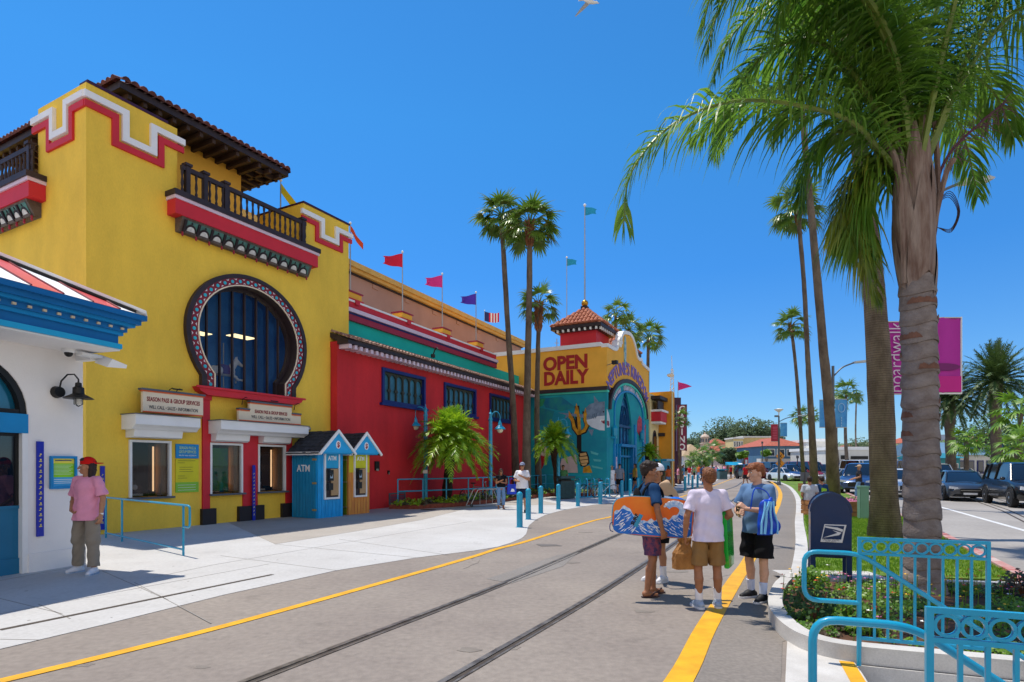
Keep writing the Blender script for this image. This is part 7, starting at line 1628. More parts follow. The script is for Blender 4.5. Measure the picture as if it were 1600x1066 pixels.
    def obj(s, name, mat, parent):
        P, Q = s.mesh(); me = bpy.data.meshes.new(name)
        if len(P):
            me.vertices.add(len(P)); me.vertices.foreach_set('co', P.ravel()); me.loops.add(len(Q) * 4); me.loops.foreach_set('vertex_index', Q.ravel().astype(np.int32))
            me.polygons.add(len(Q)); me.polygons.foreach_set('loop_start', np.arange(len(Q), dtype=np.int32) * 4); me.update(calc_edges=True)
            me.polygons.foreach_set('use_smooth', [True] * len(Q)); me.validate()
        me.materials.append(mat); o = bpy.data.objects.new(name, me); C.objects.link(o); o.parent = parent; return o
def V3(*a): return np.array(a, float)
def skin(n, c): return M('skin_' + n, c, r=.5, var=.12, vs=14, spec=.35)
sk_tan, sk_lt, sk_md = skin('tan', 'b07c5c'), skin('light', 'd0a086'), skin('medium', '9c6a4c')
def cloth(n, c, **k): return M('cloth_' + n, c, r=.9, var=.08, vs=6, bump=.5, bs=9, spec=.15, **k)
m_eye = M('eye_dark', '1c1410', r=.2, var=0); m_lip = M('lips', '9c5a50', r=.5)
def person(label, loc, rz, h=1.72, sex='m', sk=sk_tan, hair=('short', '2c1c14'), top=None, bottom=None, pose={}, sock=None, shoe=None, sole=None, hat=None, c=.0055, fingers=True, group=None, extra=None, build=1.0, glasses=False, name='person'):
    o = E(name, label, 'person', (*loc, 0) if len(loc) == 2 else loc, rz, group); o.scale = (h / 1.72,) * 3; fine = c < .01; kk = max(.012, c)
    g = dict(hl=V3(-.095, 0, .91), hr=V3(.095, 0, .91), kl=V3(-.105, .02, .49), kr=V3(.105, .02, .49), al=V3(-.11, -.02, .085), ar=V3(.11, -.02, .085), sl=V3(-.175, -.005, 1.395), sr=V3(.175, -.005, 1.395),
             el=V3(-.235, -.02, 1.12), er=V3(.235, -.02, 1.12), wl=V3(-.25, .05, .88), wr=V3(.25, .05, .88), yaw=0, pitch=0, fl=.12, fr=-.12, hdl=None, hdr=None, pl=V3(1, 0, 0), pr=V3(-1, 0, 0), cl=.5, cr=.5, ty=0, head=V3(0, 0, 0))
    for k, v in pose.items(): g[k] = V3(*v) if isinstance(v, tuple) else v
    b_ = build; pts = [g[k] for k in ('kl', 'kr', 'al', 'ar', 'el', 'er', 'wl', 'wr')]
    lo = np.min(pts, 0) - .24; hi = np.max(pts, 0) + .24; lo = np.minimum(lo, (-.3, -.25, -.02)); hi = np.maximum(hi, (.3, .27, 1.80)); lo[2] = -.02; hi[2] = 1.80
    lo[:2] -= .02; full = (lo, hi)
    Rh = Matrix.Rotation(g['yaw'], 3, 'Z') @ Matrix.Rotation(g['pitch'], 3, 'X'); Rn = np.array(Rh); nk = V3(0, -.01, 1.46) + g['head']
    def H(x, y, z): return nk + Rn @ V3(x, y, z - 1.46)
    # ------- skin
    f = Fld(*full, c)
    f.ell((0, 0, 1.27), (.155 * b_, .10, .17), .03); f.ell((0, 0, 1.06), (.13 * b_, .09, .15), .03); f.ell((0, 0, .93), (.15 * b_, .11, .11), .03)
    f.cone((0, -.015, 1.38), nk + V3(0, 0, .05), .056, .05, .03)
    for s_, S_, E_, W_, K_, A_, Hh in ((-1, 'sl', 'el', 'wl', 'kl', 'al', 'hl'), (1, 'sr', 'er', 'wr', 'kr', 'ar', 'hr')):
        S0, E0, W0, K0, A0, H0 = g[S_], g[E_], g[W_], g[K_], g[A_], g[Hh]
        f.cone((s_ * .04, -.01, 1.42), S0, .045, .052, .03); f.cone(S0, E0, .05 * b_, .037, .02); f.cone(E0, E0 * .65 + W0 * .35, .037, .038, kk); f.cone(E0 * .65 + W0 * .35, W0, .038, .025, kk)
        f.cone(H0, K0, .082 * b_, .052, .03); f.cone(K0, K0 * .68 + A0 * .32 + V3(0, -.015, 0), .05, .054, kk); f.cone(K0 * .68 + A0 * .32 + V3(0, -.015, 0), A0, .054, .034, kk)
        fy = g['fl' if s_ < 0 else 'fr']; fd = V3(-math.sin(fy), math.cos(fy), 0); f.cone(A0 + V3(0, 0, -.02) - fd * .03, A0 * V3(1, 1, 0) + fd * .13 + V3(0, 0, .03), .036, .026, .02)
        hd = g['hdl' if s_ < 0 else 'hdr']; hd = (W0 - E0) if hd is None else hd; hd = hd / np.linalg.norm(hd); pn = g['pl' if s_ < 0 else 'pr']; pn = pn - hd * (pn @ hd); pn = pn / (np.linalg.norm(pn) + 1e-9); sd = np.cross(hd, pn) * s_
        # palm faces pn, thumb side is +sd towards the front
        if sd[1] < 0 and abs(sd[1]) > .3: sd = -sd
        if fingers:
            for q in (-.024, -.008, .008, .024): f.cone(W0 + hd * .015 + sd * q * .7, W0 + hd * .085 + sd * q, .015, .0135, .008)
            cu = g['cl' if s_ < 0 else 'cr']
            for q, L_ in ((-.031, .058), (-.0105, .070), (.0105, .074), (.031, .066)):
                p0 = W0 + hd * .088 + sd * q; d1 = hd * math.cos(cu) + pn * math.sin(cu); d2 = hd * math.cos(cu * 2.4) + pn * math.sin(cu * 2.4); p1 = p0 + d1 * L_ * .5; p2 = p1 + d2 * L_ * .5
                f.cone(p0, p1, .0095, .0088, .004); f.cone(p1, p2, .0088, .0072, .003)
            t0 = W0 + hd * .03 + sd * .025; t1 = t0 + (hd * .6 + sd * .65 + pn * .3) * .035; f.cone(t0, t1, .013, .011, .006); f.cone(t1, t1 + (hd * .85 + sd * .2 + pn * .45) * .035, .0105, .008, .004)
        else: f.cone(W0, W0 + hd * .12, .032, .022, .02, fl=.7)
    f.ell(H(0, -.008, 1.625), (.074, .092, .092), .02, Rn); f.ell(H(0, .03, 1.555), (.055, .06, .065), .03, Rn); f.ell(H(0, .07, 1.515), (.026, .022, .02), .02, Rn)
    if fine:
        f.cone(H(0, .088, 1.618), H(0, .112, 1.575), .010, .015, .012); f.ell(H(0, .098, 1.538), (.024, .012, .010), .012, Rn); f.cone(H(-.035, .076, 1.637), H(.035, .076, 1.637), .014, .014, .015)
        for s_ in (-1, 1): f.ell(H(s_ * .03, .098, 1.617), (.016, .012, .010), .008, Rn, op='-'); f.ell(H(s_ * .077, -.005, 1.595), (.010, .02, .031), .008, Rn); f.ell(H(s_ * .048, .05, 1.575), (.022, .025, .02), .02, Rn)
    f.obj('body', sk, o)
    if fine:
        for s_ in (-1, 1):
            b = MB(); b.ell(tuple(H(s_ * .030, .080, 1.617)), (.0125, .0125, .009), 8, 6); e = b.obj('eye', M('eye_white', 'd8d4d0', r=.3, var=0), o, smooth=60); b = MB(); b.ell(tuple(H(s_ * .030, .0895, 1.617)), (.006, .005, .006), 6, 5); b.obj('iris', m_eye, e)
            b = MB(); b.tube([tuple(H(s_ * .014, .094, 1.638)), tuple(H(s_ * .032, .092, 1.643)), tuple(H(s_ * .05, .080, 1.636))], .004, 5); b.obj('eyebrow', M('brow', '2c1c14', r=.9), o)
        b = MB(); b.tube([tuple(H(-.020, .106, 1.537)), tuple(H(0, .111, 1.539)), tuple(H(.020, .106, 1.537))], [.003, .0055, .003], 6); b.obj('mouth', m_lip, o)
    if glasses:
        b = MB(); [b.ell(tuple(H(s_ * .033, .094, 1.617)), (.027, .012, .019), 8, 6) for s_ in (-1, 1)]; b.tube([tuple(H(-.078, .0, 1.62)), tuple(H(-.06, .08, 1.622)), tuple(H(.06, .08, 1.622)), tuple(H(.078, 0, 1.62))], .004, 4); b.obj('sunglasses', m_black, o)
    # ------- hair
    if hair:
        kd, hc = hair; f = Fld(nk + (-.2, -.22, -.25), nk + (.2, .2, .34), max(c, .006)); nz = .007 if fine else 0
        f.ell(H(0, -.022, 1.655), (.084, .095, .083), .02, Rn, noise=nz)
        f.ell(H(0, .035, 1.70), (.066, .062, .036), .02, Rn, noise=nz)
        if kd == 'curly':
            r_ = random.Random(3)
            for i in range(46):
                a, e = r_.uniform(0, 6.28), r_.uniform(.05, 1.4); f.ell(H(.080 * math.cos(a) * math.cos(e), -.015 + .092 * math.sin(a) * math.cos(e), 1.652 + .082 * math.sin(e)), (.022,) * 3, .012)
            f.ell(H(0, .08, 1.70), (.05, .035, .028), .02, Rn, noise=.008)
        if kd in ('short', 'curly', 'fringe'): f.ell(H(0, -.06, 1.60), (.070, .05, .055), .03, Rn, noise=nz); [f.ell(H(s_ * .068, -.01, 1.63), (.015, .03, .035), .015, Rn) for s_ in (-1, 1)]
        if kd == 'fringe': [f.ell(H(x, .078, 1.678), (.030, .028, .022), .015, Rn, noise=.008) for x in (-.045, 0, .045)]
        if kd in ('long', 'dreads'):
            f.ell(H(0, -.06, 1.56), (.078, .055, .12), .03, Rn, noise=.009 if fine else 0)
            for s_ in (-1, 1): f.cone(H(s_ * .07, -.04, 1.63), H(s_ * .085, -.03, 1.46), .026, .024, .02); f.cone(H(s_ * .06, -.05, 1.6), H(s_ * .08, -.05, 1.42), .035, .03, .02)
        f.ell(H(0, .085, 1.575), (.075, .055, .085 if kd != 'fringe' else .085), .01, Rn, op='-') if kd in ('short', 'curly', 'fringe', 'dreads', 'long') else None
        f.obj('hair', M('hair_' + hc, hc, r=.6, var=.4, vs=30, bump=.6, bs=60), o)
    if hat:
        kd, hc = hat; f = Fld(nk + (-.3, -.32, 0), nk + (.3, .32, .4), max(c, .006)); s_ = -1 if kd == 'back' else 1
        f.ell(H(0, -.01, 1.66), (.092, .105, .095), .01, Rn)
        if kd == 'brim': f.ell(H(0, -.01, 1.665), (.19, .2, .012), .015, Rn)
        else: f.ell(H(0, s_ * .13, 1.655), (.066, .075, .010), .012, Rn)
        f.ell(H(0, 0, 1.55), (.2, .2, .098), .01, Rn, op='-'); f.obj('cap' if kd != 'brim' else 'sun_hat', hc, o)
    # ------- clothes
    if top:
        m, sl_f, hem, loose = top; f = Fld(full[0], full[1], c); w = .0045 * loose if fine else 0; L_ = loose
        f.ell((0, 0, 1.29), (.172 * b_ + .01, .118 + .005 * L_, .165), .03); f.cone((0, 0, 1.25), (0, 0, hem), .165 * b_ * (1 + .0 * L_), (.166 + .014 * L_) * max(1, b_), .04, fl=.82, flat=True, wob=w)
        if sex == 'f': [f.ell((s_ * .07, .085, 1.27), (.065, .05, .06), .03) for s_ in (-1, 1)]
        for s_, S_, E_, W_ in ((-1, 'sl', 'el', 'wl'), (1, 'sr', 'er', 'wr')):
            f.cone((s_ * .05, -.01, 1.415), g[S_], .058, .062, .03)
            if sl_f > 0: e = g[S_] + (g[E_] - g[S_]) * min(1, sl_f); f.cone(g[S_], e, .064, .060 + .008 * L_, .025, flat=sl_f <= 1, wob=w)
            if sl_f > 1: f.cone(g[E_], g[E_] + (g[W_] - g[E_]) * .93, .055, .04, .02, flat=True, wob=w)
        f.ell(tuple(nk + V3(0, .015, .045)), (.075, .075, .07), .01, op='-'); f.cut(hem, False); f.obj('shirt', m, o)
    if bottom:
        m, ln, loose = bottom; f = Fld(full[0], full[1], c); w = .0045 * loose if fine else 0
        f.ell((0, 0, .95), (.160 * b_ + .008, .122, .10), .03)
        if ln == 'skirt': f.cone((0, 0, 1.0), (0, .0, .28), .15, .27, .03, fl=.85, flat=True, wob=w)
        else:
            for Hh, K_, A_ in (('hl', 'kl', 'al'), ('hr', 'kr', 'ar')):
                q = g[Hh] + (g[K_] - g[Hh]) * min(1, ln); f.cone(g[Hh], q, .094 * b_, (.072 + .016 * loose), .03, flat=ln <= 1, wob=w)
                if ln > 1: q = g[K_] + (g[A_] - g[K_]) * (ln - 1); f.cone(g[K_], q, .066 + .008 * loose, .056 + .012 * loose, .02, flat=True, wob=w)
        f.cut(1.02); f.obj('skirt' if ln == 'skirt' else ('shorts' if ln <= 1 else 'trousers'), m, o)
    for s_, K_, A_ in ((-1, 'kl', 'al'), (1, 'kr', 'ar')):
        A0, K0 = g[A_], g[K_]; u = (K0 - A0) / np.linalg.norm(K0 - A0); fy = g['fl' if s_ < 0 else 'fr']; fd = V3(-math.sin(fy), math.cos(fy), 0); lo2 = A0 + (-.2, -.2, -.09); hi2 = A0 + (.2, .2, .26)
        if sock: f = Fld(lo2, hi2, c); f.cone(A0 - u * .03, A0 + u * (.16 if fine else .1), .041, .050, .01, flat=True); f.obj('sock', sock, o)
        if shoe is not None:
            f = Fld(lo2, hi2, max(.005, c * .8)); b0 = A0 * V3(1, 1, 0)
            if sole == 'sandal': f.ell(b0 + fd * .05 + (0, 0, .013), (.048, .135, .012), .01, np.array(Matrix.Rotation(fy, 3, 'Z'))); sdv = V3(fd[1], -fd[0], 0); f.cone(b0 + fd * .03 + sdv * .045 + (0, 0, .02), b0 + fd * .12 + (0, 0, .065), .012, .01, .01); f.cone(b0 + fd * .03 - sdv * .045 + (0, 0, .02), b0 + fd * .12 + (0, 0, .065), .012, .01, .01)
            else:
                f.cone(b0 - fd * .045 + (0, 0, .045), b0 + fd * .05 + (0, 0, .05), .043, .045, .02); f.cone(b0 + fd * .05 + (0, 0, .05), b0 + fd * .155 + (0, 0, .03), .045, .034, .03); f.cone(A0 - u * .02 - fd * .005, A0 + u * .02, .045, .047, .02, flat=True)
                Z = f.ax[2][None, None, :]; f.F = np.maximum(f.F, (.012 - Z - b0[2]).astype(np.float32))
            so_ = f.obj('shoe', shoe, o)
            if sole and sole != 'sandal': b = MB(); b.T = Matrix.Translation(tuple(b0 + fd * .055)) @ Matrix.Rotation(fy, 4, 'Z'); b.prism(rrect(-.047, -.148, .047, .142, .045), .001, .028, 'z'); b.obj('sole', sole, so_, smooth=40)
    return o
wt_, wl_, nv, bk, gy, bg, kh, dn = cloth('white', 'e4e4ea'), cloth('lilac', 'd8cfe4'), cloth('navy', '1d3f66'), cloth('black', '17171b'), cloth('greyblue', '5f7fa6'), cloth('beige', 'c8a888'), cloth('khaki', '8e8476'), cloth('denim', '6d8fb8')
tn = cloth('tan', '8c6c44'); pk_ = cloth('pink', 'e89ab4'); rd_ = cloth('red', 'c0262c'); dk_ = cloth('charcoal', '33343c'); tl = cloth('teal', '2c7c88'); yl = cloth('yellow', 'c8a040'); gn = cloth('green', '4c7c50'); og = cloth('orange', 'c86438')
m_shw = M('shoe_white', 'dcdce0', r=.5, var=.05); m_shg = M('shoe_grey', '9fb0c4', r=.55, var=.2, vs=20); m_shb = M('shoe_black', '141418', r=.6, var=.2, vs=20); m_snd = M('sandal_brown', '3c2628', r=.7)
flo = M('cloth_floral', '25345f', r=.9, col2='8c4454', vs=22, bump=.4, bs=9); MATS['cloth_floral'] = flo
# facing angle: local +y is the way a person looks; rz=0 looks away from the camera
C1B = .9
gb_ = 'group of boys with bodyboards standing on the road'
xa, ya = 1.80, 7.68
A1 = person('boy in navy shirt and floral shorts holding an orange bodyboard under his arm', (xa, ya), -PI / 2 + .12, 1.73, sk=sk_md, hair=('curly', '2a1a12'), top=(nv, .75, .86, 1.5), bottom=(flo, .88, 2), shoe=m_snd, sole='sandal',
            pose=dict(er=(.315, -.02, 1.13), wr=(.30, .05, .88), pr=(-1, 0, .2), cr=.75, el=(-.25, .06, 1.14), wl=(-.19, .26, 1.05), ar=(.11, -.08, .07), kr=(.11, 0, .49), al=(-.10, .08, .07), kl=(-.10, .08, .49), fr=.1, fl=.15, yaw=-.12), group=gb_)
# his backpack: thin straps and a slim dark pack
b = MB(); [b.tube(smooth_path([(s_ * .11, .12, 1.18), (s_ * .12, .12, 1.34), (s_ * .115, .0, 1.462), (s_ * .11, -.12, 1.36), (s_ * .09, -.15, 1.12)], 5), .016, 6) for s_ in (-1, 1)]; b.ell((0, -.175, 1.2), (.12, .05, .2), 14, 10); b.obj('rucksack', bk, A1, smooth=60)
B1 = person('boy in white cap and dark top half hidden between his friends', (2.12, 8.62), 2.2, 1.70, sk=sk_tan, hair=('short', '2c1c14'), hat=('cap', wt_), top=(cloth('plum', '2a2034'), .6, .86, 1.5), bottom=(bk, .78, 2.2), sock=wt_, shoe=m_shw, sole=m_shw,
            pose=dict(er=(.25, .08, 1.14), wr=(.1, .26, 1.14), el=(-.28, .04, 1.14), wl=(-.2, .25, 1.05)), group=gb_)
C1 = person('boy in white T-shirt and tan shorts seen from behind, holding a paper bag', (2.335, 7.02), .05, 1.66, sk=sk_md, hair=('short', '7a4a28'), top=(wl_, .72, .83, 2.4), bottom=(tn, .90, 2), sock=wt_, shoe=m_shg, sole=m_shw,
            pose=dict(el=(-.27, -.02, 1.13), wl=(-.275, .03, .88), er=(.27, -.03, 1.15), wr=(.19, .20, 1.02), hdr=(-.2, .6, -.5), kl=(-.12, .01, .49), al=(-.115, -.02, .085), kr=(.12, .01, .49), ar=(.125, -.0, .085), cl=1.1, fl=.1, fr=-.25, pitch=.12), group=gb_, build=.92)
D1 = person('boy in blue-grey T-shirt and black shorts facing his friends, blue bag on his arm', (3.10, 7.45), PI / 2 + .5, 1.72, sk=sk_lt, hair=('fringe', '8a4e2a'), top=(gy, .72, .85, 1.8), bottom=(bk, .88, 3), sock=M('sock_pale', 'c8d4f0', r=.9), shoe=m_shb, sole=m_shw,
            pose=dict(el=(-.24, .06, 1.13), wl=(-.06, .27, 1.16), er=(.23, .09, 1.12), wr=(.04, .30, 1.10), hdl=(.6, .5, .6), hdr=(-.7, .4, .2), pitch=-.12, yaw=-.4, cl=1.0, cr=1.0, kl=(-.12, .03, .49), al=(-.13, .05, .085), kr=(.11, .01, .49), ar=(.12, -.04, .085), fl=.2, fr=-.1), group=gb_)
b = MB(); b.T = Matrix.Translation((-.205, .02, .60)) @ Matrix.Rotation(PI / 2, 4, 'Z') @ Matrix.Rotation(0, 4, 'Y'); sw_ = smooth_path([(-.07, .05, 0), (-.05, 0, 0), (0, -.02, 0), (.09, .035, 0)], 6)
E1 = person('long haired man in pink shirt and red cap standing beside the white building', (-6.70, 9.28), PI - .2, 1.80, sk=sk_tan, hair=('dreads', '2e1c14'), hat=('back', cloth('capred', 'd01c18')), top=(pk_, .85, .80, 2.6), bottom=(kh, 1.93, 1.6), shoe=m_shw, sole=m_shg, build=.98,
            pose=dict(el=(-.26, -.03, 1.13), wl=(-.28, .03, .88), er=(.29, -.05, 1.13), wr=(.15, .12, .95), hdr=(-.8, .2, -.4), yaw=-.75, kl=(-.14, .03, .5), al=(-.19, .06, .085), kr=(.14, .01, .5), ar=(.18, -.02, .085), fl=.35, fr=-.1, pitch=.0))
b = MB(); b.box(-.03, .098, .0, .03, .1, .01)
# straps of hair, wristbands
b = MB(); b.T = Matrix.Translation((-.278, .02, .90)); b.lathe([(.031, -.012), (.031, .012)], n=12); b.obj('wristband', m_wt, E1)
# ---------------------------------------------------------------- things the boys carry
def outline_board(L, w):
    h = L / 2; return [(-h, -w * .36), (-h + .02, -w * .42), (-h * .6, -w * .5), (h * .45, -w * .5), (h * .85, -w * .42), (h * .97, -w * .3), (h, -w * .16), (h, w * .16), (h * .97, w * .3), (h * .85, w * .42), (h * .45, w * .5), (-h * .6, w * .5), (-h + .02, w * .42), (-h, w * .36)]
def board(name, label, T, L, w, t, deck, edge, group='bodyboards held by the boys'):
    o = E(name, label, 'bodyboard', tuple(T.to_translation()), 0, group); o.rotation_euler = T.to_euler()
    P = [(p.x, p.y) for p in smooth_path([(*q, 0) for q in outline_board(L, w) + [outline_board(L, w)[0]]], 4)][:-1]
    b = MB(); b.prism([(x * .985, y * .97) for x, y in P], -t / 2, -t * .3, 'z'); b.prism(P, -t * .3, t * .3, 'z'); b.obj('core', edge, o, smooth=30)
    b = MB(); b.prism([(x * .985, y * .97) for x, y in P], t * .3, t / 2, 'z'); b.obj('deck', deck, o, smooth=30); return o, P
m_bo = M('board_orange', 'f08418', r=.35, col2='f05a10', vs=1.5); m_bbl2 = M('board_blue', '1278d8', r=.35, col2='0a5cb8', vs=6); m_btl = M('board_teal', '2c98c0', r=.4); m_foam = M('foam_white', 'e8eef4', r=.5, col2='7fb4e4', vs=22)
T = Matrix.Translation((1.785, 7.475, 1.045)) @ Matrix.Rotation(math.radians(4), 4, 'Y') @ Matrix.Rotation(-.03, 4, 'Z') @ Matrix.Rotation(PI / 2, 4, 'X') @ Matrix.Rotation(PI, 4, 'Z')
o, P = board('bodyboard', 'orange bodyboard with blue and white wave pattern under the arm of the boy in navy', T, 1.03, .50, .055, m_bo, m_btl)
def clipy(f): return [(x * .965, y * .93) for x, y in P]
def wave(name, fn, z, mat):
    """the part of the board outline lying below a curve (board is carried upside down: +y is down)"""
    xs_ = [-.49 + .98 * i / 60 for i in range(61)]; lim = lambda x: .235 * (1 - max(0, (abs(x + .0) - .40) / .12) ** 2 * .35)
    b = MB(); L_ = [(x, lim(x)) for x in xs_]; R_ = [(x, min(lim(x) - .003, fn(x))) for x in xs_]; ribbon(b, L_, R_, .0275, .0275 + z, 'z'); return b.obj(name, mat, o)
base = lambda x: .07 - .13 * math.exp(-((x - .38) / .14) ** 2) - .20 * math.exp(-((x + .42) / .16) ** 2) + .02 * math.sin(x * 15)
wave('foam_edge', lambda x: base(x) - .035 - .012 * math.sin(x * 70) - .01 * math.sin(x * 41), .002, m_foam); wave('blue_sea', lambda x: base(x) + .012 * math.sin(x * 60), .004, m_bbl2)
r = random.Random(2); b = MB()
for i in range(150):
    x = r.uniform(-.47, .47); y = r.uniform(base(x) + .01, .215)
    if y > .21 - max(0, abs(x) - .4) * .5: continue
    a = -.5 + r.uniform(-.3, .3) + (1.2 if x > .2 else 0); l_ = r.uniform(.015, .05); w_ = r.uniform(.003, .007); d = Vector((math.cos(a), math.sin(a))); n_ = Vector((-d.y, d.x)); p = Vector((x, y)); b.prism([tuple(p - d * l_), tuple(p + n_ * w_), tuple(p + d * l_), tuple(p - n_ * w_)], .0315, .0335, 'z')
b.obj('foam_streaks', M('streak_white', 'f0f4f8', r=.5, var=0), o, kind='stuff')
b = MB(); cc = (-.26, -.10)
b.strip([(cc[0] + .10 * math.cos(t), cc[1] + .085 * math.sin(t)) for t in [-.4 - 3.3 * j / 16 for j in range(17)]], .075, .0275, .0335, 'z'); b.obj('curling_crest', m_foam, o)
b = MB()
for j in range(26): t = -.4 - 3.3 * j / 25; b.tube([(cc[0] + (.135 + .01 * (j % 3)) * math.cos(t), cc[1] + .115 * math.sin(t), .0275), (cc[0] + .135 * math.cos(t), cc[1] + .115 * math.sin(t), .033)], .014, 7)
b.obj('crest_foam', M('streak_white', ''), o)
b = MB(); b.strip([(.20, .13), (.14, -.235)], .012, .034, .036, 'z')
b.v = []; b.f = []; b.m = []; b.strip([(.215, .14), (.15, -.02)], .05, .0335, .0345, 'z'); b.obj('label_strip', m_btl, o)
text('SURF', 'lettering', m_black, o, Matrix.Translation((.212, .055, .036)) @ Matrix.Rotation(-PI / 2 - .38, 4, 'Z') @ Matrix.Rotation(0, 4, 'X'), size=.06, sx=1.1, off=.003, ext=.001)
b = MB(); b.tube(smooth_path([(.48, .1, .02), (.53, .12, .03), (.53, .2, .05), (.49, .22, .04)], 5), .006, 5); b.obj('leash', m_navy, o)
T = Matrix.Translation((1.98, 7.62, 1.07)) @ Matrix.Rotation(math.radians(9), 4, 'Y') @ Matrix.Rotation(-.12, 4, 'Z') @ Matrix.Rotation(PI / 2 - .25, 4, 'X')
board('bodyboard', 'white and teal bodyboard held behind the orange one', T, .95, .46, .05, m_wt, m_btl)
T = Matrix.Translation((2.66, 7.24, .80)) @ Matrix.Rotation(math.radians(-4), 4, 'Y') @ Matrix.Rotation(.62, 4, 'Z') @ Matrix.Rotation(PI / 2, 4, 'X') @ Matrix.Rotation(PI / 2, 4, 'Z')
m_gnb = M('board_green', '0cc040', r=.25, col2='08a832', vs=2, coat=.4)
T = Matrix.Translation((2.645, 7.22, .87)) @ Matrix.Rotation(-.05, 4, 'Y') @ Matrix.Rotation(1.05, 4, 'Z') @ Matrix.Rotation(PI / 2, 4, 'X') @ Matrix.Rotation(PI / 2, 4, 'Z')
board('bodyboard', 'bright green bodyboard under the right arm of the white shirted boy', T, .82, .40, .06, m_gnb, m_gnb)
# paper bag
o = E('paper_bag', 'crumpled brown paper bag held low by the white shirted boy', 'bag', (2.06, 7.06, .46), .2); m_pb = M('kraft_paper', 'a8763e', r=.8, col2='8a5c2c', vs=5, bump=.8, bs=14)
b = MB(); r = random.Random(4); n_ = 20; rows = []
for j in range(9):
    t = j / 8; z = .30 * t + (.0); w = (.125 if t < .65 else .125 - .075 * (t - .65) / .35); d = .075 * (1 if t < .65 else 1 - .5 * (t - .65) / .35); rows.append([])
    for i in range(n_):
        a = 2 * PI * i / n_; x = w * max(-1, min(1, 1.25 * math.cos(a))); y = d * max(-1, min(1, 1.25 * math.sin(a))); q = .0 if t < .3 else .012 * t
        rows[-1].append((x + r.uniform(-q, q), y + r.uniform(-q, q), z + r.uniform(-q, q)))
b.add([p for R_ in rows for p in R_], [(j * n_ + i, j * n_ + (i + 1) % n_, (j + 1) * n_ + (i + 1) % n_, (j + 1) * n_ + i) for j in range(8) for i in range(n_)] + [tuple(range(n_))[::-1]]); b.obj('paper_body', m_pb, o)
b = MB(); [b.add([(r.uniform(-.07, .03), r.uniform(-.05, .05), .27), (r.uniform(.0, .10), r.uniform(-.05, .05), .27), (r.uniform(.0, .11), r.uniform(-.06, .06), .37), (r.uniform(-.1, .0), r.uniform(-.06, .06), .36)], [(0, 1, 2, 3)]) for _ in range(9)]; b.obj('crumpled_top', m_pb, o)
# striped blue drawstring bag on the boy's arm
o = E('drawstring_bag', 'blue striped swim bag hanging on the arm of the boy in blue-grey', 'bag', (3.03, 7.02, .87), .1); f = Fld((-.22, -.14, -.02), (.22, .14, .5), .007)
f.cone((0, 0, .12), (0, 0, .34), .11, .085, .03, fl=.5, wob=.006); f.ell((.06, 0, .1), (.12, .06, .1), .03); f.cone((-.02, 0, .0), (0, 0, .1), .09, .1, .02, fl=.5); f.cone((.03, 0, .34), (.06, 0, .43), .05, .02, .03); f.cut(0, False)
f.obj('bag_body', M('bag_blue', '0c4cd0', r=.4, col2='0838a0', vs=8, bump=.4, bs=14), o)
b = MB()
for x0, x1, w in ((-.05, .02, .026), (.03, .05, .02), (-.09, -.07, .014), (.11, .10, .014)): b.strip([(x0, .015), (x0 * .8 + x1 * .2, .15), (x0 * .6, .28), (x1 * .6, .40)], w, -.068, -.045)
b.obj('stripe', M('bag_pale_stripe', '7fc4f0', r=.4, var=.1), o)
b = MB(); b.tube(smooth_path([(.06, 0, .42), (.02, .05, .52), (-.08, .12, .54), (-.12, .14, .3)], 5), .008, 5); b.obj('cord', M('bag_blue', ''), o)
o = E('beach_towel', 'sandy beige towel slung over the shoulder of the capped boy', 'towel', (2.27, 8.42, 1.18), .2); f = Fld((-.25, -.2, -.5), (.3, .2, .4), .01)
f.cone((-.08, 0, .22), (.12, 0, -.1), .09, .10, .04, fl=.5, wob=.012); f.cone((.1, 0, -.1), (.2, 0, -.35), .07, .05, .04, fl=.5, wob=.012); f.obj('cloth', bg, o)
o = E('blue_towel', 'bright blue rolled towel carried against the chest of the boy in navy', 'towel', (2.02, 7.62, 1.18), .1); f = Fld((-.25, -.15, -.15), (.25, .15, .2), .008)
f.cone((-.1, 0, 0), (.13, 0, .02), .09, .085, .03, fl=.8, wob=.008); f.ell((.02, 0, -.05), (.17, .08, .06), .03); f.obj('cloth', M('towel_blue', '0c6ce0', r=.9, bump=.5, bs=20), o)
o = E('drink_can', 'small dark bottle in the hands of the boy in blue-grey', 'bottle', (2.83, 7.36, 1.15), 0); b = MB(); b.lathe([(.028, -.08), (.03, -.07), (.03, .03), (.014, .06), (.014, .08)], n=12); b.obj('bottle', m_black, o, smooth=40); b = MB(); b.lathe([(.015, .08), (.015, .095)], n=10); b.obj('cap', m_wt, o)
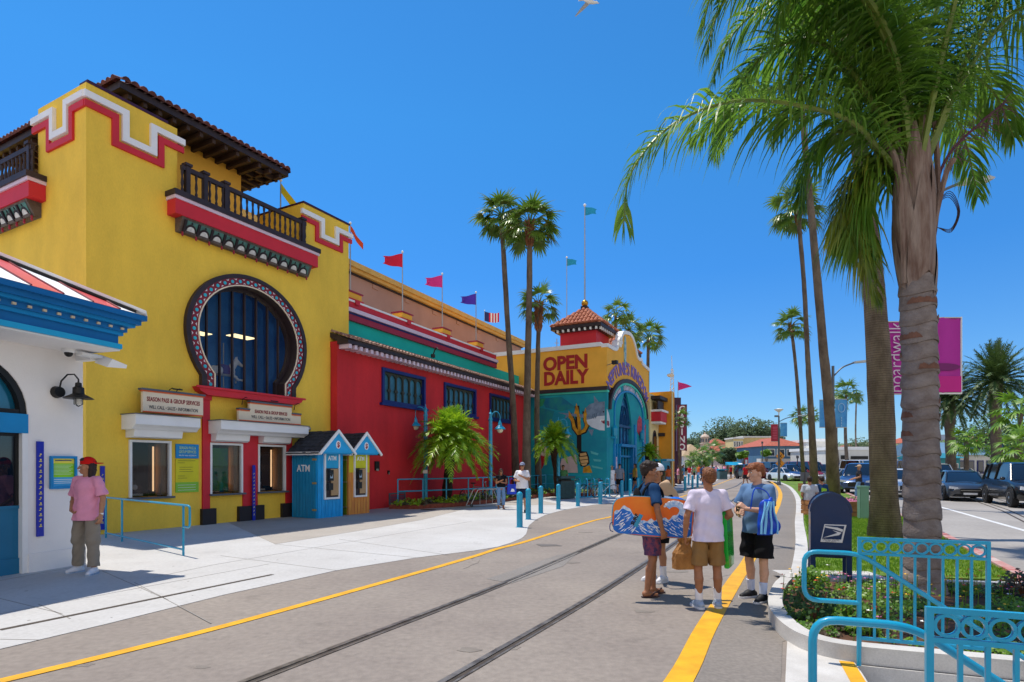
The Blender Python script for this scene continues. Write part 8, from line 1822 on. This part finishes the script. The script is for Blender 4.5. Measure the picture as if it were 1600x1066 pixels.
# ---------------------------------------------------------------- walkers in the middle distance
x, y = G(783, 796); F1 = person('woman in black top and pale jeans carrying a blue bag by the bollards', (x, y), PI + .25, 1.55, 'f', sk_md, ('long', '3a2418'), (bk, .35, .95, 1), (dn, 1.75, .6), dict(el=(-.22, .05, 1.12), wl=(-.02, .2, 1.15), er=(.22, .05, 1.12), wr=(.05, .2, 1.22), yaw=-.1), shoe=m_snd, sole='sandal', c=.010, fingers=False, glasses=True)
o = E('shopping_bag', 'bright blue shopping bag with white leaf print held by the woman in black', 'bag', (x + .42, y + .05, .58), .2); b = MB(); b.prism([(-.2, 0), (.2, 0), (.18, .38), (-.17, .38)], -.07, .07); b.obj('bag_body', M('bag_royal', '1440d0', r=.6, col2='0c30a8', vs=4), o); b = MB(); b.prism([(-.07, .1), (.09, .1), (.06, .2), (-.03, .22)], -.075, -.071); b.obj('print', M('streak_white', ''), o); b = MB(); b.tube(bent([(-.1, 0, .38), (-.08, 0, .6), (.08, 0, .6), (.1, 0, .38)], .08), .01, 5); b.obj('handle', M('bag_royal', ''), o)
x, y = G(816, 801); person('man in white T-shirt, cap and navy shorts raising a drink behind the bollards', (x, y), PI - .25, 1.78, 'm', sk_tan, None, (wt_, .7, .84, 2.5), (cloth('navyshort', '1c2c4c'), .95, 2), dict(el=(-.24, .03, 1.14), wl=(-.02, .25, 1.27), er=(.27, .0, 1.12), wr=(.1, .22, 1.1)), shoe=m_shb, hat=('cap', cloth('capgrey', '8890a8')), c=.010, fingers=False, glasses=True, build=1.12)
x, y = G(956, 771.5); person('woman in long white dress and sun hat walking along the mural', (x, y), PI + .5, 1.66, 'f', sk_tan, ('long', '5a3c28'), (wt_, .6, .95, 1.5), (wt_, 'skirt', 2), dict(kl=(-.1, .12, .5), al=(-.1, .2, .085), ar=(.1, -.2, .1)), shoe=m_snd, sole='sandal', hat=('brim', cloth('straw', 'd8c8a0')), c=.014, fingers=False, group='couple walking by the mural')
x, y = G(968, 771.5); person('man in grey T-shirt, black shorts and cap walking by the mural', (x, y), PI - .3, 1.76, 'm', sk_tan, None, (cloth('midgrey', '78808e'), .7, .86, 2), (bk, .9, 2), dict(kl=(-.1, -.06, .5), al=(-.1, -.2, .1), ar=(.1, .16, .085)), shoe=m_shb, hat=('cap', dk_), c=.014, fingers=False, group='couple walking by the mural')
gc_ = 'two friends walking down the tracks'
x, y = G(1165, 757.5); person('walker in red shirt and dark shorts between the far tracks', (x, y), .2, 1.75, 'm', sk_tan, ('short', '2c1c14'), (rd_, .6, .86, 2), (dk_, .9, 2), dict(kl=(-.1, .1, .5), al=(-.1, .2, .085), ar=(.1, -.2, .1)), shoe=m_shb, c=.02, fingers=False, group=gc_)
x, y = G(1178, 757); person('walker in beige top and black skirt beside the one in red', (x, y), -.1, 1.68, 'f', sk_tan, ('long', '2c1c14'), (bg, .6, .9, 1), (bk, .5, 3), dict(kl=(-.1, -.05, .5), al=(-.1, -.2, .1), ar=(.1, .16, .085)), shoe=m_snd, sole='sandal', c=.02, fingers=False, group=gc_)
# seated people at the timber planter, rider, passer by the bin
sit = dict(hl=(-.095, 0, .50), hr=(.095, 0, .50))
def seated(label, x, y, z, rz, top, bot, h=1.7):
    o = person(label, (x, y, z), rz, h, 'm', sk_tan, ('short', '2c1c14'), (top, .7, .86, 1.5), (bot, .95, 1.5), dict(kl=(-.12, .40, .88), al=(-.12, .36, .46), kr=(.12, .40, .88), ar=(.12, .36, .46), wl=(-.12, .3, .95), wr=(.12, .3, .95)), shoe=m_shb, c=.014, fingers=False, group='people sitting by the planter boxes'); return o
x, y = G(1283, 806); seated('person in navy top with lime print sitting beside the third palm trunk', x, y, -.38, .2, nv, dk_); b = MB()
o = [q for q in C.objects if q.get('label', '').startswith('person in navy top with lime')][0]; b = MB(); b.prism([(-.09, 1.12), (.09, 1.12), (.10, 1.3), (-.08, 1.34)], -.145, -.128); b.obj('shirt_print', M('print_lime', '9ad82c', r=.7), o)
x, y = G(1265, 808); seated('person in pale grey top sitting on the timber box edge', x, y, -.38, -.3, cloth('palegrey', 'b4bcc8'), bk)
x, y = G(1342, 779); o = person('person in dark shirt pushing along on the far side of the lawn', (x, y), 1.2, 1.7, 'm', sk_tan, None, (dk_, .6, .86, 2), (dn, 1.9, 1), dict(kl=(-.1, .12, .5), al=(-.1, .15, .085), wl=(-.2, .3, 1.0), wr=(.2, .3, 1.0)), shoe=m_shb, hat=('cap', bg), c=.016, fingers=False)
x, y = G(879, 779); person('person in grey top standing half hidden behind the dark bin', (x + .1, y + .8), PI, 1.7, 'm', sk_md, ('short', '1c1410'), (gn, .6, .86, 2), (dk_, .9, 2), shoe=m_shb, c=.016, fingers=False)
# ---------------------------------------------------------------- far crowd: four bodies re-dressed
def crowd_proto(i):
    P = [dict(kl=(-.1, .1, .5), al=(-.1, .2, .085), ar=(.1, -.2, .1)), dict(), dict(kl=(-.1, -.05, .5), al=(-.1, -.18, .1), ar=(.1, .16, .085), wr=(.1, .25, 1.1)), dict(wl=(-.1, .25, 1.2), wr=(.3, .1, .9))][i]
    return person('crowd walker', (0, 0), 0, 1.7, 'fm'[i % 2], sk_tan, (('long', '3a2418') if i % 2 == 0 else ('short', '2c1c14')), (wt_, .6, .88, 2), (dk_, [1.8, .9, .6, .95][i], 2), P, shoe=m_shb, c=.026, fingers=False)
protos = [crowd_proto(i) for i in range(4)]
tops = [(wt_, 'white'), (rd_, 'red'), (nv, 'navy'), (bk, 'black'), (gy, 'blue-grey'), (og, 'orange'), (tl, 'teal'), (yl, 'yellow'), (gn, 'green'), (pk_, 'pink')]; bots = [(dk_, 'charcoal'), (dn, 'denim'), (kh, 'khaki'), (bk, 'black'), (wt_, 'white')]
spots = [(1003, 764), (1012, 762), (1021, 765), (1030, 760), (1038, 762), (1046, 758), (1052, 760), (1060, 757), (1066, 755), (1030, 752), (1041, 753), (1050, 752), (1058, 751), (1068, 750), (1077, 750), (1085, 749), (1092, 750), (1100, 748), (1106, 749), (1112, 747),
         (1062, 747), (1072, 746), (1082, 746), (1090, 745), (1098, 745), (1142, 748), (1148, 747), (1156, 748), (1152, 746), (1189, 746), (1119, 746), (1200, 747), (1010, 770), (1025, 768), (992, 768), (1006, 760), (1016, 758), (1034, 756), (1044, 763), (1062, 752), (1096, 752), (1132, 746), (1161, 747), (1172, 746), (1184, 747), (1194, 745)]
rr_ = random.Random(9); used = set(); where = ['by the hall front', 'under the CASINO sign', 'near the turquoise bollards', 'beside the beach shop', 'far down the road']
for i, (x, y) in enumerate(spots):
    X, Yq = G(x, y); (tm, tn_), (bm, bn) = tops[(i * 7 + i // 10 * 3) % 10], bots[(i * 3 + i // 5) % 5]; pr = protos[i % 4]; w = where[0 if x < 1025 else 1 if y > 755 else 2 if y > 751 else 3 if y > 747 else 4]
    lb = 'far pedestrian in %s top and %s %s %s' % (tn_, bn, ['trousers', 'shorts', 'shorts', 'shorts'][i % 4], w)
    q = dup(pr, (X, Yq), rr_.uniform(0, 6.3), lb, group='pedestrians crowding the far street')
    q.scale = (rr_.uniform(.93, 1.04),) * 3; swap(q, wt_, tm); swap(q, dk_, bm)
for pr in protos:
    for ch in list(pr.children_recursive): bpy.data.objects.remove(ch)
    bpy.data.objects.remove(pr)

# ---------------------------------------------------------------- carousel horse in the show window
hx, hy, _ = Tf.w(4.35, 1.0); o = E('carousel_horse', 'white galloping carousel horse displayed behind the horseshoe window', 'carousel horse', (hx, hy, 4.62), Tf.rz); f = Fld((-.8, -.2, -.45), (.85, .2, .75), .016)
for a_, b__, r1, r2 in [((-.32, 0, .0), (.22, 0, .03), .15, .16), ((.22, 0, .08), (.46, 0, .38), .12, .075), ((.46, 0, .38), (.66, 0, .28), .075, .045), ((-.32, .07, -.05), (-.5, .07, -.2), .08, .045), ((-.5, .07, -.2), (-.42, .07, -.4), .04, .03), ((-.34, -.07, -.05), (-.58, -.07, -.12), .08, .045), ((-.58, -.07, -.12), (-.66, -.07, -.32), .04, .03),
        ((.25, .07, -.05), (.5, .07, -.1), .06, .04), ((.5, .07, -.1), (.48, .07, -.28), .035, .028), ((.25, -.07, -.05), (.46, -.07, -.2), .06, .04), ((.46, -.07, -.2), (.66, -.07, -.2), .035, .028), ((.44, .03, .44), (.46, .03, .54), .03, .01), ((.44, -.03, .44), (.46, -.03, .54), .03, .01)]: f.cone(a_, b__, r1, r2, .03)
f.obj('body', m_wt, o)
f = Fld((-.95, -.2, -.3), (.6, .2, .6), .016); f.cone((-.42, 0, .08), (-.62, 0, .12), .05, .06, .02); f.cone((-.62, 0, .12), (-.74, 0, -.12), .06, .02, .02); [f.cone((.24 + .08 * k, 0, .22 + .09 * k), (.14 + .08 * k, 0, .16 + .09 * k), .045, .02, .02) for k in range(3)]; f.obj('mane_and_tail', M('mane_grey', 'b8bcc8', r=.6), o)
b = MB(); b.prism([(-.14, .12), (.14, .14), (.12, .2), (-.12, .22)], -.12, .12); b.box(-.12, -.165, -.08, .12, .165, .13); b.obj('saddle', M('saddle_violet', '6a4a8c', r=.5), o); b = MB(); b.tube([(0, 0, -.62), (0, 0, .9)], .02, 8); b.obj('pole', m_steel, o)
# ================================================================ vehicles
m_tyre = M('tyre_rubber', '17181a', r=.8); m_rim = M('wheel_rim', 'a8acb0', r=.3, metal=.8, var=0); m_cg = glass('car_glass', '131a20', r=.03); m_hl = M('headlight_glass', 'dfe4e8', r=.08, var=0, spec=1); m_tl = M('tail_light', '9c1018', r=.2, var=0)
def car(kind, paint, label, x, y, rz, group, name='parked_car', detail=True):
    o = E(name, label, 'car', (x, y, 0), rz, group)
    L, Wd, H, deck, rf0, rf1, ws, bl_, gc = {'sedan': (4.7, 1.82, 1.44, .92, .55, -1.1, 1.35, -1.9, .2), 'suv': (4.9, 1.92, 1.82, 1.12, .7, -2.2, 1.3, -2.38, .28), 'hatch': (4.1, 1.75, 1.5, .95, .5, -1.5, 1.2, -1.95, .2), 'van': (5.2, 1.98, 2.1, 1.15, 1.2, -2.45, 1.9, -2.55, .26), 'pickup': (5.5, 1.95, 1.8, 1.12, .5, -.6, 1.1, -.85, .32)}[kind]
    hw = Wd / 2; f = L / 2; st = [(-f, .42, deck * .88, .80), (-f + .08, gc, deck * .96, .93), (-f * .75, gc, deck * 1.0, .99), (-f * .3, gc - .02, deck * 1.0, 1), (f * .1, gc - .02, deck * 1.0, 1), (ws - .1, gc, deck * .99, .995), (f * .78, gc, deck * .86, .97), (f * .93, gc + .02, deck * .76, .88), (f, .36, deck * .62, .74)]
    vs = []; 
    for (X, zb, zs, k) in st:
        w = hw * k; r = [(.88, zb), (1, zb + .12), (1.0, zb + (zs - zb) * .55), (.97, zs - .07), (.86, zs), (0, zs + .035)]
        vs += [(X, -w * a, z) for a, z in r] + [(X, w * a, z) for a, z in r[::-1][1:]]
    n = 11; fs = [(i * n + j, (i + 1) * n + j, (i + 1) * n + (j + 1) % n, i * n + (j + 1) % n) for i in range(len(st) - 1) for j in range(n)]; fs += [tuple(range(n)), tuple((len(st) - 1) * n + j for j in range(n))[::-1]]
    b = MB(); b.add(vs, fs); b.obj('body', paint, o, smooth=38)
    # greenhouse
    g = [(bl_, deck * .98, .84, deck * 1.0), (rf1, H - .06, .70, deck), (rf1 + .2, H - .02, .68, deck), ((rf0 + rf1) / 2, H, .68, deck), (rf0 - .15, H - .02, .67, deck), (rf0, H - .07, .68, deck), (ws, deck * .99, .82, deck)]
    vs = []; 
    for (X, zt, k, zb) in g: vs += [(X, -hw * .86, zb * .97), (X, -hw * k, zt - .05), (X, -hw * (k - .1), zt), (X, hw * (k - .1), zt), (X, hw * k, zt - .05), (X, hw * .86, zb * .97)]
    n = 6; fs = [(i * n + j, (i + 1) * n + j, (i + 1) * n + j + 1, i * n + j + 1) for i in range(len(g) - 1) for j in range(n - 1)]
    b = MB(); b.add(vs, fs); b.obj('windows', m_cg, o, smooth=30)
    b = MB(); q = [(X, -hw * (k - .02), zt - .045) for X, zt, k, _ in g[1:6]] + [(X, -hw * (k - .1), zt + .012) for X, zt, k, _ in g[1:6]] + [(X, hw * (k - .1), zt + .012) for X, zt, k, _ in g[1:6]] + [(X, hw * (k - .02), zt - .045) for X, zt, k, _ in g[1:6]]
    b.add(q, [(r * 5 + i, (r + 1) * 5 + i, (r + 1) * 5 + i + 1, r * 5 + i + 1)[::-1] for r in range(3) for i in range(4)])
    for s_ in (-1, 1):
        b.tube([(ws, s_ * hw * .85, deck * .97), (rf0, s_ * hw * .685, H - .07)], .03, 5); b.tube([(bl_, s_ * hw * .85, deck * .97), (rf1, s_ * hw * .705, H - .07)], .045, 5)
        for X in ((rf0 + rf1) / 2 + .1,) + ((rf1 + .5,) if kind in ('suv', 'van', 'hatch') else ()): b.tube([(X, s_ * hw * .875, deck * .97), (X, s_ * hw * .70, H - .05)], .035, 5)
    b.obj('roof', paint, o, smooth=38)
    wr = .33 if kind in ('sedan', 'hatch') else .39
    for X in (-f * .62, f * .66):
        for s_ in (-1, 1):
            b = MB(); b.T = Matrix.Translation((X, s_ * (hw - .1), wr)) @ Matrix.Rotation(-s_ * PI / 2, 4, 'X'); b.lathe([(wr * .62, -.11), (wr * .97, -.11), (wr, -.07), (wr, .07), (wr * .97, .115), (wr * .62, .12)], n=20); w = b.obj('wheel', m_tyre, o, smooth=40)
            if detail: b = MB(); b.T = Matrix.Translation((X, s_ * (hw - .1), wr)) @ Matrix.Rotation(-s_ * PI / 2, 4, 'X'); b.lathe([(wr * .6, .1), (wr * .62, .125), (wr * .5, .11), (wr * .15, .12), (.02, .14)], n=10); b.obj('rim', m_rim, w)
            b = MB(); b.T = Matrix.Translation((X, 0, wr)); b.strip([((wr + .05) * math.cos(t), (wr + .05) * math.sin(t)) for t in [PI * j / 10 for j in range(11)]], .06, s_ * (hw - .02), s_ * (hw + .008)); b.obj('arch_trim', m_black, o)
    for s_ in (-1, 1):
        b = MB(); b.prism([(s_ * hw * .48, deck * .62), (s_ * hw * .86, deck * .66), (s_ * hw * .84, deck * .78), (s_ * hw * .5, deck * .72)], f - .16, f - .02, 'x'); b.obj('headlight', m_hl, o)
        b = MB(); b.box(-f - .005, s_ * hw * .55, deck * .66, -f + .1, s_ * hw * .82, deck * .84); b.obj('tail_light', m_tl, o)
        b = MB(); b.ell((ws - .25, s_ * (hw + .07), deck + .04), (.07, .1, .07), 8, 6); b.obj('mirror', paint, o, smooth=60)
    b = MB(); b.box(f - .1, -hw * .42, deck * .42, f + .012, hw * .42, deck * .66); b.box(f - .12, -hw * .6, .3, f + .005, hw * .6, deck * .36); b.obj('grille', m_black, o)
    if detail:
        b = MB(); b.box(f - .08, -hw * .4, deck * .56, f + .02, hw * .4, deck * .585); b.obj('chrome_bar', m_steel, o); b = MB(); b.box(f, -.26, deck * .36, f + .022, .26, deck * .46); b.obj('number_plate', m_wt, o)
        b = MB(); [b.box(-.55, s_ * (hw + .001), deck * .78, -.42, s_ * (hw + .02), deck * .81) for s_ in (-1, 1)]; b.obj('door_handle', paint, o)
    return o
def paint(n, c): return M('car_paint_' + n, c, r=.28, var=.0, coat=.8, spec=.5, metal=.3)
pw, ps, pk, pr_, pb, pg_, pt = paint('white', 'dcdedf'), paint('silver', '9ea4aa'), paint('black', '15171b'), paint('red', '8c1a1e'), paint('blue', '2a4a7c'), paint('graphite', '33373e'), paint('tan', '9a8c74')
g1 = 'cars queuing on the street at the side'
x, y = G(1532, 783); car('sedan', pg_, 'dark grey sedan in the street traffic between two larger vehicles', x, y + 1.3, -2.05, g1)
x, y = G(1600, 793); car('suv', pk, 'black sport utility car cut by the picture edge', x + .9, y + 1.0, -2.0, g1)
x, y = G(1492, 768); car('pickup', ps, 'silver pickup with broad grille beside the palm trunk', x + .2, y + 2, -2.0, g1)
x, y = G(1432, 788); 
g2 = 'cars parked in the far lot'; rc = random.Random(11)
lots = [(1408, 775, 'hatch', pw, 'white hatchback glimpsed between the two thick palm trunks', -2.0), (1345, 771, 'suv', pb, 'blue sport utility car beside the massive palm trunk', -2.2), (1333, 763, 'sedan', ps, 'silver sedan behind the wheelchair rider', -2.3),
        (1317, 761, 'sedan', ps, 'silver sedan right of the third palm trunk', -2.4), (1420, 762, 'van', pb, 'blue van glimpsed between the two thick trunks', 1.0), (1352, 760, 'van', pw, 'white van behind the massive palm trunk', .6), (1590, 758, 'hatch', pb, 'blue hatchback parked before the motel hedge', 2.6), (1476, 757, 'sedan', pg_, 'dark sedan parked behind the silver pickup', 2.8), (1500, 754, 'sedan', pw, 'white sedan parked under the date palm', .3)]
for (a, c, kd, p, lb, r) in lots: x, y = G(a, c); car(kd, p, lb, x, y, r, g2, detail=False)
cols = [(pw, 'white'), (ps, 'silver'), (pk, 'black'), (pb, 'blue'), (pg_, 'graphite'), (pr_, 'red'), (pt, 'tan')]
places = ['second palm', 'crossing sign', 'brown bin', 'first thin palm', 'slim far post', 'blue restaurant door', 'grill sign', 'lime tree', 'navy awning', 'curved walkway end', 'corner shopfront', 'far banner pole', 'white store sign', 'terracotta roof']
k = 0
for row, (Yr, x0, x1, n) in enumerate([(62, 1222, 1300, 9), (72, 1168, 1300, 13), (80, 1290, 1410, 9), (90, 1200, 1300, 8)]):
    for i in range(n):
        xx = x0 + (x1 - x0) * (i + .5) / n; p, cn = cols[(i * 3 + row * 2) % 7]; kd = ['sedan', 'suv', 'hatch', 'sedan', 'van'][(i + row) % 5]
        X = (xx - 800) / 920 * Yr; car(kd, p, '%s %s in the %s far row, under the %s' % (cn, {'suv': 'sport utility car', 'hatch': 'hatchback', 'van': 'van', 'sedan': 'sedan'}[kd], ['first', 'second', 'third', 'last'][row], places[(i + row * 5) % 14]), X, Yr + rc.uniform(-.5, .5), -1.5 + rc.uniform(-.15, .15), g2, detail=False)
for i, (a, c, p, kd, lb) in enumerate([(1100, 741, pb, 'sedan', 'blue car far down the street beside the crowd'), (1114, 742, pw, 'sedan', 'white car far down the street near the recycling bin'), (1090, 741, pk, 'suv', 'black car deep in the far crowd')]):
    x, y = G(a, c); car(kd, p, lb, x, y, -1.6, g2, detail=False)
